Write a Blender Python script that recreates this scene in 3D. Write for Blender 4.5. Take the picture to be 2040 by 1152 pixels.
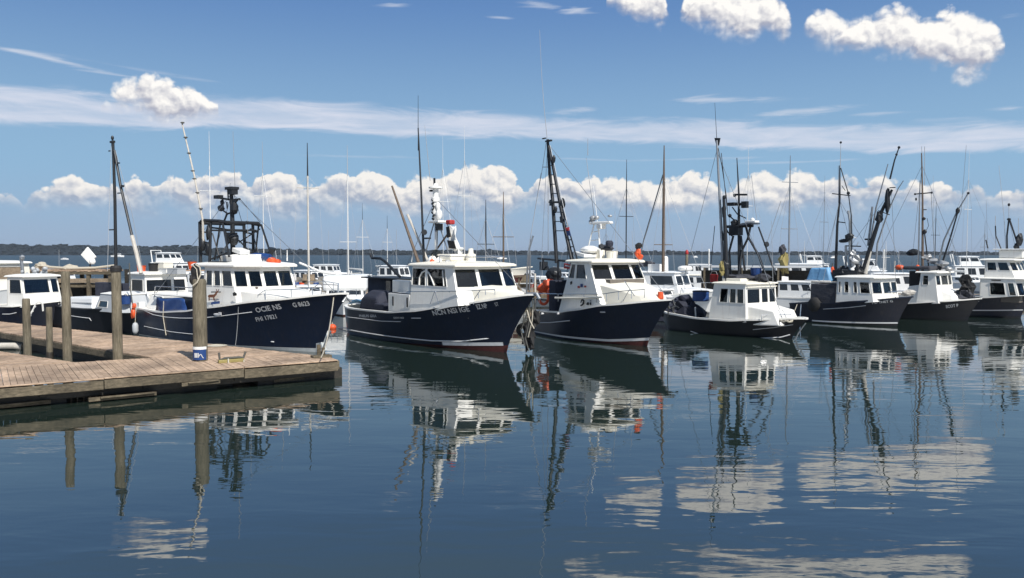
import bpy, bmesh, math, random
from mathutils import Vector, Matrix, noise
R = math.radians
random.seed(7)
sc = bpy.context.scene
COL = sc.collection
for o in list(bpy.data.objects): bpy.data.objects.remove(o)

# ------------------------------------------------------------------ camera
CAMH = 4.0
PITCH = math.atan(71 / 1587)
cd = bpy.data.cameras.new('camera'); cam = bpy.data.objects.new('camera', cd); COL.objects.link(cam)
cd.sensor_width = 36; cd.lens = 1587 / 2040 * 36; cd.clip_end = 30000; cd.clip_start = 0.1
cam.location = (0, 0, CAMH); cam.rotation_euler = (math.pi / 2 - PITCH, 0, 0)
sc.camera = cam

# photo measurements -> places in the world (camera at 0,0,4 looking along +Y)
def ray(px, py):
    a = (px - 1020) / 1587; b = (576 - py) / 1587
    return Vector((a, math.cos(PITCH) + b * math.sin(PITCH), -math.sin(PITCH) + b * math.cos(PITCH)))
def onz(px, py, z=0.0):
    d = ray(px, py); t = (z - CAMH) / d.z
    return Vector((d.x * t, d.y * t, z))
def atD(px, py, D):
    d = ray(px, py); t = D / d.y
    return Vector((d.x * t, D, CAMH + d.z * t))
def azel(px, py):
    d = ray(px, py).normalized()
    return math.atan2(d.x, d.y), math.asin(d.z)

# ------------------------------------------------------------------ sun + sky
SUN_EL, SUN_AZ = R(46), R(148)          # azimuth from +Y towards +X
sl = bpy.data.lights.new('sun', 'SUN'); sl.energy = 4.4; sl.angle = R(0.5); sl.color = (1, 0.955, 0.88)
so = bpy.data.objects.new('sun', sl); COL.objects.link(so)
sv = Vector((math.cos(SUN_EL) * math.sin(SUN_AZ), math.cos(SUN_EL) * math.cos(SUN_AZ), math.sin(SUN_EL)))
so.rotation_euler = sv.to_track_quat('Z', 'Y').to_euler()
sc.view_settings.view_transform = 'Standard'; sc.view_settings.look = 'None'
sc.view_settings.exposure = 0.35; sc.view_settings.gamma = 1

w = bpy.data.worlds.new('World'); sc.world = w; w.use_nodes = True
T = w.node_tree; T.nodes.clear()
def N(t, **k):
    n = T.nodes.new(t)
    for a, v in k.items(): setattr(n, a, v)
    return n
def LK(a, b): T.links.new(a, b)
def M(op, a, b=None, c=None, clamp=False):
    n = N('ShaderNodeMath', operation=op); n.use_clamp = clamp
    for i, v in enumerate((a, b, c)):
        if v is None: continue
        if isinstance(v, (int, float)): n.inputs[i].default_value = v
        else: LK(v, n.inputs[i])
    return n.outputs[0]
def SS(x, lo, hi, tlo=0.0, thi=1.0):
    n = N('ShaderNodeMapRange', interpolation_type='SMOOTHSTEP')
    n.inputs['From Min'].default_value = lo; n.inputs['From Max'].default_value = hi
    n.inputs['To Min'].default_value = tlo; n.inputs['To Max'].default_value = thi
    LK(x, n.inputs['Value']); return n.outputs[0]
def MIX(f, a, b, bt='MIX'):
    n = N('ShaderNodeMix', data_type='RGBA', blend_type=bt)
    for s, v in ((n.inputs[0], f), (n.inputs[6], a), (n.inputs[7], b)):
        if isinstance(v, (int, float)): s.default_value = v
        elif isinstance(v, tuple): s.default_value = (*v, 1)
        else: LK(v, s)
    return n.outputs[2]
AZ0, AZR, ELR = -0.65, 1.3, 0.6
def CURVE(x, pts):
    """profile of elevation over azimuth; pts are ((azimuth, elevation), ...)"""
    n = N('ShaderNodeFloatCurve'); c = n.mapping.curves[0]
    q = sorted(((p[0] - AZ0) / AZR, max(0, p[1] / ELR)) for p in pts)
    q = [p for p in q if 0.001 < p[0] < 0.999]
    c.points[0].location = (0, q[0][1]); c.points[1].location = (1, q[-1][1])
    for p in q: c.points.new(*p)
    for p in c.points: p.handle_type = 'VECTOR'
    n.mapping.update(); LK(x, n.inputs['Value'])
    return M('MULTIPLY', n.outputs[0], ELR)
tc = N('ShaderNodeTexCoord'); sep = N('ShaderNodeSeparateXYZ'); LK(tc.outputs['Generated'], sep.inputs[0])
sx, sy, sz = sep.outputs
az = M('ARCTAN2', sx, sy); el = M('ARCSINE', sz)
cx = M('DIVIDE', M('PINGPONG', M('SUBTRACT', az, AZ0), AZR), AZR)
def coord(sa, se, da=0.0, de=0.0):
    n = N('ShaderNodeCombineXYZ')
    LK(M('MULTIPLY', M('ADD', az, da), sa), n.inputs[0]); LK(M('MULTIPLY', M('ADD', el, de), se), n.inputs[1])
    return n.outputs[0]
def NOISE(v, scale, detail=5, rough=.55, dist=0.0):
    n = N('ShaderNodeTexNoise', noise_dimensions='2D'); n.inputs['Scale'].default_value = scale; n.inputs['Detail'].default_value = detail
    n.inputs['Roughness'].default_value = rough; n.inputs['Distortion'].default_value = dist
    LK(v, n.inputs['Vector']); return n.outputs[0]
def VORO(v, scale):
    n = N('ShaderNodeTexVoronoi', feature='F1', voronoi_dimensions='2D'); n.inputs['Scale'].default_value = scale
    LK(v, n.inputs['Vector']); return n.outputs['Distance']
def billow(da, de):
    """heaped, cauliflower-like field about 0.5: big soft lumps carrying smaller and smaller round heads"""
    v0 = coord(1, 1.15, da, de)
    wn = N('ShaderNodeTexNoise', noise_dimensions='2D'); wn.inputs['Scale'].default_value = 45; wn.inputs['Detail'].default_value = 3; LK(v0, wn.inputs['Vector'])
    sb_ = N('ShaderNodeVectorMath', operation='MULTIPLY_ADD'); LK(wn.outputs['Color'], sb_.inputs[0]); sb_.inputs[1].default_value = (.016, .016, 0); LK(v0, sb_.inputs[2]); v = sb_.outputs[0]
    a = NOISE(v0, 22, 8, .58)
    r = None
    for sc_, amp in ((30, .50), (64, .30), (135, .17)):
        d_ = VORO(v, sc_); q = M('MULTIPLY', M('SUBTRACT', .62, M('MULTIPLY', d_, d_)), amp); r = q if r is None else M('ADD', r, q)
    return M('ADD', M('MULTIPLY', a, .50), M('MULTIPLY', r, .52))
B0 = billow(0, 0); B1 = billow(0.0030, 0.0055)
light = M('MULTIPLY', M('SUBTRACT', B0, B1), 4.0)    # lit heads face the sun, hollows stay grey
big = NOISE(coord(1, 1.4), 13, 3, .5)

sky = N('ShaderNodeTexSky', sky_type='NISHITA', sun_disc=False)
sky.sun_elevation = SUN_EL; sky.sun_rotation = SUN_AZ; sky.altitude = 0; sky.air_density = 1.0; sky.dust_density = 1.2; sky.ozone_density = 2.5
SKYS = 0.14
base = MIX(1.0, sky.outputs[0], (SKYS, SKYS, SKYS), 'MULTIPLY')
hz = SS(el, 0.34, 0.75, 1, 0)                     # air thickens and pales towards the horizon
base = MIX(M('MULTIPLY', hz, .95), base, (0.075, 0.170, 0.385))
base = MIX(SS(el, 0.08, 0.36, 1, 0), base, (0.225, 0.375, 0.535))
base = MIX(M('MULTIPLY', SS(el, -0.02, 0.11, 1, 0), .9), base, (0.285, 0.355, 0.468))
base = MIX(M('MULTIPLY', SS(el, 0.29, 0.42, 0, 1), .75), base, (0.115, 0.185, 0.29))

def prof(l): return [azel(*p) for p in l]
def fade(c, f): return tuple(x * f for x in c)
WHITE = (0.80, 0.78, 0.75); GREY = (0.33, 0.345, 0.42)
col = base
# high thin cloud band
ctop = CURVE(cx, prof([(0,165),(120,172),(220,186),(330,186),(440,184),(520,188),(600,198),(700,204),(800,214),(1000,222),(1160,232),(1400,236),(1600,240),(1800,243),(2040,240)]))
cbot = CURVE(cx, prof([(0,250),(120,255),(260,262),(440,256),(600,262),(800,274),(1000,274),(1200,288),(1400,296),(1600,302),(1800,306),(2040,306)]))
st = NOISE(coord(3.2, 20, 0, 0), 3.2, 6, .6, .6)
st2 = NOISE(coord(6, 60), 2.0, 4, .6, .3)
jit = M('MULTIPLY', M('SUBTRACT', st, .5), .022)
ci = M('MULTIPLY', SS(M('ADD', M('SUBTRACT', ctop, el), jit), -0.002, 0.012), SS(M('ADD', M('SUBTRACT', el, cbot), jit), -0.002, 0.008))
ci = M('MULTIPLY', ci, M('ADD', -.05, M('MULTIPLY', M('ADD', M('MULTIPLY', st, .6), M('MULTIPLY', st2, .4)), 1.45)), clamp=True)
col = MIX(M('MULTIPLY', ci, .95), col, (0.56, 0.585, 0.67))
# loose wisps
def wisp(px, py, rx, ry, a, amt, c=(0.52, 0.56, 0.64)):
    global col
    A, E = azel(px, py)
    dx = M('SUBTRACT', az, A); dy = M('SUBTRACT', el, E)
    t = R(a)
    u = M('DIVIDE', M('ADD', M('MULTIPLY', dx, math.cos(t)), M('MULTIPLY', dy, math.sin(t))), rx / 1587)
    v = M('DIVIDE', M('ADD', M('MULTIPLY', dy, math.cos(t)), M('MULTIPLY', dx, -math.sin(t))), ry / 1587)
    d = M('SQRT', M('ADD', M('MULTIPLY', u, u), M('MULTIPLY', v, v)))
    m = SS(M('ADD', d, M('ADD', M('MULTIPLY', M('SUBTRACT', st2, .5), 2.4), M('MULTIPLY', M('SUBTRACT', st, .5), 1.5))), -.1, 1.15, 1, 0)
    col = MIX(M('MULTIPLY', m, amt), col, c)
for a in [(95,116,125,6,-8,.75),(260,136,130,4,-5,.22),(790,11,40,5,3,.55),(1075,11,50,7,-3,.6),(1150,20,34,9,0,.7),(1003,36,25,3,-4,.5),
          (1425,200,95,7,-2,.6),(1380,194,60,3,5,.35),(1610,222,120,9,2,.6),(1750,226,80,4,-2,.35),(1145,220,45,8,4,.5),(2015,32,45,6,3,.6),
          (2015,216,40,4,0,.5),(1350,318,140,3,0,.25),(1590,323,150,3,0,.3),(1180,318,110,3,-3,.25),(690,312,120,3,0,.2),(1960,262,80,5,0,.3)]:
    wisp(*a)
# heaped clouds along the horizon
ctop = CURVE(cx, prof([(0,384),(30,382),(44,412),(56,386),(75,388),(95,370),(118,362),(140,350),(160,357),(190,362),(215,366),(240,380),(262,362),(290,362),(305,378),(330,356),(352,352),(370,362),
    (400,352),(430,354),(470,348),(500,356),(530,346),(570,345),(592,360),(610,372),(632,362),(655,358),(680,346),(705,356),(722,342),(745,338),(775,352),(792,372),(815,360),(850,354),(872,358),(890,340),(915,330),(940,326),
    (962,322),(985,326),(1005,340),(1035,360),(1048,380),(1070,352),(1095,346),(1118,348),(1140,366),(1155,374),(1170,354),(1185,346),(1198,362),(1215,348),(1240,346),(1262,366),(1285,362),(1310,364),(1335,350),(1352,362),(1368,352),(1410,352),(1432,368),
    (1450,376),(1480,358),(1500,342),(1530,340),(1560,344),(1585,332),(1605,340),(1622,346),(1640,364),(1665,358),(1690,358),(1715,368),(1735,356),(1765,354),(1785,360),(1800,378),(1820,358),(1850,366),(1875,356),(1895,370),(1915,388),(1935,372),(1960,380),(1975,394),(1995,376),(2020,378),(2040,376)]))
d = M('SUBTRACT', M('ADD', M('SUBTRACT', ctop, el), M('MULTIPLY', M('SUBTRACT', B0, .44), .050)), 0.0)
fz = M('ADD', .30, M('MULTIPLY', NOISE(coord(1, 2), 9, 3, .5), 1.9))
mA = SS(M('DIVIDE', d, fz), -0.0008, 0.0032)
bf = SS(M('ADD', el, M('MULTIPLY', M('SUBTRACT', big, .5), .05)), 0.040, 0.073)
hh = SS(M('ADD', el, M('MULTIPLY', M('SUBTRACT', big, .5), .06)), 0.055, 0.092)
mA = M('MULTIPLY', mA, bf)
litA = M('ADD', M('ADD', M('MULTIPLY', hh, .75), .16), light, clamp=True)
edge = SS(d, 0.0, 0.012, .35, 0)
litA = M('ADD', litA, edge, clamp=True)
cA = MIX(litA, (0.31, 0.345, 0.43), (0.77, 0.735, 0.69))
col = MIX(M('MULTIPLY', mA, .93), col, cA)
# the nearer single heaps
GAP = (0, 0)
def heap(tops, bots, lo=GREY, hi=WHITE, soft=.003, namp=.07):
    global col
    t = CURVE(cx, tops); b = CURVE(cx, bots)
    nz = M('MULTIPLY', M('SUBTRACT', M('ADD', M('MULTIPLY', B0, .7), M('MULTIPLY', big, .3)), .385), namp)
    up_ = M('ADD', M('SUBTRACT', t, el), nz); dn = M('ADD', M('SUBTRACT', el, b), M('MULTIPLY', nz, .9))
    m = M('MULTIPLY', SS(M('DIVIDE', up_, fz), -0.0015, soft + .003), SS(M('DIVIDE', dn, fz), -0.004, .013))
    th = M('DIVIDE', M('SUBTRACT', el, b), M('MAXIMUM', M('SUBTRACT', t, b), .01))
    lit = M('ADD', M('ADD', SS(th, .0, .7, .15, 1.0), M('MULTIPLY', M('SUBTRACT', big, .5), .9)), M('MULTIPLY', light, 1.0), clamp=True)
    col = MIX(m, col, MIX(lit, lo, hi))
g = lambda x: azel(x, 300)[0]
Z = [(-.65, 0.0)]
tops = prof([(200,215),(212,196),(235,178),(256,162),(290,156),(325,163),(350,166),(382,178),(405,196),(436,222)])
bots = prof([(200,212),(225,214),(255,222),(320,230),(380,226),(436,220)])
sep_t = [(g(445), .03)]; sep_b = [(g(445), .2)]
tops = [(-.649, .03), (g(195), .03)] + tops + sep_t + [(g(1190), .03)] + prof([(1205,-12),(1318,-30),(1330,30),(1345,62),(1358,30),(1372,-20),(1540,-20),(1562,10),(1578,50),(1592,82),(1602,58),(1616,30),(1650,20),(1675,34),(1695,54),(1715,44),(1745,42),(1765,28),(1795,20),(1830,34),(1862,54),(1890,40),(1925,38),(1950,50),(1978,66),(1998,92),(2010,122)]) + [(g(2020), .06)]
bots = [(-.649, .2), (g(195), .2)] + bots + sep_b + [(g(1190), .34)] + prof([(1205,2),(1235,18),(1265,36),(1300,34),(1318,44),(1345,8),(1358,24),(1380,44),(1420,56),(1470,60),(1492,70),(1530,56),(1548,64),(1562,74),(1578,58),(1592,40),(1602,62),(1640,80),(1690,94),(1730,98),(1780,102),(1830,116),(1880,122),(1905,148),(1935,150),(1965,144),(1985,118),(1998,104),(2010,90)]) + [(g(2020), .33)]
heap(tops, bots)
# unseen heaps, added above the picture so the near water mirrors them
def E2(px, deg): return (math.atan((px - 1020) / 1587 / 1.0), R(deg))
tops = [(-.649, .2), (g(150), .2), (g(200), R(18.6)), (g(300), R(19.6)), (g(400), R(19)), (g(440), .2), (g(1080), .2),
        (g(1130), R(22.6)), (g(1300), R(23.6)), (g(1500), R(22.6)), (g(1700), R(21.6)), (g(1850), R(20.6)), (g(1960), R(19.8)), (g(2000), .2)]
bots = [(-.649, .45), (g(150), .45), (g(200), R(18.4)), (g(300), R(18.0)), (g(400), R(18.5)), (g(440), .45), (g(1080), .45),
        (g(1130), R(22)), (g(1300), R(21.8)), (g(1500), R(20.9)), (g(1700), R(19.8)), (g(1850), R(18.8)), (g(1960), R(18.5)), (g(2000), .45)]
heap(tops, bots, soft=.006, namp=.08)
bg = N('ShaderNodeBackground'); bg.inputs[1].default_value = 1.0
LK(col, bg.inputs[0]); ow = N('ShaderNodeOutputWorld'); LK(bg.outputs[0], ow.inputs[0])
w.cycles.sampling_method = 'MANUAL'; w.cycles.sample_map_resolution = 512

# ------------------------------------------------------------------ materials
def newmat(name):
    m = bpy.data.materials.new(name); m.use_nodes = True
    nt = m.node_tree; return m, nt, nt.nodes['Principled BSDF']
def nd(nt, t, **k):
    n = nt.nodes.new(t)
    for a, v in k.items(): setattr(n, a, v)
    return n
def paint(name, c, rough=.35, metal=0.0, var=.12, vs=2.0, coat=0.0, bump=0.0, bs=30, streak=0.0, dirt=None):
    """one colour with worn patches, vertical run-off streaks and a little unevenness"""
    m, nt, p = newmat(name); L = nt.links.new
    tcn = nd(nt, 'ShaderNodeTexCoord'); nz = nd(nt, 'ShaderNodeTexNoise'); nz.inputs['Scale'].default_value = vs
    nz.inputs['Detail'].default_value = 6; nz.inputs['Roughness'].default_value = .65; L(tcn.outputs['Object'], nz.inputs['Vector'])
    mr = nd(nt, 'ShaderNodeMapRange'); mr.inputs[1].default_value = .35; mr.inputs[2].default_value = .7
    L(nz.outputs[0], mr.inputs[0])
    mx = nd(nt, 'ShaderNodeMix', data_type='RGBA'); mx.inputs[6].default_value = (*c, 1)
    dd = dirt or tuple(x * (1 - var * 2) for x in c); mx.inputs[7].default_value = (*dd, 1)
    mm = nd(nt, 'ShaderNodeMath', operation='MULTIPLY'); mm.inputs[1].default_value = .6 if dirt is None else var * 3; L(mr.outputs[0], mm.inputs[0]); L(mm.outputs[0], mx.inputs[0])
    out = mx.outputs[2]
    if streak:
        mp = nd(nt, 'ShaderNodeMapping'); mp.inputs['Scale'].default_value = (5, 5, .35); L(tcn.outputs['Object'], mp.inputs[0])
        n2 = nd(nt, 'ShaderNodeTexNoise'); n2.inputs['Scale'].default_value = 2.2; n2.inputs['Detail'].default_value = 5; L(mp.outputs[0], n2.inputs['Vector'])
        r2 = nd(nt, 'ShaderNodeMapRange'); r2.inputs[1].default_value = .52; r2.inputs[2].default_value = .75; r2.inputs[4].default_value = streak; L(n2.outputs[0], r2.inputs[0])
        m2 = nd(nt, 'ShaderNodeMix', data_type='RGBA'); L(r2.outputs[0], m2.inputs[0]); L(out, m2.inputs[6])
        m2.inputs[7].default_value = (c[0] * .55 + .05, c[1] * .48 + .035, c[2] * .42 + .02, 1); out = m2.outputs[2]
    L(out, p.inputs['Base Color']); p.inputs['Metallic'].default_value = metal
    rr = nd(nt, 'ShaderNodeMapRange'); rr.inputs[3].default_value = rough * .8; rr.inputs[4].default_value = min(1, rough * 1.4); L(nz.outputs[0], rr.inputs[0]); L(rr.outputs[0], p.inputs['Roughness'])
    if coat: p.inputs['Coat Weight'].default_value = coat; p.inputs['Coat Roughness'].default_value = .12
    if bump:
        n3 = nd(nt, 'ShaderNodeTexNoise'); n3.inputs['Scale'].default_value = bs; n3.inputs['Detail'].default_value = 3; L(tcn.outputs['Object'], n3.inputs['Vector'])
        b = nd(nt, 'ShaderNodeBump'); b.inputs['Distance'].default_value = bump; b.inputs['Strength'].default_value = 1; L(n3.outputs[0], b.inputs['Height']); L(b.outputs[0], p.inputs['Normal'])
    return m
MT = {}
MT['navy'] = paint('navy_paint', (0.0065, 0.012, 0.030), .32, var=.25, streak=.22, bump=.003, bs=3)
MT['navy2'] = paint('navy_paint_faded', (0.007, 0.010, 0.022), .38, var=.25, streak=.25, bump=.004, bs=3)
MT['black'] = paint('black_paint', (0.008, 0.009, 0.013), .4, var=.2, streak=.12)
MT['white'] = paint('white_paint', (0.80, 0.79, 0.75), .38, var=.05, streak=.24, dirt=(.6, .57, .5))
MT['cream'] = paint('cream_paint', (0.78, 0.75, 0.66), .42, var=.05, streak=.12, dirt=(.58, .53, .43))
MT['gel'] = paint('white_gelcoat', (0.78, 0.79, 0.79), .28, var=.04, dirt=(.6, .6, .58))
MT['greyp'] = paint('grey_paint', (0.42, 0.44, 0.46), .5, var=.1)
MT['deck'] = paint('deck_paint', (0.55, 0.55, 0.52), .6, var=.1, dirt=(.36, .34, .3))
MT['stripe'] = paint('white_stripe', (0.62, 0.63, 0.64), .5, var=.1, vs=4, dirt=(.35, .35, .35))
MT['red'] = paint('red_antifouling', (0.075, 0.016, 0.014), .7, var=.2, vs=5)
MT['botw'] = paint('pale_bottom_paint', (0.42, 0.45, 0.46), .6, var=.15, vs=4)
MT['letter'] = paint('faded_white_lettering', (0.60, 0.61, 0.62), .6, var=.2, vs=9)
MT['dmetal'] = paint('dark_metal', (0.022, 0.025, 0.030), .45, metal=.3, var=.2)
MT['galv'] = paint('galvanised_metal', (0.36, 0.38, 0.40), .4, metal=.75, var=.2, vs=6)
MT['steel'] = paint('stainless_steel', (0.62, 0.63, 0.65), .22, metal=.95, var=.05)
MT['alu'] = paint('dull_aluminium', (0.45, 0.46, 0.47), .45, metal=.5, var=.1)
MT['pole'] = paint('weathered_pole', (0.52, 0.49, 0.44), .6, var=.2, vs=5)
MT['brownpole'] = paint('brown_wood_spar', (0.13, 0.095, 0.07), .6, var=.25, vs=5)
MT['orange'] = paint('orange_plastic', (0.72, 0.10, 0.025), .45, var=.15)
MT['redp'] = paint('red_cloth', (0.42, 0.03, 0.03), .6, var=.15)
MT['yellow'] = paint('yellow_gear', (0.30, 0.25, 0.09), .6, var=.2)
MT['blue'] = paint('blue_plastic', (0.015, 0.055, 0.20), .4, var=.15)
MT['blue_tarp'] = paint('pale_blue_tarp', (0.16, 0.36, 0.60), .55, var=.2, bump=.02, bs=6)
MT['navy_canvas'] = paint('navy_canvas', (0.022, 0.026, 0.045), .8, var=.2, bump=.02, bs=5)
MT['grey_canvas'] = paint('charcoal_canvas', (0.05, 0.052, 0.065), .85, var=.2, bump=.03, bs=4)
MT['rubber'] = paint('black_rubber', (0.015, 0.015, 0.016), .7, var=.2)
MT['rope'] = paint('pale_rope', (0.48, 0.44, 0.36), .9, var=.2, vs=20)
MT['drope'] = paint('dark_rope', (0.10, 0.10, 0.09), .9, var=.2, vs=20)
MT['whitep'] = paint('white_plastic', (0.78, 0.78, 0.76), .35, var=.05)
MT['mast_w'] = paint('white_spar', (0.66, 0.66, 0.64), .4, var=.1)
MT['inside'] = paint('cabin_lining', (0.16, 0.14, 0.12), .8, var=.2)
MT['brown'] = paint('brown_decal', (0.20, 0.07, 0.03), .6, var=.1)
MT['skin'] = paint('skin', (0.45, 0.27, 0.19), .6, var=.05)

def woodmat(name, c1, c2, c3, sc_=(1, 1, 1), rough=.8, grain=1.0, patch=.75):
    m, nt, p = newmat(name); L = nt.links.new
    t = nd(nt, 'ShaderNodeTexCoord'); mp = nd(nt, 'ShaderNodeMapping'); mp.inputs['Scale'].default_value = sc_; L(t.outputs['Object'], mp.inputs[0])
    a = nd(nt, 'ShaderNodeTexNoise'); a.inputs['Scale'].default_value = 6; a.inputs['Detail'].default_value = 8; a.inputs['Roughness'].default_value = .7; L(mp.outputs[0], a.inputs['Vector'])
    r = nd(nt, 'ShaderNodeValToRGB'); r.color_ramp.elements[0].position = .3; r.color_ramp.elements[0].color = (*c1, 1)
    r.color_ramp.elements[1].position = .72; r.color_ramp.elements[1].color = (*c3, 1); e = r.color_ramp.elements.new(.5); e.color = (*c2, 1)
    L(a.outputs[0], r.inputs[0])
    b = nd(nt, 'ShaderNodeTexNoise'); b.inputs['Scale'].default_value = .9; b.inputs['Detail'].default_value = 5; L(t.outputs['Object'], b.inputs['Vector'])
    mr = nd(nt, 'ShaderNodeMapRange'); mr.inputs[1].default_value = .35; mr.inputs[2].default_value = .68; mr.inputs[3].default_value = 1 - patch * .5; mr.inputs[4].default_value = 1 + patch * .25; L(b.outputs[0], mr.inputs[0])
    at = nd(nt, 'ShaderNodeAttribute', attribute_name='tone'); ad = nd(nt, 'ShaderNodeMath', operation='ADD'); ad.inputs[1].default_value = 1; L(at.outputs['Fac'], ad.inputs[0])
    ml = nd(nt, 'ShaderNodeMath', operation='MULTIPLY'); L(ad.outputs[0], ml.inputs[0]); L(mr.outputs[0], ml.inputs[1])
    mx = nd(nt, 'ShaderNodeMix', data_type='RGBA', blend_type='MULTIPLY'); mx.inputs[0].default_value = 1; L(r.outputs[0], mx.inputs[6]); L(ml.outputs[0], mx.inputs[7])
    L(mx.outputs[2], p.inputs['Base Color']); p.inputs['Roughness'].default_value = rough
    bp = nd(nt, 'ShaderNodeBump'); bp.inputs['Distance'].default_value = .008 * grain; L(a.outputs[0], bp.inputs['Height']); L(bp.outputs[0], p.inputs['Normal'])
    return m
MT['plank'] = woodmat('weathered_planks', (0.23, 0.155, 0.10), (0.42, 0.30, 0.208), (0.53, 0.40, 0.295), (1, 1, 1), .85)
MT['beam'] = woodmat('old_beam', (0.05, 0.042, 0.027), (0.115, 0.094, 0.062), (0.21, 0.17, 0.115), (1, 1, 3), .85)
MT['pile'] = woodmat('weathered_pile', (0.08, 0.07, 0.047), (0.155, 0.135, 0.095), (0.25, 0.22, 0.165), (4, 4, .5), .9)
MT['crate'] = woodmat('crate_wood', (0.16, 0.12, 0.08), (0.26, 0.2, 0.14), (0.36, 0.3, 0.22), (2, 2, 2), .9)
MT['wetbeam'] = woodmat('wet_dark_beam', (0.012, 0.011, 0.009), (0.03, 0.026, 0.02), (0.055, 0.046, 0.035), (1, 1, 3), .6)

def glassmat():
    m = bpy.data.materials.new('cabin_glass'); m.use_nodes = True; nt = m.node_tree; nt.nodes.clear(); L = nt.links.new
    o = nd(nt, 'ShaderNodeOutputMaterial'); g_ = nd(nt, 'ShaderNodeBsdfGlossy'); g_.inputs['Roughness'].default_value = .03; g_.inputs[0].default_value = (.9, .95, 1, 1)
    t = nd(nt, 'ShaderNodeBsdfTransparent'); t.inputs[0].default_value = (.36, .42, .44, 1)
    f = nd(nt, 'ShaderNodeFresnel'); f.inputs[0].default_value = 1.55
    x = nd(nt, 'ShaderNodeMixShader'); L(f.outputs[0], x.inputs[0]); L(t.outputs[0], x.inputs[1]); L(g_.outputs[0], x.inputs[2]); L(x.outputs[0], o.inputs[0]); return m
MT['glass'] = glassmat()
MT['dglass'] = paint('dark_glass', (0.02, 0.026, 0.034), .08, var=.1)

# ------------------------------------------------------------------ mesh helpers
class MB:
    def __init__(s): s.v = []; s.f = []
    def add(s, vs, fs):
        k = len(s.v); s.v += [Vector(v) for v in vs]; s.f += [tuple(i + k for i in f) for f in fs]; return s
    def box(s, c, d, rz=0.0, rx=0.0, ry=0.0):
        m = Matrix.Rotation(rz, 3, 'Z') @ Matrix.Rotation(ry, 3, 'Y') @ Matrix.Rotation(rx, 3, 'X'); c = Vector(c)
        vs = [c + m @ Vector((x * d[0] / 2, y * d[1] / 2, z * d[2] / 2)) for z in (-1, 1) for y in (-1, 1) for x in (-1, 1)]
        return s.add(vs, [(0, 2, 3, 1), (4, 5, 7, 6), (0, 1, 5, 4), (2, 6, 7, 3), (0, 4, 6, 2), (1, 3, 7, 5)])
    def prism(s, pts, z0, z1):
        n = len(pts); vs = [(p[0], p[1], z0) for p in pts] + [(p[0], p[1], z1) for p in pts]
        return s.add(vs, [tuple(range(n - 1, -1, -1)), tuple(range(n, 2 * n))] + [(i, (i + 1) % n, n + (i + 1) % n, n + i) for i in range(n)])
    def tube(s, pts, r, n=6, r1=None, cap=True):
        pts = [Vector(p) for p in pts]; k = len(s.v); m = len(pts); prev = None
        for i, p in enumerate(pts):
            t = (pts[min(i + 1, m - 1)] - pts[max(i - 1, 0)]).normalized()
            if prev is None: a = t.orthogonal().normalized()
            else: a = (prev - t * prev.dot(t)).normalized()
            prev = a; b = t.cross(a); rr = r if r1 is None else r + (r1 - r) * i / (m - 1)
            for j in range(n):
                q = 2 * math.pi * j / n; s.v.append(p + (a * math.cos(q) + b * math.sin(q)) * rr)
        for i in range(m - 1):
            for j in range(n):
                s.f.append((k + i * n + j, k + i * n + (j + 1) % n, k + (i + 1) * n + (j + 1) % n, k + (i + 1) * n + j))
        if cap: s.f.append(tuple(k + j for j in range(n - 1, -1, -1))); s.f.append(tuple(k + (m - 1) * n + j for j in range(n)))
        return s
    def lathe(s, prof_, c=(0, 0, 0), n=14, axis=None):
        c = Vector(c); k = len(s.v); q = Vector((0, 0, 1)).rotation_difference(Vector(axis)).to_matrix() if axis else Matrix.Identity(3)
        for r, z in prof_:
            for j in range(n):
                a = 2 * math.pi * j / n; s.v.append(c + q @ Vector((r * math.cos(a), r * math.sin(a), z)))
        m = len(prof_)
        for i in range(m - 1):
            for j in range(n): s.f.append((k + i * n + j, k + i * n + (j + 1) % n, k + (i + 1) * n + (j + 1) % n, k + (i + 1) * n + j))
        s.f.append(tuple(k + j for j in range(n - 1, -1, -1))); s.f.append(tuple(k + (m - 1) * n + j for j in range(n))); return s
    def ball(s, c, r, n=10, nz=0.0, seed=0):
        c = Vector(c); r = Vector(r) if hasattr(r, '__len__') else Vector((r, r, r)); k = len(s.v); h = n // 2 + 1
        for i in range(h + 1):
            th = math.pi * i / h
            for j in range(n):
                a = 2 * math.pi * j / n; d_ = Vector((math.sin(th) * math.cos(a), math.sin(th) * math.sin(a), math.cos(th)))
                q = 1 + (nz * noise.noise(d_ * 2.2 + Vector((seed, seed * .7, 0))) if nz else 0)
                s.v.append(c + Vector((d_.x * r.x, d_.y * r.y, d_.z * r.z)) * q)
        for i in range(h):
            for j in range(n): s.f.append((k + i * n + j, k + (i + 1) * n + j, k + (i + 1) * n + (j + 1) % n, k + i * n + (j + 1) % n))
        return s
    def build(s, name, mat, parent=None, smooth=False, bevel=0.0, sub=0, label=None):
        me = bpy.data.meshes.new(name); me.from_pydata([tuple(v) for v in s.v], [], s.f); me.validate()
        bm = bmesh.new(); bm.from_mesh(me); bmesh.ops.remove_doubles(bm, verts=bm.verts, dist=1e-5); bmesh.ops.recalc_face_normals(bm, faces=bm.faces); bm.to_mesh(me); bm.free()
        me.materials.append(MT[mat] if isinstance(mat, str) else mat)
        if smooth: me.polygons.foreach_set('use_smooth', [True] * len(me.polygons))
        o = bpy.data.objects.new(name, me); COL.objects.link(o)
        if parent: o.parent = parent
        if bevel:
            b = o.modifiers.new('bevel', 'BEVEL'); b.width = bevel; b.segments = 2; b.limit_method = 'ANGLE'; b.angle_limit = R(35)
        if sub: q = o.modifiers.new('subsurf', 'SUBSURF'); q.levels = sub; q.render_levels = sub
        if smooth and not sub:
            try: me.set_sharp_from_angle(angle=R(40))
            except Exception: pass
        if label: o['label'] = label
        return o
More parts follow.
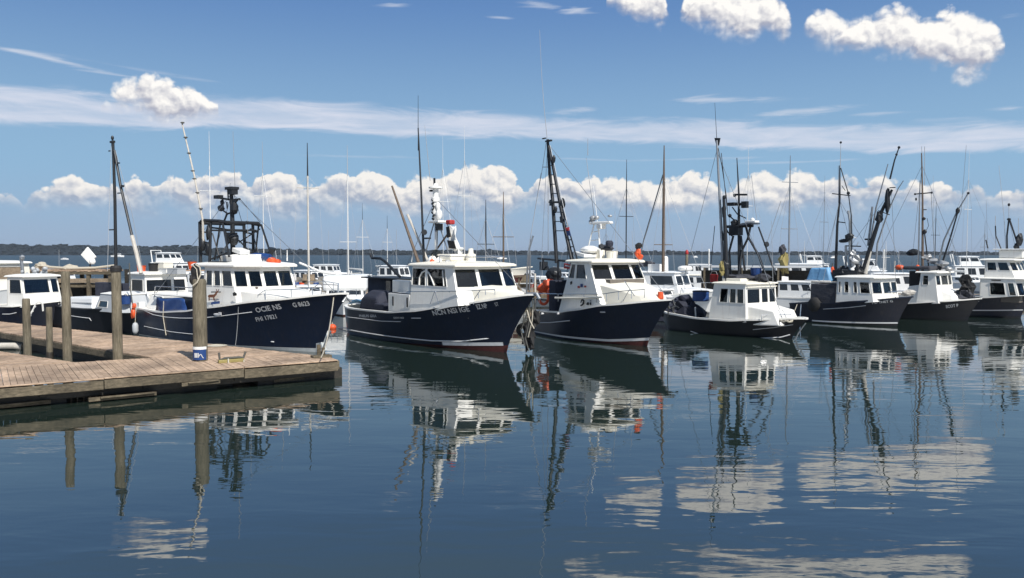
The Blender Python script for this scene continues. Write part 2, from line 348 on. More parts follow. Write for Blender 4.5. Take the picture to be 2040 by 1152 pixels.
def tag(o, label=None, cat=None, group=None, kind=None):
    if label: o['label'] = label
    if cat: o['category'] = cat
    if group: o['group'] = group
    if kind: o['kind'] = kind
    return o
def empty(name, loc, rz=0.0, label=None, cat=None, group=None):
    o = bpy.data.objects.new(name, None); COL.objects.link(o); o.location = loc; o.rotation_euler = (0, 0, rz); o.empty_display_size = .3
    return tag(o, label, cat, group)

# ------------------------------------------------------------------ water
def water():
    m, nt, p = newmat('harbour_water'); L = nt.links.new
    p.inputs['Base Color'].default_value = (0.012, 0.026, 0.030, 1); p.inputs['IOR'].default_value = 1.75
    geo = nd(nt, 'ShaderNodeNewGeometry'); sp = nd(nt, 'ShaderNodeSeparateXYZ'); L(geo.outputs['Position'], sp.inputs[0])
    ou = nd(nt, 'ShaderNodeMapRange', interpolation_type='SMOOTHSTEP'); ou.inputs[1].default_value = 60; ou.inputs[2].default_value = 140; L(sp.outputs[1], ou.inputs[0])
    def nz(scx, scy, det, rot=0.0, dist=0.0):
        mp = nd(nt, 'ShaderNodeMapping'); mp.inputs['Scale'].default_value = (scx, scy, 1); mp.inputs['Rotation'].default_value = (0, 0, R(rot)); L(geo.outputs['Position'], mp.inputs[0])
        n = nd(nt, 'ShaderNodeTexNoise'); n.inputs['Scale'].default_value = 1; n.inputs['Detail'].default_value = det; n.inputs['Distortion'].default_value = dist
        n.inputs['Roughness'].default_value = .5; L(mp.outputs[0], n.inputs['Vector']); return n.outputs[0]
    def mth(op, a, b=None):
        n = nd(nt, 'ShaderNodeMath', operation=op)
        for i, v in enumerate((a, b)):
            if v is None: continue
            if isinstance(v, (int, float)): n.inputs[i].default_value = v
            else: L(v, n.inputs[i])
        return n.outputs[0]
    a = nz(.55, 1.5, 2, 8, .4); b = nz(2.2, 5.0, 2, -6, .3); c = nz(.10, .22, 2, 15)
    patch = nd(nt, 'ShaderNodeMapRange'); patch.inputs[1].default_value = .38; patch.inputs[2].default_value = .62; patch.inputs[3].default_value = .45; patch.inputs[4].default_value = 1.25
    L(nz(.05, .12, 2, 10), patch.inputs[0])
    h = mth('ADD', mth('MULTIPLY', mth('ADD', mth('MULTIPLY', a, .0100), mth('MULTIPLY', b, .0013)), patch.outputs[0]), mth('MULTIPLY', c, .03))
    far = mth('MULTIPLY', nz(.5, .9, 3, 5), .30)
    h = mth('ADD', h, mth('MULTIPLY', far, ou.outputs[0]))
    bp = nd(nt, 'ShaderNodeBump'); bp.inputs['Distance'].default_value = 1; bp.inputs['Strength'].default_value = 1; L(h, bp.inputs['Height']); L(bp.outputs[0], p.inputs['Normal'])
    rg = nd(nt, 'ShaderNodeMapRange'); rg.inputs[3].default_value = .015; rg.inputs[4].default_value = .28; L(ou.outputs[0], rg.inputs[0]); L(rg.outputs[0], p.inputs['Roughness'])
    sl_ = nd(nt, 'ShaderNodeMapRange'); sl_.inputs[3].default_value = .5; sl_.inputs[4].default_value = .05; L(ou.outputs[0], sl_.inputs[0]); L(sl_.outputs[0], p.inputs['Specular IOR Level'])
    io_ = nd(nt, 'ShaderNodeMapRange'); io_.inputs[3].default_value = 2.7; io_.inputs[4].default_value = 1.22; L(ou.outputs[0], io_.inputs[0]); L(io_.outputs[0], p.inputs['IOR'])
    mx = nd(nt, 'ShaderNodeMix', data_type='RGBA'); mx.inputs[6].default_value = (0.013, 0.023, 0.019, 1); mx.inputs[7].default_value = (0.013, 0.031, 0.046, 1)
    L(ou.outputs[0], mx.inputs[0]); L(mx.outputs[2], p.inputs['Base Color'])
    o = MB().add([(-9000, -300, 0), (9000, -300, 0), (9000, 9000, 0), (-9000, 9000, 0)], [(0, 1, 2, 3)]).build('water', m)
    tag(o, 'calm dark blue green harbour water with rippled reflections', kind='structure')
water()

# ------------------------------------------------------------------ far shore
def shore():
    m, nt, p = newmat('shore_foliage'); L = nt.links.new
    t = nd(nt, 'ShaderNodeNewGeometry'); n = nd(nt, 'ShaderNodeTexNoise'); n.inputs['Scale'].default_value = .02; n.inputs['Detail'].default_value = 6; L(t.outputs['Position'], n.inputs['Vector'])
    mx = nd(nt, 'ShaderNodeMix', data_type='RGBA'); mx.inputs[6].default_value = (.0045, .009, .013, 1); mx.inputs[7].default_value = (.010, .018, .022, 1); L(n.outputs[0], mx.inputs[0])
    L(mx.outputs[2], p.inputs['Base Color']); p.inputs['Roughness'].default_value = .9
    MT['foliage'] = m
    # a low headland: crest height over pixel column, 1700 m away
    prof_ = [(-2200,492),(-1500,487),(-900,489),(-300,488),(0,487),(60,488),(110,487),(170,489),(230,489),(300,491),(330,490),(370,490),(410,494),(500,497),(640,498),(760,499),(900,499),(1040,499),(1100,501),(1160,502),(1250,501),(1340,500),(1450,501.5),(1600,501.5),(1750,501),(1900,501.5),(2040,502),(2400,502),(3200,500),(4200,502)]
    D0 = 1700; b = MB(); vs = []; n_ = len(prof_)
    for px, py in prof_:
        c = atD(px, py, D0)
        z = c.z - 6
        for dy, zz in ((-60, -.5), (-52, 1.2), (0, max(2, z * .8)), (90, max(2, z)), (300, -1)):
            vs.append((c.x * (D0 + dy) / D0, D0 + dy, zz))
    fs = [(i * 5 + j, (i + 1) * 5 + j, (i + 1) * 5 + j + 1, i * 5 + j + 1) for i in range(n_ - 1) for j in range(4)]
    b.add(vs, fs).build('far_shore', 'foliage'); tag(bpy.data.objects['far_shore'], 'low dark wooded shore across the bay', kind='structure')
    rng = random.Random(3); t = MB()
    def crest(px):
        for (a, ya), (c, yc) in zip(prof_, prof_[1:]):
            if a <= px <= c: return ya + (yc - ya) * (px - a) / (c - a)
        return 499
    for k in range(3800):
        px = rng.uniform(-150, 2200) if k < 2300 else rng.uniform(-2200, 4200); q = rng.random() ** .7
        top = atD(px, crest(px), D0).z
        r = rng.uniform(3.0, 6.5) * (1 if px < 1000 else .7); X = (px - 1020) / 1587 * D0
        zc = (1.5 + (top - 4) * q) + rng.gauss(0, 1.0)
        t.ball((X, D0 - 55 + 110 * q, zc), (r * 1.5, r, r * rng.uniform(.5, .8)), 6, .8, rng.uniform(0, 99))
    o = t.build('shore_trees', 'foliage'); tag(o, 'unbroken dark line of woods along the far shore', 'woodland', kind='stuff')
shore()

# ------------------------------------------------------------------ dock
DZ = 0.65
def clip(poly, n, d, keep_less=True):
    out = []
    for i in range(len(poly)):
        a, b = poly[i], poly[(i + 1) % len(poly)]
        da, db = a[0] * n[0] + a[1] * n[1] - d, b[0] * n[0] + b[1] * n[1] - d
        if not keep_less: da, db = -da, -db
        if da <= 0: out.append(a)
        if (da < 0 < db) or (db < 0 < da):
            t = da / (da - db); out.append((a[0] + (b[0] - a[0]) * t, a[1] + (b[1] - a[1]) * t))
    return out
def planks(poly, ang, wdt, z, parent, seed):
    """boards across the polygon: real gaps, each board a little off its neighbours"""
    rng = random.Random(seed); n = (math.cos(ang), math.sin(ang)); ds = [p[0] * n[0] + p[1] * n[1] for p in poly]
    d = min(ds); b = MB(); tone = []
    while d < max(ds):
        p = clip(clip(poly, n, d, False), n, d + wdt - rng.uniform(.005, .013))
        if len(p) >= 3:
            dz = rng.uniform(-.006, .008); b.prism(p, z - .045 + dz, z + dz); tone += [rng.gauss(0, .07)] * (2 * len(p))
        d += wdt
    me = bpy.data.meshes.new('deck_boards'); me.from_pydata([tuple(v) for v in b.v], [], b.f)
    a = me.attributes.new('tone', 'FLOAT', 'POINT'); a.data.foreach_set('value', tone)
    me.materials.append(MT['plank']); o = bpy.data.objects.new('deck_boards', me); COL.objects.link(o); o.parent = parent
    return o
dock = empty('dock', (0, 0, 0), 0, 'weathered grey wooden dock with walkways round an open slip, left foreground', 'dock')
K = onz(672, 717, DZ).xy; f1 = Vector((.832, .555)).normalized(); n1 = Vector((-f1.y, f1.x))
def xy(v): return (v[0], v[1])
A0 = K - f1 * 27
BKR = onz(655, 711, DZ).xy; I0 = onz(305, 713, DZ).xy; I1 = onz(150, 722, DZ).xy
ub = (onz(0, 641, DZ).xy - BKR).normalized(); uf = (onz(0, 661, DZ).xy - I0).normalized(); lf = (onz(0, 700, DZ).xy - I1).normalized()
P1 = [xy(A0), xy(K), xy(BKR), xy(I0), xy(I1), xy(I1 - f1 * 14)]
P2 = [xy(I0), xy(BKR), xy(BKR + ub * 32), xy(I0 + uf * 22)]
P3 = [xy(I1), xy(I1 + lf * 12), xy(I1 + lf * 12 + Vector((-14, -2))), xy(I1 - f1 * 14)]
planks(P1, math.atan2(f1.y, f1.x), .155, DZ, dock, 1)
planks(P2, math.atan2(-ub.y, -ub.x), .165, DZ + .004, dock, 2)
planks(P3, math.atan2(lf.y, lf.x), .16, DZ - .002, dock, 3)
def beam(p, q, w_, h_, ztop, mat='beam', name='fascia_beam', ext=0.0):
    p = Vector((p[0], p[1])); q = Vector((q[0], q[1])); d = (q - p); L_ = d.length + ext
    c = (p + q) / 2
    return MB().box((c.x, c.y, ztop - h_ / 2), (L_, w_, h_), rz=math.atan2(d.y, d.x)).build(name, mat, dock, bevel=.012)
# fascia in lengths with slightly different levels
cuts = [0, 5.2, 10.1, 15.3, 20.4, 24.1, 27.0]
for i in range(len(cuts) - 1):
    a = A0 + f1 * (cuts[i] + .01); b_ = A0 + f1 * (cuts[i + 1] - .01)
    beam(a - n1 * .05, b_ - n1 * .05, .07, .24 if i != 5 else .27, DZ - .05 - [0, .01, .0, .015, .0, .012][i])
    beam(a - n1 * .025, b_ - n1 * .025, .11, .035, DZ + .012 - [0, .006, .0, .008, .0, .003][i], 'plank', 'edge_board')
beam(K + Vector((.03, .0)), BKR + Vector((.05, .02)), .08, .26, DZ - .03)
beam(I0 + uf * 22, I0 - uf * .1, .07, .22, DZ - .05); beam(I1 + lf * 12, I1, .07, .22, DZ - .05); beam(I1, I0, .07, .2, DZ - .05)
beam(BKR, BKR + ub * 32, .07, .2, DZ - .05)
# dark framing below
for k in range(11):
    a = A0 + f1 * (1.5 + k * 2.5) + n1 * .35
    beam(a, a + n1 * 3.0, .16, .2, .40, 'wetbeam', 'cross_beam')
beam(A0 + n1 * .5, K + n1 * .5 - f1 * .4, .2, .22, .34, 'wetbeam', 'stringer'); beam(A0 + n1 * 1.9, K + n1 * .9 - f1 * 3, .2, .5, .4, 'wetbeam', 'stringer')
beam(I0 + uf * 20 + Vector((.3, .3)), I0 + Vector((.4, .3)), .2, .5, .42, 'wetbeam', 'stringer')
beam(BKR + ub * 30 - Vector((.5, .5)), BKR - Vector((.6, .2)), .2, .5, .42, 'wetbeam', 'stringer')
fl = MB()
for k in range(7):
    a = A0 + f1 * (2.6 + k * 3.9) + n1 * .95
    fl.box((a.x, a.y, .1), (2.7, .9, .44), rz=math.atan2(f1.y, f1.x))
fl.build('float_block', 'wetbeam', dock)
# driftwood / loose timbers caught under the edge
for i, (px, py, l, t, lab) in enumerate([(400, 763, 1.05, .07, 'short pale plank hung under the front edge below the thick pile'), (245, 790, 1.7, .06, 'long pale timber floating under the dock edge'), (35, 806, 1.5, .10, 'pale timber at the waterline under the left end of the dock'), (575, 756, 1.0, .05, 'thin pale timber lodged below the outer end of the dock')]):
    q = onz(px, py, .08 if i else .3)
    o = MB().box((0, 0, 0), (l, .16, .1), rz=math.atan2(f1.y, f1.x) + (.05 if i else 0)).box((l * .1, -.06, .05), (l * .8, .1, .04), rz=math.atan2(f1.y, f1.x) + t).build('timber', 'beam', bevel=.01)
    o.location = q; tag(o, lab, 'timber')
MB().box(tuple(onz(197, 776, .2)), (.16, .1, .3)).build('bracket', 'galv', dock)
# yellowish cleat and corner block at the outer end
q = onz(460, 722, DZ)
cl = empty('cleat', q, math.atan2(f1.y, f1.x), 'yellowish dock cleat with a rope loop hanging over the front edge', 'cleat')
MB().box((0, 0, .05), (.75, .16, .10)).build('base', 'yellow', cl, bevel=.015)
MB().tube([(-.35, 0, .32), (-.33, 0, .1), (-.2, 0, .14), (.25, 0, .14), (.38, 0, .12), (.45, 0, .3)], .035).build('horn', 'drope', cl)
MB().tube([(-.1, -.1, .12), (-.13, -.22, .02), (-.05, -.25, -.25), (.1, -.27, -.52), (.24, -.26, -.50), (.33, -.22, -.2), (.36, -.12, .05)], .022).build('rope', 'rope', cl)
MB().box((.6, -.2, -.1), (.5, .05, .05), rx=.3, rz=.2).build('loose_stick', 'beam', cl)
q = onz(640, 712, DZ)
o = MB().box((0, 0, .02), (.62, .3, .11), rz=.6).box((-.1, .1, .2), (.12, .1, .4), rz=.3).box((.03, .16, .15), (.09, .1, .3)).build('corner_block', MT['beam'], dock, bevel=.015); o.location = q

def pile(px, pybase, pytop, wpx, z0, label, tilt=0.0, cap=None, grp='timber piles of the dock'):
    b = onz(px, pybase, z0); r = wpx / 2 / 1587 * b.y; top = atD(px, pytop, b.y).z
    root = empty('timber_pile', (b.x, b.y, 0), 0, label, 'pile', grp)
    m = MB(); k = 9; rng = random.Random(px)
    pr = [(-1.2, r * 1.03)] + [(t * top / k, r * (1.02 - .06 * t / k + rng.uniform(-.015, .015))) for t in range(k)] + [(top - .04, r * .95), (top, r * .86)]
    n_ = 16
    for z, rr in pr:
        for j in range(n_):
            a = 2 * math.pi * j / n_; q = rr * (1 + .03 * math.sin(3 * a + px) + rng.uniform(-.01, .01)); m.v.append(Vector((q * math.cos(a) + tilt * z, q * math.sin(a), z)))
    for i in range(len(pr) - 1):
        for j in range(n_): m.f.append((i * n_ + j, i * n_ + (j + 1) % n_, (i + 1) * n_ + (j + 1) % n_, (i + 1) * n_ + j))
    m.f.append(tuple((len(pr) - 1) * n_ + j for j in range(n_)))
    m.build('post', 'pile', root, smooth=True)
    MB().lathe([(r * 1.09, -.3), (r * 1.1, .22), (r * 1.05, .34)], (0, 0, 0), 14).build('waterline_growth', 'wetbeam', root)
    if cap: MB().lathe([(r * 1.12, top - .1), (r * 1.15, top + .02), (r * .9, top + .09)], (tilt * top, 0, 0), 14).build('cap', 'rubber', root)
    return root, b, r, top
pile(55, 708, 595, 15, DZ - .25, 'short grey pile, leftmost, at the inner edge of the left walkway')
pile(99, 706, 612, 12, DZ - .4, 'thin short weathered pile standing in the slip behind the leftmost pile', .01)
pile(135, 722, 541, 17, DZ - .1, 'tall pale pile at the near corner of the open slip')
pile(235, 716, 535, 19, DZ, 'tall pile with a black cap at the right end of the slip', 0, True)
pr_, pb, prr, ptop = pile(400, 719, 556, 27, DZ, 'thickest pile with a blue and white notice near its foot')
# notice wrapped round the foot of the thick pile
def wrap(z0, z1, a0, a1, off, name, mat, parent):
    m = MB(); n_ = 10; k = 0
    for i in range(n_ + 1):
        a = a0 + (a1 - a0) * i / n_
        for rr in (off, off + .012):
            for z in (z0, z1): m.v.append(Vector(((prr + rr) * math.cos(a), (prr + rr) * math.sin(a), z)))
    for i in range(n_):
        s = i * 4; e = s + 4
        m.f += [(s + 2, e + 2, e + 3, s + 3), (s, s + 1, e + 1, e), (s, e, e + 2, s + 2), (s + 1, s + 3, e + 3, e + 1)]
    m.f += [(0, 2, 3, 1), (n_ * 4, n_ * 4 + 1, n_ * 4 + 3, n_ * 4 + 2)]
    return m.build(name, mat, parent)
nt_ = empty('notice', (pb.x, pb.y, 0), 0, 'blue notice with a white top edge wrapped round the foot of the thickest pile', 'notice')
wrap(DZ + .05, DZ + .38, R(215), R(335), .01, 'panel', 'blue', nt_); wrap(DZ + .375, DZ + .46, R(212), R(338), .012, 'top_strip', 'whitep', nt_)
m_ = MB()
for a_ in (250, 262, 274): m_.box(((prr + .03) * math.cos(R(a_)), (prr + .03) * math.sin(R(a_)), DZ + .2), (.035, .01, .14))
m_.tube([((prr + .03) * math.cos(R(a_)), (prr + .03) * math.sin(R(a_)), DZ + .17 + .06 * math.sin(R((a_ - 280) * 9))) for a_ in range(280, 316, 4)], .014).build('white_marks', 'letter', nt_)
# dark bundle of gear hung over its top
g_ = empty('gear_bundle', (pb.x - .05, pb.y, ptop), 0, 'black coiled line and bag hung over the top of the thickest pile', 'rope coil')
m_ = MB().ball((-.06, -.02, .22), (.15, .14, .24), 10, .5, 3).ball((-.12, 0, .0), (.14, .16, .18), 10, .5, 9).build('bag', 'rubber', g_, smooth=True)
MB().tube([(-.02, -.1, .45), (.12, -.12, .36), (.17, -.18, .15), (.08, -.26, -.1), (-.05, -.27, -.2)], .022).tube([(-.1, -.1, .42), (.05, -.2, .3), (.1, -.25, 0)], .016).build('line', 'rope', g_)
# small things on the dock
q = onz(400, 700, DZ)
o = MB().lathe([(.001, 0), (.34, 0), (.36, .03), (.25, .05), (.24, .025), (.001, .02)], n=20).build('coiled_rope', 'rope'); o.location = onz(432, 690, DZ + .004)
tag(o, 'pale flat coil of rope lying on the dock right of the thickest pile', 'rope coil')
ch = empty('folding_ladder', onz(73, 645, DZ), .5, 'white tubular ladder frame leaning over the back edge of the left walkway', 'ladder')
m_ = MB()
for dy in (-.22, .22): m_.tube([(-.45, dy, .0), (-.1, dy, .75), (0, dy, 1.0), (.14, dy, 1.06), (.26, dy, .95), (.28, dy, .6)], .035)
m_.build('rail', 'mast_w', ch)
for k in range(4): MB().box((-.36 + .1 * k, 0, .18 + k * .21), (.1, .5, .03)).build('step', 'mast_w', ch)
q = onz(15, 690, .15)
o = MB().tube([(-.6, 0, 0), (-.3, 0, .05), (.3, 0, .05), (.62, 0, 0)], .13, 12).build('fender', 'pole', smooth=True); o.location = (q.x, q.y, .12); tag(o, 'grey rolled fender floating in the slip at the left edge', 'fender', 'fenders and mooring floats')

# ------------------------------------------------------------------ boats
def text_mesh(s, size=1.0, bold=0.0):
    c = bpy.data.curves.new('lettering', 'FONT'); c.body = s; c.size = size; c.extrude = 0; c.offset = bold; c.resolution_u = 2
    o = bpy.data.objects.new('lettering', c); COL.objects.link(o)
    me = bpy.data.meshes.new_from_object(o.evaluated_get(bpy.context.evaluated_depsgraph_get()))
    bpy.data.objects.remove(o); bpy.data.curves.remove(c)
    bm = bmesh.new(); bm.from_mesh(me); bmesh.ops.triangulate(bm, faces=bm.faces)
    bmesh.ops.subdivide_edges(bm, edges=[e for e in bm.edges if e.calc_length() > .25 * size], cuts=1)
    vs = [v.co.copy() for v in bm.verts]; fs = [tuple(v.index for v in f.verts) for f in bm.faces]; bm.free(); bpy.data.meshes.remove(me)
    return vs, fs
def lerp(a, b, t): return a + (b - a) * t
def interp(pts, x):
    if x <= pts[0][0]: return pts[0][1]
    for (a, ya), (b, yb) in zip(pts, pts[1:]):
        if x <= b:
            t = (x - a) / (b - a); t = t * t * (3 - 2 * t) * .35 + t * .65
            return ya + (yb - ya) * t
    return pts[-1][1]
class Boat:
    """local frame: x forward from the transom, y to port, z up from the water"""
    def __init__(s, name, label, cat, group, B, M=None, ang=0.0, L=8.0, stem=None, corner=None):
        if stem:
            hb = B / 2 * .9; S = onz(*stem); C = onz(*corner); d = S - C; dd = math.hypot(d.x, d.y)
            s.L = math.sqrt(dd * dd - hb * hb); s.a = math.atan2(d.y, d.x) - math.atan2(hb, s.L)
            s.M = Vector((S.x - s.L * math.cos(s.a), S.y - s.L * math.sin(s.a), 0))
        else: s.M = Vector(M); s.a = ang; s.L = L
        s.B = B; s.root = empty(name, s.M, s.a, label, cat, group)
    def loc(s, wv):
        v = Vector(wv) - s.M; c, n = math.cos(s.a), math.sin(s.a); return Vector((c * v.x + n * v.y, -n * v.x + c * v.y, v.z))
    def W(s, l):
        c, n = math.cos(s.a), math.sin(s.a); return Vector((s.M.x + c * l[0] - n * l[1], s.M.y + n * l[0] + c * l[1], l[2]))
    def px(s, x, y, Y):
        o = s.loc((0, 0, CAMH)); d = s.loc(Vector((0, 0, CAMH)) + ray(x, y)) - o; t = (Y - o.y) / d.y; return o + d * t
    def pxx(s, x, y, X):
        o = s.loc((0, 0, CAMH)); d = s.loc(Vector((0, 0, CAMH)) + ray(x, y)) - o; t = (X - o.x) / d.x; return o + d * t
    # hull form
    def form(s, sheer, over=1.2, keel=-.5, aft=.86, fs=(.5, 2.4), fw=(.28, 1.7), boot=(.06, .22), round_stern=0.0):
        s.sheer = sheer; s.over = over; s.keel = keel; s.aft = aft; s.fs = fs; s.fw = fw; s.bt = boot; s.zb = sheer[-1][1]; s.rs = round_stern
    def xb(s, z): return s.L + (s.over * (max(0, z) / s.zb) ** 1.4 if z > 0 else .6 * z)
    def xs(s, z): return -.25 * max(0, z) * (.4 + s.rs)
    def sh(s, x): return interp(s.sheer, x)
    def half(s, x, z):
        xb, xs = s.xb(z), s.xs(z); u = min(1, max(0, (x - xs) / (xb - xs)))
        t = (z - s.keel) / (s.sh(x) - s.keel); k = max(0, min(1.05, t)) ** 1.25
        a = s.aft + (1 - s.aft) * min(1, u / .42) ** .8
        if s.rs: a *= min(1, (max(0, u) / .16 + .06)) ** (.5 * s.rs) if u < .16 else 1
        f1_ = 1 - max(0, (u - s.fs[0]) / (1 - s.fs[0])) ** s.fs[1]; f2_ = 1 - max(0, (u - s.fw[0]) / (1 - s.fw[0])) ** s.fw[1]
        low = .80 + .20 * min(1, max(0, (z - s.keel) / .6))
        return s.B / 2 * a * (f2_ * (1 - k) + f1_ * k) * low
    def bz(s, x): u = max(0, x / s.L); return s.bt[0] + (s.bt[1] - s.bt[0]) * min(1.1, u) ** 2.5
    def strip(s, f0, f1, name, mat, x0=None, x1=None, off=.0, side=(-1, 1), n=44, nt=8, close=False, parent=None, smooth=True):
        """ribbon of hull surface between heights f0(x) and f1(x)"""
        m = MB()
        for sd in side:
            rows = []
            for i in range(n + 1):
                row = []
                for j in range(nt + 1):
                    q = i / n; t = j / nt
                    # iterate: the ends of the hull depend on height
                    z = 0.5
                    for _ in range(3):
                        a = s.xs(z) if x0 is None else x0; b = s.xb(z) if x1 is None else x1
                        x = a + (b - a) * (1 - (1 - q) ** 1.25 if x1 is None else q); z = lerp(f0(x), f1(x), t)
                    a = s.xs(z) if x0 is None else x0; b = s.xb(z) if x1 is None else x1
                    x = a + (b - a) * (1 - (1 - q) ** 1.25 if x1 is None else q)
                    row.append(Vector((x + (off * .7 if x1 is None and i == n else 0), sd * (s.half(x, z) + off), z)))
                rows.append(row)
            k = len(m.v); m.v += [v for r in rows for v in r]
            for i in range(n):
                for j in range(nt):
                    a = k + i * (nt + 1) + j; m.f.append((a, a + nt + 1, a + nt + 2, a + 1))
        if close:   # transom
            k2 = len(m.v) // 2
            for j in range(nt): m.f.append((j, j + 1, k2 + j + 1, k2 + j))
        return m.build(name, mat, parent or s.root, smooth=smooth)
    def hull(s, mat='navy', bottom='red', stripe='stripe', cap='white', capw=.16, deckz=.16, sole=.45, xc=3.0, caph=.05, stripeh=.055, rub=None, deckm='deck'):
        hb = s.strip(lambda x: s.bz(x), lambda x: s.sh(x), 'hull', mat, close=True, nt=12)
        s.strip(lambda x: s.keel + .02, lambda x: s.bz(x), 'bottom', bottom, close=True, nt=4)
        if stripe: s.strip(lambda x: s.bz(x) - .005, lambda x: s.bz(x) + stripeh, 'boot_stripe', stripe, off=.012, nt=1, parent=hb)
        if rub: s.strip(lambda x: s.sh(x) - rub - .03, lambda x: s.sh(x) - rub + .03, 'rub_rail', mat if rub < .3 else 'stripe', off=.03, nt=1, parent=hb)
        # cap rail
        m = MB(); n = 46; T_ = s.xb(s.zb)
        def ring(x, w_):
            z = s.sh(x); h = s.half(x, z); return z, h
        for sd in (-1, 1):
            k = len(m.v)
            for i in range(n + 1):
                q = 1 - (1 - i / n) ** 1.3; x = lerp(s.xs(1), T_, q); z, h = ring(x, capw); hi = max(0, h - capw)
                xo = x + (.03 if i == n else 0)
                for yy, zz in ((h + .025, z - caph * .4), (h + .025, z + caph), (hi, z + caph), (hi, z - caph * .4)): m.v.append(Vector((xo, sd * yy, zz)))
            for i in range(n):
                for j in range(4): a = k + i * 4; m.f.append((a + j, a + 4 + j, a + 4 + (j + 1) % 4, a + (j + 1) % 4))
            m.f.append((k, k + 1, k + 2, k + 3)); m.f.append(tuple(k + n * 4 + j for j in (3, 2, 1, 0)))
        x = s.xs(1); h = s.half(x, s.sh(x)); m.box((x + .05, 0, s.sh(0) + caph * .3), (.16, 2 * h, caph * 1.4))
        s.cap = m.build('cap_rail', cap, s.root)
        # deck and inner bulwark
        m = MB(); n = 34; rows = []
        def dz(x): return s.sh(x) - deckz if x > xc else sole
        xsx = [lerp(s.xs(1) + .12, T_ - .12, 1 - (1 - i / n) ** 1.2) for i in range(n + 1)]
        xsx = sorted(xsx + [xc - .001, xc + .001])
        for x in xsx:
            h = max(.01, s.half(x, s.sh(x)) - capw + .01); z = dz(x); hl = max(.01, min(h, s.half(x, z) - capw * .6)); rows.append([(x, -h, s.sh(x) - .02), (x, -hl, z), (x, 0, z + (.03 if x > xc else 0)), (x, hl, z), (x, h, s.sh(x) - .02)])
        for i in range(len(rows) - 1):
            for j in range(4): m.f.append((i * 5 + j, i * 5 + 5 + j, i * 5 + 6 + j, i * 5 + 1 + j))
        m.v = [Vector(v) for r in rows for v in r]; m.f.append((0, 1, 2, 3, 4))
        s.deck = m.build('deck', deckm, s.root)
        return hb
    def surf(s, px, py, off=.0):
        Y = -s.B / 2
        for _ in range(6):
            p = s.px(px, py, Y); Y = -(s.half(p.x, p.z) + off)
        return p
    def text(s, txt, pa, pb_, hpx, name='lettering', mat='letter', off=.02, bold=.0, parent=None):
        """letters laid on the hull side between two measured points of their base line"""
        a = s.surf(*pa); b = s.surf(*pb_); h = hpx / 1587 * s.W(a).y
        vs, fs = text_mesh(txt, 1.0, bold); wd = max(v.x for v in vs); hh = max(v.y for v in vs); m = MB(); out = []
        for v in vs:
            t = v.x / wd; x = lerp(a.x, b.x, t); z = lerp(a.z, b.z, t) + v.y / hh * h; out.append((x, -(s.half(x, z) + off), z))
        m.add(out, fs); return m.build(name, mat, parent or s.root)
    def line(s, pts, r=.014, name='cove_stripe', mat='stripe', parent=None):
        """thin painted or moulded line on the hull side through measured points"""
        q = [s.surf(*p, off=.004) for p in pts]; fine = []
        for a, b in zip(q, q[1:]):
            for k in range(6):
                v = a.lerp(b, k / 6); v.y = -(s.half(v.x, v.z) + .004); fine.append(v)
        fine.append(q[-1]); return MB().tube(fine, r, 5).build(name, mat, parent or s.root)
    # wheelhouse
    def house(s, A, Bf, C, wb, wt, wc, zb, zt, mat='white', wins=None, zw=(0, 0), rake=.3, arake=0.0, wct=None, frames='white', thick=.05, fz=None, name='cabin', glass='glass', interior=True, label=None, frame=True):
        """plan: A aft x, Bf side/front corner x, C front x (C==Bf: flat front); wb/wt half widths at foot and top, wc half width of the front pane"""
        wct = wct or wc
        bot = [(A, -wb), (Bf, -wb), (C, -wc), (C, wc), (Bf, wb), (A, wb)]
        top = [(A + arake, -wt), (Bf - rake, -wt), (C - rake, -wct), (C - rake, wct), (Bf - rake, wt), (A + arake, wt)]
        if C == Bf: bot = [bot[i] for i in (0, 1, 4, 5)]; top = [top[i] for i in (0, 1, 4, 5)]; names = ['side', 'front', 'side', 'aft']
        else: names = ['side', 'facet', 'front', 'facet', 'side', 'aft']
        n = len(bot); m = MB(); panes = []
        cen = Vector(((A + C) / 2, 0, 0)); s.top = top; s.zt = zt
        for i in range(n):
            b0, b1 = bot[i], bot[(i + 1) % n]; t0, t1 = top[i], top[(i + 1) % n]; mirrored = i > (n - 1) // 2 and names[i] != 'aft'
            if names[i] == 'front': mirrored = False
            wl = (wins or {}).get(names[i], [])
            if mirrored: wl = [(1 - w_[1], 1 - w_[0]) + tuple(w_[2:]) for w_ in wl]
            def P(u, v, b0=b0, b1=b1, t0=t0, t1=t1):
                if v == 0 and zb < 2.3:
                    xx = lerp(b0[0], b1[0], u); v = max(0, min(.6, (s.sh(xx) - .10 - zb) / (zt - zb)))
                return PP(u, v, b0, b1, t0, t1)
            PP = lambda u, v, b0, b1, t0, t1: Vector((lerp(lerp(b0[0], b1[0], u), lerp(t0[0], t1[0], u), v), lerp(lerp(b0[1], b1[1], u), lerp(t0[1], t1[1], u), v), lerp(zb, zt, v)))
            nrm = (P(1, 0) - P(0, 0)).cross(P(0, 1) - P(0, 0)).normalized()
            if nrm.dot(P(.5, .5) - cen) < 0 and names[i] != 'x': nrm = -nrm
            if abs(nrm.z) < .9 and nrm.dot(Vector((P(.5, .5).x - cen.x, P(.5, .5).y, 0))) < 0: nrm = -nrm
            ws = []
            for w_ in wl:
                z0, z1 = (w_[2], w_[3]) if len(w_) > 2 else zw; ws.append((w_[0], w_[1], (z0 - zb) / (zt - zb), (z1 - zb) / (zt - zb)))
            us = sorted({0, 1} | {w_[0] for w_ in ws} | {w_[1] for w_ in ws}); vs_ = sorted({0, 1} | {w_[2] for w_ in ws} | {w_[3] for w_ in ws})
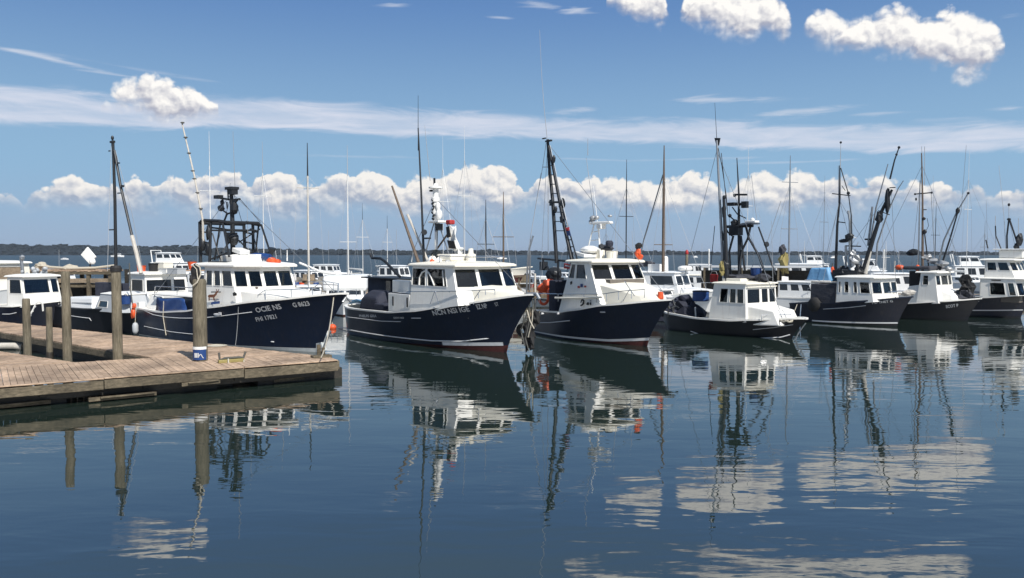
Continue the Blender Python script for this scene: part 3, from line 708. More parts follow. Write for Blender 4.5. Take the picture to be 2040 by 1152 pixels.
            for a, b in zip(us, us[1:]):
                for c, d in zip(vs_, vs_[1:]):
                    if any(w_[0] - 1e-6 <= a and b <= w_[1] + 1e-6 and w_[2] - 1e-6 <= c and d <= w_[3] + 1e-6 for w_ in ws): continue
                    q = [P(a, c), P(b, c), P(b, d), P(a, d)]; qi = [v - nrm * thick for v in q]; m.add(q + qi, [(0, 1, 2, 3), (7, 6, 5, 4), (0, 4, 5, 1), (1, 5, 6, 2), (2, 6, 7, 3), (3, 7, 4, 0)])
            for w_ in ws: panes.append((P(w_[0], w_[2]), P(w_[1], w_[2]), P(w_[1], w_[3]), P(w_[0], w_[3]), nrm))
        cb = m.build(name, mat, s.root, label=label)
        if frames:
            for q in panes:
                p4, nn = q[:4], q[4]; g = MB(); a = [v - nn * .02 for v in p4]; b = [v - nn * .028 for v in p4]
                g.add(a + b, [(0, 1, 2, 3), (7, 6, 5, 4), (0, 4, 5, 1), (1, 5, 6, 2), (2, 6, 7, 3), (3, 7, 4, 0)]); wo = g.build('window', glass, s.root)
                if frame:
                    f = MB(); c = sum(p4, Vector()) / 4
                    for v0, v1 in zip(p4, p4[1:] + p4[:1]): f.tube([v0 + nn * .004, v1 + nn * .004], .02, 4)
                    f.build('frame', frames, wo)
        if interior:
            xm = lerp(A, C, .62); wi = min(wb, wt) * .86
            m = MB().box((xm, 0, lerp(zb, zw[0], .5)), (abs(C - A) * .4, wi * 1.6, (zw[0] - zb))).box((lerp(A, C, .45), -wi * .45, zw[0] + .12), (.12, .45, .6)).box((lerp(A, C, .3), wi * .5, lerp(zb, zw[0], .75)), (abs(C - A) * .25, .5, (zw[0] - zb) * .9))
            m.build('console', 'inside', s.root)
        return cb
    def roof(s, over=(.12, .35, .10), z=None, th=.10, crown=.10, mat='white', name='roof', aftx=None):
        top = s.top; z = z if z is not None else s.zt; a, f, sd = over
        n = len(top); pts = []
        xm = sum(p[0] for p in top) / n; x_a = min(p[0] for p in top); x_f = max(p[0] for p in top)
        for x, y in top:
            nx = x - a if abs(x - x_a) < 1e-3 else x + f
            if aftx is not None and abs(x - x_a) < 1e-3: nx = aftx
            pts.append(Vector((nx, y + (sd if y > 0 else -sd), z)))
        m = MB(); lv = [(1, 0), (1.0, th * .6), (.95, th), (.6, th + crown * .7), (.02, th + crown)]; c = Vector(((min(p.x for p in pts) + max(p.x for p in pts)) / 2, 0, z))
        for f_, dz in lv:
            for p in pts: q = c + (p - c) * f_; m.v.append(Vector((q.x, q.y, z + dz)))
        for i in range(len(lv) - 1):
            for j in range(n): m.f.append((i * n + j, i * n + (j + 1) % n, (i + 1) * n + (j + 1) % n, (i + 1) * n + j))
        m.f.append(tuple(range(n))); m.f.append(tuple((len(lv) - 1) * n + j for j in range(n)))
        return m.build(name, mat, s.root, bevel=.02)
    def trunk(s, x0, x1, w0, w1, z0, h0, h1, mat='white', name='trunk_cabin', ports=0):
        """low raised cabin ahead of the wheelhouse, falling and narrowing to the bow"""
        m = MB(); n = 12
        for i in range(n + 1):
            t = i / n; x = lerp(x0, x1, t); w_ = lerp(w0, w1, t ** 1.6); z0 = s.sh(x) - .12; w_ = min(w_, s.half(x, s.sh(x)) - .2); zt = lerp(h0, h1, t ** 1.3)
            if i == n: zt -= .10; 
            for yy, zz in ((-w_, z0), (-w_ * .94, zt - .12), (-w_ * .78, zt), (0, zt + .05), (w_ * .78, zt), (w_ * .94, zt - .12), (w_, z0)): m.v.append(Vector((x, yy, zz)))
        for i in range(n):
            for j in range(6): m.f.append((i * 7 + j, i * 7 + 7 + j, i * 7 + 8 + j, i * 7 + 1 + j))
        m.f.append(tuple(range(7))); m.f.append(tuple(n * 7 + j for j in range(7)))
        return m.build(name, mat, s.root, smooth=True, bevel=.03)
    def tube(s, name, mat, paths, r=.02, n=6, r1=None, parent=None, label=None):
        m = MB()
        for p in paths: m.tube(p, r, n, r1)
        return m.build(name, mat, parent or s.root, label=label)
    def rail(s, pts, h=.35, posts=5, name='hand_rail', r=.018, mat='steel'):
        pts = [Vector(p) for p in pts]; m = MB(); m.tube([pts[0] - Vector((0, 0, h))] + pts + [pts[-1] - Vector((0, 0, h))], r, 6)
        for k in range(1, posts):
            t = k / posts * (len(pts) - 1); i = int(t); p = pts[i].lerp(pts[min(i + 1, len(pts) - 1)], t - i); m.tube([p, p - Vector((-.03, 0, h))], r * .9, 5)
        return m.build(name, mat, s.root)
    def radome(s, c, r=.3, h=.28, name='radar_dome', mat='whitep'):
        return MB().lathe([(r * .8, 0), (r, h * .25), (r, h * .6), (r * .8, h * .88), (r * .4, h)], c, 14).build(name, mat, s.root, smooth=True)
    def thing(s, name, label, cat, l, rz=0.0, group=None): return empty(name, s.W(l), s.a + rz, label, cat, group)

def crate(root, l, w_, h, mat='whitep'):
    """open fish box / lobster crate: slatted walls and a rim"""
    t = .03; m = MB().box((0, 0, t / 2), (l, w_, t))
    m.box((0, -w_ / 2, h / 2), (l, t, h)).box((0, w_ / 2, h / 2), (l, t, h)).box((-l / 2, 0, h / 2), (t, w_, h)).box((l / 2, 0, h / 2), (t, w_, h)); m.build('box', mat, root, bevel=.008)
    r = MB()
    for y in (-1, 1): r.box((0, y * (w_ / 2 + .012), h - .02), (l + .07, .03, .05))
    for x in (-1, 1): r.box((x * (l / 2 + .012), 0, h - .02), (.03, w_ + .07, .05))
    r.build('rim', mat, root)
def barrel(root, r, h, mat='blue'):
    MB().lathe([(r * .9, 0), (r, .04), (r, h * .33), (r * 1.03, h * .35), (r, h * .38), (r, h * .66), (r * 1.03, h * .68), (r, h * .71), (r, h - .05), (r * .92, h), (r * .88, h - .03), (.01, h - .03)], n=18).build('drum', mat, root, smooth=True)
    MB().lathe([(r * 1.02, 0), (r * 1.04, .03), (r * 1.02, .05)], (0, 0, h - .06), 18).build('lid_ring', 'dmetal', root)
def buoy(root, r, h, mat='orange'):
    MB().lathe([(.03, 0), (r * .7, h * .08), (r, h * .25), (r, h * .75), (r * .7, h * .93), (r * .25, h)], n=14).build('float', mat, root, smooth=True)
    MB().tube([(0, 0, h * .98), (0, 0, h * 1.12), (.03, 0, h * 1.2)], .02, 6).build('eye', 'rope', root)

def V(*a): return Vector(a)
GRP = 'fishing boats moored side by side'
def lamp(b, p, d=(1, 0, 0), r=.09, name='deck_light', mat='dmetal'):
    return MB().lathe([(r * .45, -.12), (r, -.02), (r, .05), (r * .9, .06)], p, 10, axis=d).build(name, mat, b.root)
# ============ boat 1: nearest, beside the dock
b = b1 = Boat('fishing_boat', 'navy fishing boat behind the thickest pile, black pipe frame over its white wheelhouse', 'fishing boat', GRP, 3.9, stem=(640, 702), corner=(272, 668))
b.form([(0, 1.30), (2.5, 1.24), (5, 1.40), (7.1, 1.66), (10.8, 2.08), (14, 2.42)], over=1.75, boot=(.06, .16))
hb = b.hull(bottom='botw', stripe='stripe', stripeh=.0, xc=5.6, capw=.18, sole=.6)
b.line([(288, 619), (305, 627), (330, 632), (360, 634), (400, 634), (440, 630), (502, 622)], .018); b.line([(287, 650), (310, 655), (340, 661), (386, 666)], .016)
b.line([(475, 611), (473, 650), (469, 688)], .012, 'hull_seam')
b.text('OCIE NS', (512, 623), (566, 615), 10, 'name_lettering', bold=.02, parent=hb); b.text('PHI 17821', (512, 641), (555, 634), 8.5, 'port_lettering', bold=.01, parent=hb); b.text('G 8623', (592, 612), (626, 608), 9, 'number_lettering', bold=.02, parent=hb)
b.house(6.0, 9.05, 10.15, 1.62, 1.42, .78, 1.25, 3.42, wct=.72, rake=.85, zw=(2.60, 3.26), wins={'side': [(.08, .30), (.36, .58), (.64, .97)], 'facet': [(.06, .46), (.54, .95)], 'front': [(.04, .48), (.53, .96)], 'aft': [(.36, .64, 1.5, 3.2)]})
b.roof((1.0, .38, .12), th=.14, crown=.12)
b.trunk(8.8, 13.0, 1.45, .35, 1.5, 2.52, 2.22, ports=0)
b.box = None
# raised coaming and name things on the cabin side
st = b.px(446, 586, -1.6)
deer = MB(); s_ = .011
def decal(b, cx_, cy_, pts, Y, name, mat, sc_=1.0, parent=None, off=.015):
    m = MB()
    for poly in pts:
        q = [b.px(cx_ + p[0] * sc_, cy_ + p[1] * sc_, Y) for p in poly]; m.add([v + V(0, -off, 0) for v in q] + [v + V(0, -off + .01, 0) for v in q], [tuple(range(len(q)))] + [tuple(range(2 * len(q) - 1, len(q) - 1, -1))])
    return m.build(name, mat, parent or b.root)
decal(b, 424, 590, [[(-9, -1), (-6, -3), (2, -3), (5, -5), (6, -1), (3, 3), (-6, 3), (-9, 2)], [(4, -3), (7, -9), (10, -10), (12, -8), (9, -6), (7, -1)], [(-8, 2), (-6, 2), (-6, 9), (-8, 9)], [(1, 2), (3, 2), (4, 9), (2, 9)], [(8, -9), (7, -14), (8, -14), (9, -10)], [(10, -9), (12, -14), (13, -13), (11, -9)]], -1.66, 'deer_emblem', 'brown')
decal(b, 430, 604, [[(-9, -2), (8, -4), (8, 1), (-9, 3)]], -1.70, 'name_plate', 'blue'); decal(b, 431, 582, [[(-10, -1), (9, -1), (9, 1), (-10, 1)]], -1.64, 'vent_slot', 'dmetal')
decal(b, 468, 586, [[(-4, -2), (0, -4), (4, -1), (4, 3), (-3, 4)]], -1.66, 'side_light', 'rubber')
# hand rails over the foredeck
b.rail([b.px(514, 588, -1.25), b.px(528, 578, -1.2), b.px(580, 577, -.95), b.px(622, 574, -.6), b.px(640, 579, -.3)], .38, 4)
b.rail([V(9.6, 1.45, 2.75), V(11.5, 1.1, 2.8), V(13.0, .5, 2.78), V(13.6, 0, 2.72)], .38, 4); b.tube('bow_rail', 'steel', [[V(13.6, 0, 2.75), V(13.0, -.5, 2.78), V(12.6, -.62, 2.5)]], .018)
# black pipe frame above the after deck
fx0, fx1 = 5.05, 6.85; Z = 5.42; m = MB()
def loop(z, x0, x1, w0, w1, r): m.tube([V(x0, -w0, z - .05), V(x0 + .25, -w0, z + .06), V(x1 - .3, -w1, z + .0), V(x1, -w1 + .15, z - .05), V(x1, w1 - .25, z - .05), V(x1 - .3, w1, z - .12), V(x0 + .25, w0, z + .04), V(x0, w0, z - .05), V(x0, -w0, z - .05)], r, 8)
loop(Z, fx0, fx1, 1.1, 1.0, .075); loop(Z - .33, fx0 + .5, fx1 - .05, 1.0, .9, .04)
b1f = m.build('top_frame', 'dmetal', b.root)
m = MB()
for sd in (-1, 1):
    m.tube([V(fx0, sd * 1.1, Z), V(fx0 + .05, sd * 1.12, 3.5)], .075, 8); m.tube([V(fx0 + .85, sd * 1.05, Z), V(fx0 + .8, sd * 1.1, 3.5)], .07, 8)
    m.tube([V(fx1 - .1, sd * .95, Z - .1), V(fx1 + .55, sd * 1.05, 3.85)], .045, 6); m.tube([V(fx1 - .3, sd * .95, Z - .1), V(fx1 - .75, sd * 1.0, 3.7)], .04, 6)
    m.tube([V(fx1 + .45, sd, 4.05), V(fx0 + .8, sd * 1.1, 3.72)], .035, 6); m.tube([V(fx1 - .1, sd * .9, Z - .3), V(6.1, sd * .2, 4.5)], .03, 5); m.tube([V(fx0 + .9, sd, 4.9), V(fx0 + 1.6, sd, 3.6)], .03, 5); m.tube([V(6.1, sd * .2, 4.6), V(6.3, sd * 1.0, 3.75)], .035, 5)
    for zz in (5.0, 4.55, 4.0): m.tube([V(fx0, sd * 1.1, zz), V(fx0 + .83, sd * 1.08, zz - .1)], .04, 6)
m.build('frame_legs', 'dmetal', b.root)
bp_ = MB().ball((fx0 + .3, -1.15, 4.4), (.16, .14, .3), 8, .4, 2).ball((fx0 + .75, -1.1, 4.9), (.13, .12, .35), 8, .5, 5).ball((fx0 + .7, -1.1, 4.2), (.15, .13, .3), 8, .5, 6).build('rigging_blocks', 'dmetal', b.root, smooth=True)
# mast with its lamps and anchors
mx_ = b.px(462, 378, 0).x
b.tube('mast', 'dmetal', [[V(mx_, 0, 3.6), V(mx_, 0, 5.4), V(mx_ - .06, 0, 6.9)]], .12, 8, .085)
m = MB().box((mx_, 0, 6.95), (.55, .4, .12)).box((mx_ + .1, 0, 6.78), (.3, .3, .22)).tube([V(mx_ - .9, -.1, 6.55), V(mx_, 0, 6.42), V(mx_ + .5, .1, 6.45)], .05).box((mx_ - 1.0, -.1, 6.6), (.42, .25, .16)).tube([V(mx_ - .32, 0, 6.45), V(mx_ - .35, 0, 6.9), V(mx_ - .15, 0, 6.95)], .035)
m.tube([V(mx_ - .7, 0, 5.5), V(mx_ - .45, 0, 5.8), V(mx_ - .05, 0, 5.86)], .045).tube([V(mx_ - .95, 0, 6.2), V(mx_ - .85, 0, 6.0), V(mx_ - .4, 0, 5.82), V(mx_, 0, 5.85)], .04).ball((mx_ - .95, 0, 6.1), (.2, .16, .15), 8, .4, 4).ball((mx_ - .85, 0, 6.35), (.1, .1, .14), 8, .4, 4).ball((mx_ + .18, 0, 6.05), (.2, .18, .28), 8, .4, 7)
m.add([(mx_, -.04, 6.42), (mx_ + .55, -.04, 6.45), (mx_ + .1, -.04, 6.15), (mx_, .04, 6.42), (mx_ + .55, .04, 6.45), (mx_ + .1, .04, 6.15)], [(0, 1, 2), (5, 4, 3), (0, 3, 4, 1), (1, 4, 5, 2), (2, 5, 3, 0)])
m.tube([V(mx_ - .45, 0, 6.35), V(mx_ - .42, 0, 6.05)], .035); m.build('mast_fittings', 'dmetal', b.root)
MB().lathe([(.16, -.25), (.22, -.1), (.22, .15), (.14, .22)], (mx_ + .42, -.2, 4.65), 12, axis=(.5, -.3, .9)).build('floodlight', 'dmetal', b.root); MB().box((mx_ - .1, 0, 4.7), (.35, .4, .5)).build('winch_box', 'dmetal', b.root)
b.tube('whip_antenna', 'alu', [[V(mx_ + .1, .1, 6.9), b.px(464, 262, 0)]], .016, 5, .008); b.tube('whip_antenna', 'alu', [[V(mx_ - .05, -.1, 6.9), b.px(459, 365, 0)]], .02, 5)
b.tube('stay', 'dmetal', [[V(mx_ + .5, .1, 6.45), V(6.8, .9, 5.4)], [V(mx_ + .1, 0, 6.8), V(fx0 + .2, .9, 5.4)]], .012, 4)
# pale outrigger pole
p0, p1 = b.px(404, 440, -1.15), b.px(362, 243, -1.4); m = MB().tube([p0, p0.lerp(p1, .45) + V(.07, 0, 0), p1], .085, 8, .045)
b.tube('outrigger_pole', 'pole', [[p0 - V(0, 0, 1.2), p0, p0.lerp(p1, .45) + V(.10, 0, 0), p1]], .06, 8, .03)
m = MB()
for t in (.12, .28, .42, .5, .68, .84, .99): q = p0.lerp(p1, t) + V(.07, 0, 0); m.lathe([(.07, -.03), (.085, 0), (.07, .03)], q, 8).tube([q, q + V(-.2, 0, .02)], .02, 4)
m.build('pole_bands', 'drope', b.root)
# roof gear
MB().lathe([(.5, 0), (.55, .12), (.5, .28), (.3, .34)], (b.px(478, 512, 0).x, 0, 3.62), 16).build('radar_dome', 'whitep', b.root, smooth=True)
MB().box((b.px(455, 513, -.7).x, -.5, 3.75), (1.1, .7, .34)).box((b.px(500, 509, -.3).x, -.1, 3.78), (.5, .4, .36), rz=.3).build('roof_locker', 'white', b.root, bevel=.04)
MB().box((6.6, -.1, 3.62), (1.5, 2.1, .06)).build('roof_rack', 'dmetal', b.root)
q = b.px(480, 492, 0); MB().box((q.x, 0, 4.1), (.7, .5, .2), ry=.2).tube([(q.x, 0, 3.7), (q.x, 0, 4.1)], .06).build('antenna_base', 'whitep', b.root, bevel=.03)
t_ = b.thing('blue_bag', 'blue rolled cover on the wheelhouse roof between the black frame legs', 'cover', (b.px(508, 508, 0).x, .2, 3.68)); MB().tube([(-.6, 0, .16), (-.3, 0, .2), (.4, 0, .18), (.7, .1, .14)], .15, 9).build('roll', 'blue', t_, smooth=True)
t_ = b.thing('marker_float', 'orange red float on the roof front of the boat with the black pipe frame', 'float', b.px(541, 519, .1) - V(0, 0, .18), 0, 'orange floats and gear'); MB().ball((0, 0, .14), (.28, .22, .16), 10, .4, 3).ball((.3, .1, .12), (.14, .14, .12), 8, .3).build('body', 'orange', t_, smooth=True); MB().tube([(-.2, 0, .2), (0, -.1, .3), (.2, 0, .22)], .015, 4).build('lanyard', 'rope', t_)
t_ = b.thing('speaker_horn', 'black loudhailer horn on the roof edge right of the pipe frame', 'horn', b.px(541, 512, .9) - V(0, 0, .15)); MB().tube([(0, 0, 0), (0, 0, .25)], .05).build('stand', 'dmetal', t_); MB().lathe([(.06, -.1), (.12, .05), (.2, .2)], (0, 0, .35), 12, axis=(.3, 0, 1)).build('bell', 'dmetal', t_)
b.tube('light_wand', 'whitep', [[b.px(597, 524, .8), b.px(640, 542, 1.1), b.px(668, 546, 1.4)]], .05, 8)
b.tube('roof_antenna', 'whitep', [[b.px(572, 520, .9), b.px(572, 498, .9)]], .03, 6, .015)
# after deck: coamings, cover, bulwark
MB().add([b.px(290, 612, -1.5), b.px(303, 588, -1.3), b.px(318, 592, -1.3), b.px(306, 624, -1.6)] + [b.px(290, 612, -1.5) + V(0, .25, 0), b.px(303, 588, -1.3) + V(0, .25, 0), b.px(318, 592, -1.3) + V(0, .25, 0), b.px(306, 624, -1.6) + V(0, .25, 0)], [(0, 1, 2, 3), (7, 6, 5, 4), (0, 4, 5, 1), (1, 5, 6, 2), (2, 6, 7, 3), (3, 7, 4, 0)]).build('quarter_coaming', 'white', b.root, bevel=.03)
MB().add([V(1.0, -1.55, 1.0), V(5.8, -1.7, 1.2), V(5.8, -1.55, 2.02), V(1.6, -1.38, 1.86)] + [V(1.0, -1.3, 1.0), V(5.8, -1.4, 1.2), V(5.8, -1.4, 2.02), V(1.6, -1.2, 1.86)], [(0, 1, 2, 3), (7, 6, 5, 4), (0, 4, 5, 1), (1, 5, 6, 2), (2, 6, 7, 3), (3, 7, 4, 0)]).build('side_canvas', 'navy', b.root, bevel=.02)
MB().box((3.6, -1.42, 2.05), (4.4, .4, .06)).build('coaming_top', 'white', b.root, bevel=.02)
b.tube('coaming_rail', 'steel', [[V(1.2, -1.4, 1.9), V(1.4, -1.45, 2.42), V(5.8, -1.5, 2.46)], [V(3.4, -1.4, 2.08), V(3.6, -1.45, 2.44)], [V(4.8, -1.4, 2.08), V(5.0, -1.45, 2.44)]], .022)
t_ = b.thing('deck_tarp', 'blue tarpaulin bundle hung along the after side of the boat nearest the dock', 'tarpaulin', (3.6, -1.62, 1.72))
m = MB()
for k in range(9):
    for j in range(6): m.v.append(V(-1.3 + k * .33, -.14 - .05 * math.sin(k * 1.7 + j), .22 - .12 * j - .05 * math.sin(k * .8)))
for k in range(8):
    for j in range(5): m.f.append((k * 6 + j, k * 6 + 6 + j, k * 6 + 7 + j, k * 6 + 1 + j))
o = m.build('sheet', 'blue', t_, smooth=True); so_ = o.modifiers.new('thick', 'SOLIDIFY'); so_.thickness = .04
MB().box((b.px(277, 612, -1.6).x, -1.5, 1.45), (.3, .3, .34)).build('stern_post', 'white', b.root, bevel=.03)
b.tube('mooring_rope', 'rope', [[b.surf(327, 600) + V(0, -.02, 0), b.surf(326, 630) + V(0, -.03, 0), b.surf(331, 662) + V(0, -.03, 0), b.surf(333, 668) + V(0, -.05, 0)]], .02)
m = MB(); q = b.surf(432, 627, .03); m.ball(q, (.28, .03, .06), 8, .3).box(q + V(.25, 0, .05), (.2, .03, .12)); m.build('fish_mark', 'letter', b.root)
q = b.surf(542, 681, .02); MB().ball(q, (.16, .04, .03), 8).build('scupper', 'stripe', b.root)
t_ = b.thing('boat_fender', 'pale cylindrical fender hanging at the stern quarter of the boat nearest the dock', 'fender', b.px(274, 665, -1.95) + V(0, -.1, 0), 0, 'fenders and mooring floats'); buoy(t_, .14, .55, 'greyp'); MB().tube([(0, 0, .6), (0, .05, 1.4)], .015, 4).build('line', 'rope', t_)
t_ = b.thing('marker_float', 'orange red pick-up float hanging at the stern corner beside the black spar', 'float', b.px(268, 632, -2.0) + V(0, -.05, 0), 0, 'orange floats and gear'); MB().ball((0, 0, .2), (.15, .12, .26), 10, .35, 3).ball((.1, 0, .55), (.12, .1, .14), 8, .4, 6).build('body', 'orange', t_, smooth=True); MB().tube([(0, 0, .4), (-.25, 0, 1.3), (-.32, 0, 2.6)], .03).build('spar', 'drope', t_)
# stem gear
b.tube('bow_anchor', 'galv', [[V(13.75, 0, 2.3), V(14.1, 0, 2.28)], [V(14.15, -.2, 2.1), V(14.1, 0, 2.3), V(14.15, .2, 2.1)]], .05)
b.tube('bobstay', 'galv', [[V(13.1, 0, .9), V(12.7, -.05, .2), V(12.5, -.3, -.1)]], .05)
MB().add([V(11.6, -.12, -.3), V(12.75, -.1, .1), V(12.6, -.1, .42), V(12.0, -.16, .3), V(11.6, .12, -.3), V(12.75, .1, .1), V(12.6, .1, .42), V(12.0, .16, .3)], [(0, 1, 2, 3), (7, 6, 5, 4), (0, 4, 5, 1), (1, 5, 6, 2), (2, 6, 7, 3), (3, 7, 4, 0)]).build('stem_shoe', 'botw', b.root)

# ============ boat 2: centre left
b = b2 = Boat('fishing_boat', 'long navy centre fishing boat with arched side window and white radar mast', 'fishing boat', GRP, 3.9, stem=(1010, 703), corner=(664, 661))
b.form([(0, 1.32), (2.5, 1.28), (6.0, 1.33), (8.05, 1.50), (11.1, 1.96), (13.9, 2.40)], over=1.8, boot=(-.06, .30), round_stern=.6)
hb = b.hull(bottom='red', stripe=None, xc=7.3, capw=.16)
b.strip(lambda x: b.bz(x) - .01, lambda x: b.bz(x) + .13, 'boot_stripe', 'stripe', x0=9.3, x1=b.L - .1, off=.014, nt=1, side=(-1, 1), n=20, parent=hb)
b.line([(675, 653), (700, 658), (740, 665), (800, 673), (860, 679), (920, 680), (978, 674)], .028, 'lower_stripe'); b.line([(688, 630), (720, 635), (760, 640), (798, 641)], .018); b.line([(820, 634), (838, 634)], .02, 'vent_trim')
b.text('NCN NSI IGE', (864, 629), (940, 620), 10, 'name_lettering', bold=.02, parent=hb); b.text('EZ NP', (956, 616), (979, 613), 9, 'number_lettering', bold=.02, parent=hb); b.text('ST', (994, 610), (1001, 609), 7, 'small_lettering', parent=hb)
b.text('PHELPS GRA', (716, 632), (751, 632), 5, 'port_lettering', bold=.03, parent=hb); b.text('DEVI NO', (785, 635), (806, 635), 3.5, 'maker_lettering', bold=.03, parent=hb)
b.house(7.45, 11.45, 11.85, 1.68, 1.48, .66, 1.35, 3.45, rake=.85, wct=.6, zw=(2.62, 3.36), wins={'side': [(.02, .34), (.385, .82)], 'facet': [(.06, .94)], 'front': [(.05, .95)], 'aft': [(.35, .62, 1.6, 3.2)]})
b.roof((.25, .32, .10), th=.12, crown=.12, mat='cream')
MB().tube([b.px(835, 568, -1.56), b.px(836, 553, -1.53), b.px(841, 543, -1.51), b.px(849, 539, -1.50), b.px(855, 545, -1.51), b.px(859, 553, -1.53), b.px(865, 569, -1.57)], .035, 6).build('window_arch', 'white', b.root)
b.tube('window_bar', 'whitep', [[b.px(882, 539, -1.48), b.px(884, 570, -1.56)]], .022)
b.trunk(11.0, 13.2, 1.35, .55, 1.7, 2.66, 2.45, 'cream')
b.rail([b.px(812, 581, -1.72), b.px(870, 581, -1.7), b.px(920, 580, -1.6), b.px(985, 577, -1.05)], .05, 2, 'cabin_rail')
b.rail([b.px(944, 597, -1.3), b.px(957, 578, -1.25), b.px(986, 577, -.95)], .2, 3)
b.tube('dodger_stay', 'steel', [[b.px(866, 580, -1.72), b.px(874, 606, -1.75)], [b.px(857, 606, -1.75), b.px(866, 580, -1.72)]], .016)
# engine boxes on the after deck
x0 = b.px(776, 600, -1.55).x; x1 = b.px(819, 600, -1.55).x
lk = MB().box(((x0 + x1) / 2, -1.25, 1.72), (x1 - x0, .75, .98)).build('side_locker', 'white', b.root, bevel=.04)
for px_ in (782.5, 811): MB().box((b.px(px_, 598, -1.64).x, -1.635, 1.85), (.1, .03, .42)).build('handle', 'rubber', lk, bevel=.01)
MB().tube([V(x0, -1.6, 2.24), V(x1, -1.6, 2.22)], .02).build('locker_rail', 'dmetal', b.root)
wb_ = MB().box((5.2, -.3, 2.0), (1.6, 1.0, 1.5)).build('engine_box', 'white', b.root, bevel=.05)
cb_ = MB().box((2.35, .6, 1.75), (3.1, 1.6, 1.95)).build('hauler_shelter', 'navy_canvas', b.root, bevel=.03)
MB().box((3.2, .4, 2.78), (5.0, 1.9, .07)).build('shelter_roof', 'dmetal', b.root, bevel=.02); MB().box((3.0, -.215, 2.3), (.45, .03, .7)).build('shelter_door', 'dglass', cb_)
t_ = b.thing('covered_gear', 'charcoal canvas cover over gear on the after deck of the centre boat', 'canvas cover', (b.px(755, 600, -.9).x, -.85, .45))
m = MB(); pr = [(-1.1, .9), (-.75, 1.62), (-.3, 1.78), (.8, 1.75), (1.0, 1.3), (1.05, .9)]
for y_, f_ in ((-.65, .82), (-.3, 1), (.3, 1), (.65, .85)):
    for x_, z_ in pr: m.v.append(V(x_ + .04 * math.sin(9 * x_ + y_ * 5), y_, z_ * f_ - (.3 if z_ < 1 else 0)))
for i in range(3):
    for j in range(5): m.f.append((i * 6 + j, i * 6 + 1 + j, i * 6 + 7 + j, i * 6 + 6 + j))
m.f.append(tuple(range(6))); m.f.append(tuple(18 + k for k in range(6))); m.build('cover', 'navy_canvas', t_, bevel=.10)
MB().box((1.15, -.4, .95), (.9, .6, .5)).build('side_flap', 'navy_canvas', t_, bevel=.06)
t_ = b.thing('deck_tarp', 'pale blue tarpaulin spread at the stern of the centre boat', 'tarpaulin', (.9, .4, 1.3)); m = MB()
for i in range(7):
    for j in range(6): m.v.append(V(-.9 + i * .45, -1.3 + j * .5, .12 + .12 * math.sin(i * .9) + .05 * math.sin(j * 2 + i) + .1 * i * .5))
for i in range(6):
    for j in range(5): m.f.append((i * 6 + j, i * 6 + 1 + j, i * 6 + 7 + j, i * 6 + 6 + j))
o = m.build('sheet', 'blue_tarp', t_, smooth=True); q = o.modifiers.new('thick', 'SOLIDIFY'); q.thickness = .04
b.tube('davit', 'dmetal', [[b.px(797, 552, 0), b.px(767, 521, 0), b.px(758, 515, 0), b.px(741, 514, 0)], [b.px(741, 514, 0), b.px(738, 506, 0)]], .07, 8)
b.tube('davit_guy', 'alu', [[b.px(770, 519, 0), b.px(735, 548, 0)], [b.px(766, 521, 0), b.px(783, 505, 0)]], .012, 4)
# boom and thin masts
p0, p1 = b.px(834, 524, -1.2), b.px(781, 371, -1.2)
b.tube('boom', 'brownpole', [[p0, p1]], .075, 8, .045); b.tube('boom', 'pole', [[p0 + V(.35, .3, 0), p0.lerp(p1, .62) + V(.16, .2, 0)]], .055, 6)
b.tube('boom_support', 'whitep', [[b.px(820, 522, -1), b.px(824, 500, -1), b.px(838, 524, -1)]], .03)
b.tube('mast', 'dmetal', [[b.px(845, 528, -1), b.px(839, 380, -1), b.px(833, 255, -1)]], .06, 8, .028)
b.tube('whip_antenna', 'dmetal', [[b.px(833, 300, -1), b.px(833, 190, -1)]], .018, 5, .008); b.tube('whip_antenna', 'alu', [[b.px(857, 360, 0), b.px(846, 250, 0)]], .018, 5, .008)
q = b.px(845, 463, -1); lamp(b, q, (1, -.4, 0), .13); MB().box(b.px(850, 475, -1), (.4, .2, .07)).build('mast_bracket', 'dmetal', b.root)
# white radar tower
rx = b.px(868, 440, 0).x
b.tube('radar_mast', 'whitep', [[V(rx, 0, 3.7), V(rx, 0, 5.4)]], .05, 8); m = MB()
for sd in (-1, 1): m.tube([V(rx - .5, sd * .35, 3.7), V(rx, sd * .1, 5.35)], .03).tube([V(rx + .7, sd * .35, 3.7), V(rx + .1, sd * .1, 5.35)], .03)
m.build('mast_legs', 'galv', b.root)
MB().box((rx + .25, 0, 5.42), (.85, .6, .10)).build('mast_platform', 'whitep', b.root, bevel=.02)
MB().lathe([(.13, 0), (.14, .3), (.17, .32), (.17, .5), (.14, .52), (.14, .85), (.19, .87), (.19, 1.05), (.13, 1.08), (.13, 1.45), (.32, 1.47), (.32, 1.53), (.12, 1.58), (.06, 1.7)], (b.px(868, 420, 0).x, 0, 5.46), 14).build('radar_column', 'whitep', b.root, smooth=True)
MB().ball((rx + .28, 0, 5.75), (.16, .16, .25), 10).ball((rx + .2, 0, 6.1), (.12, .12, .22), 10).build('satellite_dome', 'whitep', b.root, smooth=True)
m = MB()
for k in range(7): m.box((rx + .02 + .05 * math.sin(k * 2), -.16, 5.55 + k * .14), (.14, .06, .07), ry=.5 * (-1) ** k)
m.box((rx + .25, 0, 5.18), (.3, .25, .3)).tube([V(rx - .5, 0, 6.85), V(rx + .1, 0, 6.82)], .035).ball((rx - .35, 0, 6.85), (.14, .1, .05), 8).tube([V(rx - .08, 0, 6.8), V(rx - .1, 0, 7.4)], .05)
m.build('mast_fittings', 'dmetal', b.root)
MB().box((b.px(897, 443, 0).x, 0, b.px(897, 443, 0).z), (.36, .28, .2)).build('red_lamp', 'redp', b.root, bevel=.05)
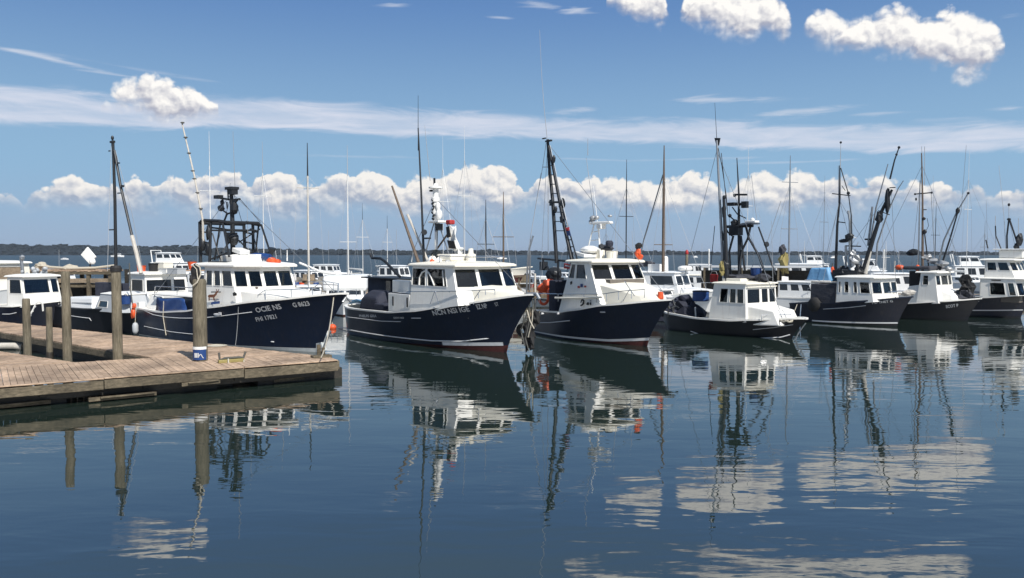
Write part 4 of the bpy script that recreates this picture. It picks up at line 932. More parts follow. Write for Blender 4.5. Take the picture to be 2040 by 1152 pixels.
b.tube('mast_stay', 'brownpole', [[b.px(857, 515, 0), b.px(893, 465, 0)]], .045, 6)
t_ = b.thing('flag', 'black and white flag hanging furled beside the white radar mast', 'flag', b.px(903, 497, -.1)); m = MB()
for i in range(6):
    for j in range(9): m.v.append(V(-.42 + i * .13 + j * .022, .10 * math.sin(i * 1.9 + j * .6), 1.02 - j * .13 + .04 * math.sin(i * 1.3)))
for i in range(5):
    for j in range(8): m.f.append((i * 9 + j, i * 9 + 1 + j, i * 9 + 10 + j, i * 9 + 9 + j))
o = m.build('cloth', 'whitep', t_, smooth=True); o.modifiers.new('thick', 'SOLIDIFY').thickness = .02
m = MB(); m.add([(-.38, -.13, .98), (-.12, -.15, 1.0), (.0, -.14, .55), (-.30, -.13, .5)], [(0, 1, 2, 3)]).add([(-.28, -.15, .40), (.28, -.16, .35), (.4, -.14, .02), (-.12, -.14, .05)], [(0, 1, 2, 3)]); o = m.build('dark_field', 'rubber', t_); o.modifiers.new('thick', 'SOLIDIFY').thickness = .03
MB().tube([(-.5, .02, 1.1), (.55, .02, -.5)], .02).build('staff', 'alu', t_)
MB().ball(b.px(912, 496, 0), (.34, .12, .09), 10, .9, 5).ball(b.px(916, 503, 0), (.13, .1, .14), 10, .6, 8).build('furled_sail', 'whitep', b.root, smooth=True)
# roof clutter
MB().box((b.px(893, 520, -.2).x, 0, 3.82), (1.6, 1.2, .3)).build('roof_hatch', 'cream', b.root, bevel=.08)
MB().ball(b.px(861, 520, -.8), (.22, .2, .22), 10, .3).ball(b.px(873, 521, -.7), (.2, .2, .15), 10, .5, 5).build('roof_fittings', 'whitep', b.root, smooth=True)
MB().tube([V(9.2, -1.2, 3.62), V(9.2, -1.2, 3.9), V(10.9, -.9, 3.85), V(10.9, .9, 3.85), V(9.2, 1.2, 3.9), V(9.2, 1.2, 3.62)], .02).build('roof_rail', 'steel', b.root)
MB().lathe([(.22, 0), (.22, .35), (.12, .38), (.1, .6)], b.px(938, 516, .3) - V(0, 0, .15), 12).build('vent', 'cream', b.root, smooth=True)
lamp(b, b.px(892, 523, -.9), (1, -.5, .1), .12, 'searchlight', 'alu')
t_ = b.thing('marker_float', 'orange and pale float lying among gear on the cream roof of the centre boat', 'float', b.px(861, 526, -.9) - V(0, 0, .1), 0, 'orange floats and gear'); MB().ball((0, 0, .16), (.12, .12, .16), 10).build('body', 'orange', t_, smooth=True); MB().tube([(0, 0, .3), (.03, 0, .5)], .015, 4).build('line', 'rope', t_)
t_ = b.thing('pot_plant_gear', 'dark green net bundle on the roof beside the white radar mast', 'net bundle', b.px(868, 515, -.5) - V(0, 0, .15)); MB().ball((0, 0, .25), (.28, .2, .25), 10, .8, 3).ball((.2, 0, .15), (.2, .2, .16), 9, .7, 5).build('net', MT['foliage'], t_, smooth=False)
# stem gear: fenders, tyres and ropes hanging on the bow
MB().tube([V(13.6, 0, 2.42), V(14.2, 0, 2.44), V(14.35, 0, 2.25)], .07, 8).build('bow_roller', 'galv', b.root)
t_ = b.thing('tyre_fender', 'black tyre fender hanging under the bow overhang of the centre boat', 'fender', (12.95, .3, .95), .5, 'fenders and mooring floats')
MB().tube([(.2 * math.cos(a_ * math.pi / 8), 0, .2 * math.sin(a_ * math.pi / 8)) for a_ in range(17)], .085, 8, cap=False).build('tyre', 'rubber', t_, smooth=True); MB().tube([(0, 0, .18), (.1, -.1, .8), (.45, -.25, 1.35)], .018, 5).build('line', 'rope', t_)
t_ = b.thing('hanging_gear', 'dark tangle of nets and lines hanging under the bow of the centre boat', 'net bundle', (13.05, .35, .35))
MB().ball((0, .2, .5), (.24, .24, .45), 14, 1.0, 3).ball((.25, .3, 1.05), (.2, .2, .35), 14, 1.0, 6).ball((-.15, .3, .1), (.22, .22, .3), 12, 1.0, 9).build('net', 'rubber', t_); MB().tube([(.4, -.1, 1.9), (.2, -.1, 1.2), (-.1, -.15, .6), (.15, -.15, .0)], .025).tube([(.3, 0, 1.8), (.35, -.1, .9), (.2, -.15, .3), (.35, -.1, -.2)], .02).build('line', 'drope', t_)
b.tube('bow_lines', 'rope', [[b.px(1050, 618, -.2), b.px(1056, 640, -.2), b.px(1064, 655, -.2)], [b.px(1062, 606, 0), b.px(1060, 640, 0), b.px(1052, 672, 0)]], .022)

# ============ boat 3: centre right
b = b3 = Boat('fishing_boat', 'navy fishing boat with dark lattice mast and broad three pane front, right of centre', 'fishing boat', GRP, 3.5, stem=(1290, 690), corner=(1060, 665))
b.form([(0, 1.14), (2.5, 1.22), (4, 1.42), (6, 1.75), (8.7, 2.08)], over=1.6, boot=(-.06, .26))
hb = b.hull(bottom='red', stripe=None, xc=2.4, capw=.14)
b.strip(lambda x: max(b.bz(x) - .01, .10), lambda x: max(b.bz(x) - .01, .10) + (.05 + .07 * max(0, x / b.L)), 'boot_stripe', 'stripe', off=.014, nt=1, n=36, parent=hb)
b.line([(1073, 643), (1095, 643), (1135, 639)], .022)
b.line([(1196, 622), (1206, 622)], .025, 'hull_vent')
b.house(2.35, 6.0, 6.35, 1.56, 1.38, .62, 1.15, 3.58, arake=.85, rake=1.35, wct=.55, zw=(2.85, 3.50), wins={'side': [(.06, .28), (.34, .74)], 'facet': [(.05, .93)], 'front': [(.05, .95)], 'aft': [(.2, .8, 1.4, 3.3)]})
b.roof((.35, .35, .12), th=.12, crown=.08, mat='cream')
b.trunk(5.2, 8.0, 1.35, .4, 1.5, 2.72, 2.12, 'cream')
decal(b, 1162, 605, [[(-6, -1), (-4, -9), (0, -10), (3, -7), (2, 1), (-2, 5), (-6, 6), (-6, 3), (-2, 1), (0, -5), (-2, -7), (-5, -1)]], -1.58, 'initial_letter', 'rubber', .9); decal(b, 1171, 606, [[(-3, 0), (-1, -4), (3, -4), (3, 2), (-2, 2)], [(5, -4), (8, -4), (8, 2), (5, 2)], [(5, -8), (8, -8), (8, -6), (5, -6)]], -1.58, 'small_letters', 'rubber', .9)
decal(b, 1153, 572, [[(-3, -3), (3, -3), (3, 3), (-3, 3)]], -1.5, 'red_badge', 'redp', .7); decal(b, 1159, 569, [[(-3, -4), (3, -4), (3, 4), (-3, 4)]], -1.5, 'dark_badge', 'blue', .8); decal(b, 1166, 571, [[(-2, -2), (2, -2), (2, 2), (-2, 2)]], -1.5, 'red_spot', 'redp', .9); decal(b, 1138, 564, [[(-2, -2), (2, -4), (2, 1), (-1, 4)]], -1.46, 'vent_slot', 'rubber')
b.rail([b.px(1112, 586, -1.62), b.px(1200, 586, -1.55), b.px(1240, 580, -1.2), b.px(1284, 577, -.75)], .35, 5)
b.tube('rail_brace', 'steel', [[b.px(1241, 600, -1.1), b.px(1254, 577, -1.0)], [b.px(1244, 560, -1.2), b.px(1264, 590, -.9)], [b.px(1190, 586, -1.55), b.px(1187, 607, -1.5)]], .018)
MB().tube([V(2.2, -1.62, 1.9), V(3.4, -1.62, 1.95), V(5.8, -1.5, 2.1)], .05, 8).build('side_pipe', 'cream', b.root)
# roof gear
MB().ball(b.px(1175, 498, -.3) + V(0, 0, 0), (.55, .4, .2), 12, .1).box(b.px(1165, 507, -.5), (.9, .7, .14), ry=.15).build('liferaft_canister', 'whitep', b.root, smooth=True)
MB().lathe([(.22, 0), (.27, .42), (.30, .45)], b.px(1219, 515, .3) - V(0, 0, .1), 14).build('roof_bucket', 'cream', b.root)
MB().lathe([(.24, 0), (.24, .36), (.2, .4)], b.px(1195, 513, .1) - V(0, 0, .05), 12).build('roof_vent', 'cream', b.root)
MB().ball(b.px(1208, 495, .8), (.42, .3, .18), 10, .4, 3).build('dark_cover', 'grey_canvas', b.root, smooth=True); MB().lathe([(.05, 0), (.17, .05), (.19, .2), (.12, .3)], b.px(1214, 492, .6), 12).build('horn', 'navy_canvas', b.root)
t_ = b.px(1190, 435, 0); rx = t_.x
m = MB()
for dx, dy in ((-.35, -.2), (-.1, .2), (.25, -.05)): m.tube([V(rx + dx * 1.6, dy * 1.6, 3.7), V(rx + dx * .3, dy * .4, 5.45)], .035)
for zz in (4.1, 4.6, 5.0): m.tube([V(rx - .4 * (5.6 - zz) * .7, -.15, zz), V(rx + .3 * (5.6 - zz) * .6, .05, zz + .05)], .022)
m.build('radar_mast', 'whitep', b.root)
MB().box((rx + .3, 0, 5.42), (1.25, .3, .12), rz=.2).box((rx + .3, 0, 5.25), (.35, .3, .24)).build('radar_scanner', 'whitep', b.root, bevel=.03)
MB().ball((rx - .35, 0, 5.65), (.18, .15, .15), 9, .2).ball((rx - .05, 0, 5.68), (.14, .12, .1), 9).ball((rx + .85, .1, 5.72), (.13, .1, .06), 8).ball((rx - .5, 0, 5.5), (.12, .1, .12), 9, .4).build('mast_fittings', 'alu', b.root, smooth=True)
b.tube('whip_antenna', 'alu', [[V(rx - .2, 0, 5.5), b.px(1172, 345, 0), b.px(1168, 315, 0)], [b.px(1171, 310, 0), b.px(1171, 276, 0)]], .018, 5, .01); b.tube('whip_antenna', 'whitep', [[V(rx, 0, 5.5), b.px(1182, 370, 0)]], .014, 5)
b.tube('dark_lamp', 'dmetal', [[b.px(1199, 490, 0), b.px(1196, 492, 0)]], .12, 8)
# tall dark masts: main pole, ladder pole, stays, long antenna
Y = -.4; top = b.px(1091, 278, Y)
b.tube('mast', 'dmetal', [[b.px(1109, 524, Y), b.px(1101, 400, Y), b.px(1094, 330, Y), top]], .10, 8, .07)
lb, lt = b.px(1140, 520, -.9), b.px(1093, 290, Y)
b.tube('ladder_pole', 'dmetal', [[lb, b.px(1124, 450, -.8), b.px(1104, 345, -.5), lt]], .10, 8, .06); b.tube('ladder_pole', 'dmetal', [[lb + V(.45, 0, 0), b.px(1131, 450, -.8), b.px(1118, 408, -.6)]], .035, 6)
m = MB()
for k in range(9):
    t = k / 8; p = b.px(lerp(1140, 1116, t), lerp(520, 410, t), -.8); m.tube([p - V(.05, 0, 0), p + V(.38 - .25 * t, 0, .02)], .025, 5)
for k in range(8): t = k / 7; p = b.px(lerp(1105, 1092, t), lerp(460, 330, t), Y); q = b.px(lerp(1127, 1100, t), lerp(460, 330, t), Y - .2); m.tube([p, q], .022, 5)
m.build('ladder_rungs', 'dmetal', b.root)
m = MB().box(b.px(1093, 281, Y), (.5, .12, .08)).box(b.px(1084, 276, Y), (.3, .08, .05)).ball(b.px(1121, 405, -.6), (.16, .12, .24), 8, .5, 3).ball(b.px(1119, 412, -.6), (.18, .14, .12), 8, .4).tube([b.px(1094, 403, Y), b.px(1120, 402, -.6)], .04).ball(b.px(1103, 318, -.5), (.09, .09, .22), 8, .4).ball(b.px(1107, 418, Y), (.08, .08, .18), 8, .4).ball(b.px(1119, 436, -.7), (.1, .1, .22), 8, .5).box(b.px(1098, 404, Y), (.2, .1, .3))
m.build('mast_fittings', 'dmetal', b.root)
b.tube('long_whip_antenna', 'alu', [[b.px(1090, 276, Y), b.px(1084, 215, Y), b.px(1079, 150, Y), b.px(1075, 60, Y)]], .018, 5, .008); b.tube('spreader', 'alu', [[b.px(1081, 333, Y), b.px(1091, 333, Y)]], .02, 5)
b.tube('stays', 'alu', [[b.px(1088, 285, Y), b.px(1081, 333, Y), b.px(1058, 465, -1.2), b.px(1050, 560, -1.4)], [b.px(1078, 345, Y), b.px(1049, 520, -1.3)], [b.px(1092, 340, Y), b.px(1092, 510, .4)], [b.px(1096, 290, Y), b.px(1133, 460, -.9)]], .014, 4)
b.tube('side_pole', 'galv', [[b.px(1049, 585, -1.45), b.px(1052, 505, -1.45), b.px(1062, 470, -1.2)], [b.px(1055, 580, -1.3), b.px(1056, 500, -1.3)]], .045, 6)
t_ = b.thing('pennant', 'small red and blue pennant on the ladder mast right of the centre boat', 'flag', b.px(1130, 458, -.9)); o = MB().add([(-.15, 0, .1), (.15, .03, .12), (.2, -.02, -.04), (-.1, .02, -.06)], [(0, 1, 2, 3)]).build('red_part', 'redp', t_); o.modifiers.new('thick', 'SOLIDIFY').thickness = .02; o = MB().add([(-.1, 0, -.06), (.2, .0, -.04), (.25, .02, -.3), (-.02, 0, -.26)], [(0, 1, 2, 3)]).build('blue_part', 'blue', t_); o.modifiers.new('thick', 'SOLIDIFY').thickness = .02
# gallows and gear at the back
b.tube('gallows', 'dmetal', [[b.px(1072, 515, .3), b.px(1145, 522, -.8)], [b.px(1138, 520, -.9), b.px(1132, 612, -1.2)], [b.px(1112, 520, -.2), b.px(1110, 600, -.2)], [b.px(1082, 518, .2), b.px(1084, 537, .2), b.px(1090, 530, .2), b.px(1094, 538, .1)]], .055, 6)
MB().box(b.px(1083, 530, .3), (.35, .3, .45)).ball(b.px(1104, 547, .2), (.45, .4, .38), 10, .3).box(b.px(1108, 560, .2), (.7, .5, .35)).build('winch', 'dmetal', b.root, bevel=.03)
MB().box(b.px(1124, 590, -.7) + V(0, .1, 0), (.6, 1.6, 1.55)).build('engine_casing', 'navy_canvas', b.root, bevel=.04)
t_ = b.thing('name_board', 'small red board on the frame behind the cabin of the three pane boat', 'sign', b.px(1131, 531, -1.2)); MB().box((0, 0, 0), (.62, .04, .24), ry=.08).build('board', 'redp', t_, bevel=.01); MB().box((.02, -.03, .02), (.4, .02, .06), ry=.08).build('white_band', 'letter', t_)
for i, (px_, py_, k, lab) in enumerate([(1083, 574, 'b', 'orange float in the pile aft of the three pane cabin, upper left'), (1094, 566, 'b', 'orange float topmost in the pile aft of the three pane cabin'), (1097, 602, 'c', 'upright orange canister buoy beside the cabin of the three pane boat'), (1083, 592, 'r', 'orange ring buoy hanging aft of the three pane cabin')]):
    t_ = b.thing('marker_float' if k != 'r' else 'life_ring', lab, 'float' if k != 'r' else 'life ring', b.px(px_, py_, -1.0), .6, 'orange floats and gear')
    if k == 'b': MB().ball((0, 0, 0), (.34, .26, .25), 12, .35, i).build('body', 'orange', t_, smooth=True); MB().tube([(0, 0, .2), (.1, 0, .4)], .02, 5).build('line', 'drope', t_)
    elif k == 'c': buoy(t_, .19, .72)
    else: MB().tube([(.26 * math.cos(a_ * math.pi / 9), 0, .36 * math.sin(a_ * math.pi / 9)) for a_ in range(19)], .075, 8, cap=False).build('ring', 'orange', t_, smooth=True)
t_ = b.thing('oilskins', 'orange and dark oilskin bundle at the front roof corner of the three pane cabin', 'oilskins', b.px(1272, 500, 1.3), 0, 'orange floats and gear'); MB().ball((-.03, 0, -.1), (.16, .12, .3), 10, .6, 2).ball((.12, 0, -.3), (.16, .1, .14), 9, .5).build('jacket', 'orange', t_); MB().ball((0, 0, .22), (.18, .14, .16), 9, .4).tube([(0, 0, .1), (-.4, .1, -.5)], .03).build('hood', 'rubber', t_)
b.tube('stern_stay', 'steel', [[b.px(1067, 620, -1.6), b.px(1068, 595, -1.6)], [b.px(1058, 585, -1.5), b.px(1110, 586, -1.5)]], .03)
for py_, px_ in ((595, 1067),): pass
MB().lathe([(.12, 0), (.14, .05), (.11, .32)], b.px(1333, 598, 0) - V(.55, 0, .0), 10).build('bow_bitt', 'orange', b.root)
lamp(b, b.px(1080, 625, -1.75), (0, -1, 0), .05, 'scupper', 'stripe'); lamp(b, b.px(1112, 625, -1.78), (0, -1, 0), .05, 'scupper', 'stripe')
b.tube('bow_anchor', 'dmetal', [[V(8.3, 0, 2.0), V(8.7, 0, 2.08), V(8.8, 0, 1.8)], [V(8.8, -.2, 1.75), V(8.8, 0, 1.85), V(8.8, .2, 1.75)]], .045)

# ============ boat 4: small black one
b = b4 = Boat('fishing_boat', 'smallest near boat, black hull with white rail and boxy white cabin under tripod mast', 'fishing boat', GRP, 3.0, stem=(1578, 676), corner=(1300, 655))
sx_ = lambda px_, py_, y_: b.px(px_, py_, y_).x
b.form([(-.3, 1.0), (1.0, .86), (3.0, .74), (5.0, .76), (6.2, .86), (8, 1.0)], over=.75, boot=(.05, .10), round_stern=1.2, aft=.8)
b.zb = .95
hb = b.hull(mat='black', bottom='black', stripe=None, capw=.12, caph=.06, xc=2.6, sole=.3, deckz=.06)
b.line([(1376, 660), (1400, 668), (1440, 672), (1470, 672)], .022); b.line([(1470, 675), (1520, 674), (1556, 672), (1574, 667)], .03, 'boot_stripe'); b.line([(1500, 657), (1540, 653), (1580, 647)], .014)
xa, xf = sx_(1411, 637, -1.25), sx_(1488, 600, -1.2)
b.house(xa, xf, xf, 1.26, 1.18, 1.18, .66, 2.52, arake=.28, rake=.12, zw=(1.62, 2.30), wins={'side': [(.24, .48), (.54, .72), (.75, .95)], 'front': [(.05, .45), (.51, .72), (.76, .96)], 'aft': [(.4, .8, .9, 2.2)]})
b.roof((.1, .14, .08), th=.07, crown=.08, mat='cream')
MB().box((xf - .03, 0, 2.40), (.06, 2.3, .04)).build('brow', 'cream', b.root)
# sloped front trunk with two panels
tx = b.pxx; m = MB(); x1 = xf + 1.55
m.add([V(xf - .1, -1.12, .6), V(x1, -.85, .65), V(x1, .85, .65), V(xf - .1, 1.12, .6), V(xf - .1, -1.1, 1.52), V(x1 - .35, -.8, 1.32), V(x1 - .35, .8, 1.32), V(xf - .1, 1.1, 1.52)], [(0, 3, 2, 1), (4, 5, 6, 7), (0, 1, 5, 4), (1, 2, 6, 5), (2, 3, 7, 6), (3, 0, 4, 7)]); m.build('trunk_cabin', 'white', b.root, bevel=.05)
b.tube('trunk_strap', 'alu', [[V(x1 - .37, -.1, 1.34), V(x1 + .0, -.1, .72)], [V(x1 - .37, -.4, 1.34), V(x1 + .0, -.42, .72)]], .03)
b.rail([V(x1 - .8, -1.1, 1.12), V(b.xb(.9) - 1.3, -.7, 1.14), V(b.xb(.9) - .6, -.25, 1.16)], .25, 3)
MB().tube([V(x1 + .15, -.55 + .25 * math.sin(a_ * .6), .86 + .06 * (a_ % 2)) + V(.28 * math.cos(a_ * .6), 0, 0) for a_ in range(22)], .035, 6).build('anchor_rope', 'rope', b.root)
b.tube('oar', 'brownpole', [[b.px(1410, 636, -1.1), b.px(1426, 612, -1.12)]], .04); lamp(b, b.px(1465, 619, -1.08), (0, -1, 0), .05, 'side_light', 'dmetal')
b.tube('front_antenna', 'dmetal', [[V(xf - .2, 0, 2.6), V(xf - .2, 0, 3.0)]], .04)
# rigging
Y = -.55
b.tube('mast', 'galv', [[b.px(1443, 575, Y), b.px(1436, 440, Y), b.px(1428, 280, Y)]], .085, 8, .05); b.tube('whip_antenna', 'dmetal', [[b.px(1428, 280, Y), b.px(1424, 205, Y)]], .016, 5, .008)
MB().add([b.px(1423, 275, Y), b.px(1433, 275, Y), b.px(1430, 290, Y), b.px(1427, 290, Y)] + [v + V(0, .1, 0) for v in (b.px(1423, 275, Y), b.px(1433, 275, Y), b.px(1430, 290, Y), b.px(1427, 290, Y))], [(0, 1, 2, 3), (7, 6, 5, 4), (0, 4, 5, 1), (1, 5, 6, 2), (2, 6, 7, 3), (3, 7, 4, 0)]).build('mast_head', 'dmetal', b.root)
b.tube('backstay', 'dmetal', [[b.px(1431, 295, Y), b.px(1438, 330, Y), b.px(1447, 390, Y), b.px(1450, 430, Y)], [b.px(1437, 305, Y), b.px(1449, 420, Y)], [b.px(1424, 450, Y), b.px(1413, 560, Y)]], .018, 5)
b.tube('derrick_post', 'dmetal', [[b.px(1449, 578, Y), b.px(1445, 470, Y), b.px(1442, 395, Y)]], .12, 8, .07)
m = MB().ball(b.px(1443, 393, Y), .1, 8).ball(b.px(1442, 420, Y), (.1, .1, .35), 8, .5).ball(b.px(1444, 530, Y), (.3, .2, .35), 9, .5, 4).tube([b.px(1438, 460, Y), b.px(1441, 480, Y)], .05)
m.build('derrick_fittings', 'dmetal', b.root)
Y2 = .1
b.tube('tripod_mast', 'dmetal', [[b.px(1474, 565, Y2), b.px(1472, 450, Y2), b.px(1472, 388, Y2), b.px(1468, 315, Y2)]], .10, 8, .02)
m = MB()
for z0, a_, c_ in ((388, 1463, 1488), (407, 1450, 1486), (452, 1447, 1500)): m.tube([b.px(a_, z0, Y2), b.px(c_, z0 + (0 if z0 < 450 else -2), Y2)], .05 if z0 < 400 else .075, 6)
m.tube([b.px(1463, 387, Y2), b.px(1464, 392, Y2)], .07).box(b.px(1484, 408, Y2), (.3, .2, .32)).box(b.px(1459, 407, Y2), (.4, .3, .16)).tube([b.px(1455, 432, Y2), b.px(1464, 440, Y2), b.px(1466, 452, Y2)], .035).ball(b.px(1454, 430, Y2), (.1, .08, .1), 8).ball(b.px(1463, 445, Y2), (.2, .15, .2), 8, .5).tube([b.px(1459, 413, Y2), b.px(1469, 427, Y2), b.px(1486, 435, Y2)], .03).box(b.px(1466, 460, Y2), (.55, .4, .45)).tube([b.px(1445, 452, Y2), b.px(1450, 463, Y2), b.px(1458, 470, Y2)], .04)
m.build('mast_fittings', 'dmetal', b.root)
MB().add([b.px(1464, 452, Y2 - .3), b.px(1496, 448, Y2 - .3), b.px(1514, 447, Y2 + .1), b.px(1480, 446, Y2 + .5)] + [v + V(0, 0, .05) for v in (b.px(1464, 452, Y2 - .3), b.px(1496, 448, Y2 - .3), b.px(1514, 447, Y2 + .1), b.px(1480, 446, Y2 + .5))], [(3, 2, 1, 0), (4, 5, 6, 7), (0, 1, 5, 4), (1, 2, 6, 5), (2, 3, 7, 6), (3, 0, 4, 7)]).build('radar_platform', 'dmetal', b.root)
MB().box(b.px(1498, 442, Y2), (.6, .35, .1)).ball(b.px(1499, 438, Y2), (.12, .1, .1), 8).build('radar_scanner', 'whitep', b.root, bevel=.02)
b.tube('tripod_legs', 'dmetal', [[b.px(1495, 452, Y2), b.px(1490, 475, Y2), b.px(1478, 500, Y2), b.px(1470, 560, Y2 - .3)], [b.px(1486, 452, Y2), b.px(1492, 475, Y2), b.px(1512, 510, Y2 + .2), b.px(1524, 545, Y2 + .5)], [b.px(1461, 470, Y2), b.px(1453, 500, Y2), b.px(1456, 560, Y2)], [b.px(1476, 470, Y2), b.px(1484, 540, Y2)]], .055, 6)
b.tube('light_boom', 'dmetal', [[b.px(1511, 452, .3), b.px(1525, 490, .4), b.px(1545, 548, .5)]], .04, 6); lamp(b, b.px(1527, 487, .4), (1, -.2, .2), .13, 'floodlight')
b.tube('rope_line', 'alu', [[b.px(1497, 350, .2), b.px(1509, 450, .3)], [b.px(1556, 400, .6), b.px(1526, 490, .4)]], .012, 4)
MB().ball(b.px(1475, 553, .1), (.9, .7, .16), 10, .5, 4).ball(b.px(1520, 553, .4), (.4, .4, .2), 10, .5, 7).build('roof_nets', 'grey_canvas', b.root)
MB().box((xa + .9, -.2, 2.7), (1.1, .9, .16)).build('roof_box', 'cream', b.root, bevel=.03)
for nm, lab, px_, py_, mat_, r_, h_ in [('bait_tub', 'blue tub on the cabin roof under the dark tripod mast', 1506, 552, 'blue', .28, .42), ('bait_tub', 'small red tub standing behind the cabin of the smallest near boat', 1422, 562, 'redp', .22, .36)]:
    t_ = b.thing(nm, lab, 'tub', b.px(px_, py_, .5 if mat_ == 'blue' else -.3), 0, 'tubs of gear'); MB().lathe([(r_ * .8, 0), (r_, h_), (r_ * 1.08, h_ + .02), (r_ * .9, h_), (r_ * .7, .05)], n=16).build('tub', mat_, t_, smooth=True); MB().tube([(r_, 0, h_), (r_ * .6, 0, h_ * 1.5), (-r_ * .6, 0, h_ * 1.5), (-r_, 0, h_)], .015, 5).build('handle', 'alu', t_)
t_ = b.thing('oilskins', 'yellow oilskin bundle hanging from the dark derrick post', 'oilskins', b.px(1438, 532, -.7)); MB().ball((0, 0, 0), (.16, .12, .26), 10, .8, 3).ball((.04, 0, -.3), (.1, .1, .14), 9, .6).build('jacket', 'yellow', t_); MB().tube([(0, 0, .2), (.05, 0, .4)], .02).build('loop', 'drope', t_)
# stern gear
for i, (px_, r_, h_, lab) in enumerate([(1393, .48, .62, 'bright blue drum lying open at the stern of the smallest near boat'), ]):
    t_ = b.thing('barrel', lab, 'barrel', b.px(1396, 600, .0) , 0, 'tubs of gear'); barrel(t_, .42, .55)
t_ = b.thing('crew_gear', 'dark heap of nets and pots filling the stern of the smallest near boat', 'net heap', (.9, -.15, .35)); MB().ball((0, 0, .55), (.75, .75, .75), 12, .8, 3).ball((-.7, .1, .5), (.5, .6, .55), 12, .8, 6).ball((.7, .2, .4), (.6, .7, .6), 12, .7, 8).build('heap', 'navy_canvas', t_); MB().tube([(-.9, -.4, .6), (-.6, -.6, 1.0), (-.2, -.7, .8), (.2, -.7, .5)], .04).tube([(.0, -.7, .4), (.3, -.8, 1.1)], .03).build('ropes', 'drope', t_)
t_ = b.thing('rope_heap', 'yellow rope and red marker heaped on the stern rail of the smallest near boat', 'rope', b.px(1331, 620, -.2)); MB().ball((0, 0, .12), (.22, .2, .16), 10, .9, 3).build('coil', 'yellow', t_); MB().tube([(.1, -.1, .1), (.2, -.25, -.3), (.3, -.3, -.9), (.5, -.3, -1.15)], .028).tube([(-.1, -.1, .1), (-.05, -.15, .3), (.1, -.1, .35)], .025).build('tail', 'rope', t_); MB().ball((.5, 0, .06), (.1, .1, .08), 8).build('marker', 'redp', t_, smooth=True)
b.tube('bow_chain', 'galv', [[V(b.xb(.9), 0, .8), V(b.xb(.5) + .1, -.1, .35), V(b.xb(0) + .25, -.2, -.1)]], .03)
b.tube('stern_davit', 'galv', [[b.px(1386, 632, -.9), b.px(1385, 612, -.9)]], .04)

# ============ boat 5
b = b5 = Boat('fishing_boat', 'navy fishing boat with charcoal canvas box aft and booms leaning right, second row right', 'fishing boat', GRP, 3.3, stem=(1788, 650), corner=(1574, 639))
b.form([(0, 1.0), (2.4, 1.12), (4, 1.32), (7, 1.68)], over=.8, boot=(.05, .12))
hb = b.hull(mat='navy2', bottom='black', stripe=None, xc=2.0, cap='navy', capw=.14)
b.strip(lambda x: b.bz(x) + .02, lambda x: b.bz(x) + .10, 'boot_stripe', 'stripe', x0=1.5, x1=b.L + .02, off=.016, nt=1, n=20, parent=hb); b.line([(1640, 616), (1690, 613), (1725, 609)], .018)
b.text('F.D THET G', (1738, 606), (1780, 602), 4.5, 'name_lettering', bold=.02, parent=hb)
P = lambda x_, y_, Y_: b.px(x_, y_, Y_).x
xa, xf = P(1665, 602, -1.35), P(1723, 580, -1.35)
b.house(xa, xf + .55, xf + .9, 1.38, 1.28, .8, 1.05, 2.62, rake=.3, zw=(1.80, 2.42), wins={'side': [(.07, .13), (.24, .36), (.50, .60), (.68, .95)], 'facet': [(.06, .90)], 'front': [(.04, .54), (.60, .96)], 'aft': [(.4, .8, 1.2, 2.3)]}, frame=True)
b.roof((.1, .25, .08), th=.10, crown=.08)
b.trunk(xf + .7, b.xb(1.4) - .9, 1.1, .45, 1.1, 1.72, 1.62)
x0_, x1_ = P(1614, 604, -1.3), P(1664, 604, -1.3)
MB().box(((x0_ + x1_) / 2, -.2, 1.62), (x1_ - x0_, 2.2, 1.25)).build('canvas_shelter', 'grey_canvas', b.root, bevel=.05)
MB().box(((x0_ + x1_) / 2 + .3, -.1, 2.32), (x1_ - x0_ + .8, 2.0, .08)).build('shelter_roof', 'pole', b.root, bevel=.02)
MB().ball((x0_ + .45, -1.6, 1.05), (.42, .2, .42), 12, .2).build('black_buoy', 'rubber', b.root, smooth=True)
t_ = b.thing('tarp_hood', 'pale blue tarpaulin over gear on the boat with the charcoal canvas box', 'tarpaulin', (x0_ - .1, .0, 2.36)); t_.scale = (1.3, 1.3, 1.25); m = MB().add([(-.5, -.5, 0), (.75, -.5, 0), (.75, .5, 0), (-.5, .5, 0), (-.3, -.45, .62), (.55, -.4, .66), (.55, .4, .66), (-.3, .45, .62)], [(0, 3, 2, 1), (4, 5, 6, 7), (0, 1, 5, 4), (1, 2, 6, 5), (2, 3, 7, 6), (3, 0, 4, 7)]); m.build('hood', 'blue_tarp', t_, smooth=True, bevel=.08); MB().tube([(-.5, -.52, .02), (.75, -.52, .02)], .03).build('hem', 'whitep', t_)
b.tube('mast', 'dmetal', [[b.px(1664, 556, 0), b.px(1668, 450, 0), b.px(1673, 395, 0), b.px(1673, 330, 0)]], .09, 8, .035); b.tube('whip_antenna', 'alu', [[b.px(1674, 335, 0), b.px(1675, 285, 0)], [b.px(1671, 440, 0), b.px(1670, 330, 0)]], .025, 5, .012)
m = MB().ball(b.px(1675, 284, 0), .07, 8).tube([b.px(1658, 386, 0), b.px(1694, 390, 0)], .03).tube([b.px(1668, 442, 0), b.px(1684, 444, 0)], .03).tube([b.px(1675, 335, 0), b.px(1690, 385, 0), b.px(1696, 430, 0), b.px(1697, 540, 0)], .03).ball(b.px(1690, 385, 0), (.1, .1, .1), 8).ball(b.px(1681, 480, 0), (.3, .15, .12), 8, .4).ball(b.px(1692, 472, 0), (.25, .2, .22), 8, .5).tube([b.px(1684, 490, 0), b.px(1715, 491, 0)], .035).tube([b.px(1677, 370, 0), b.px(1684, 380, 0)], .02)
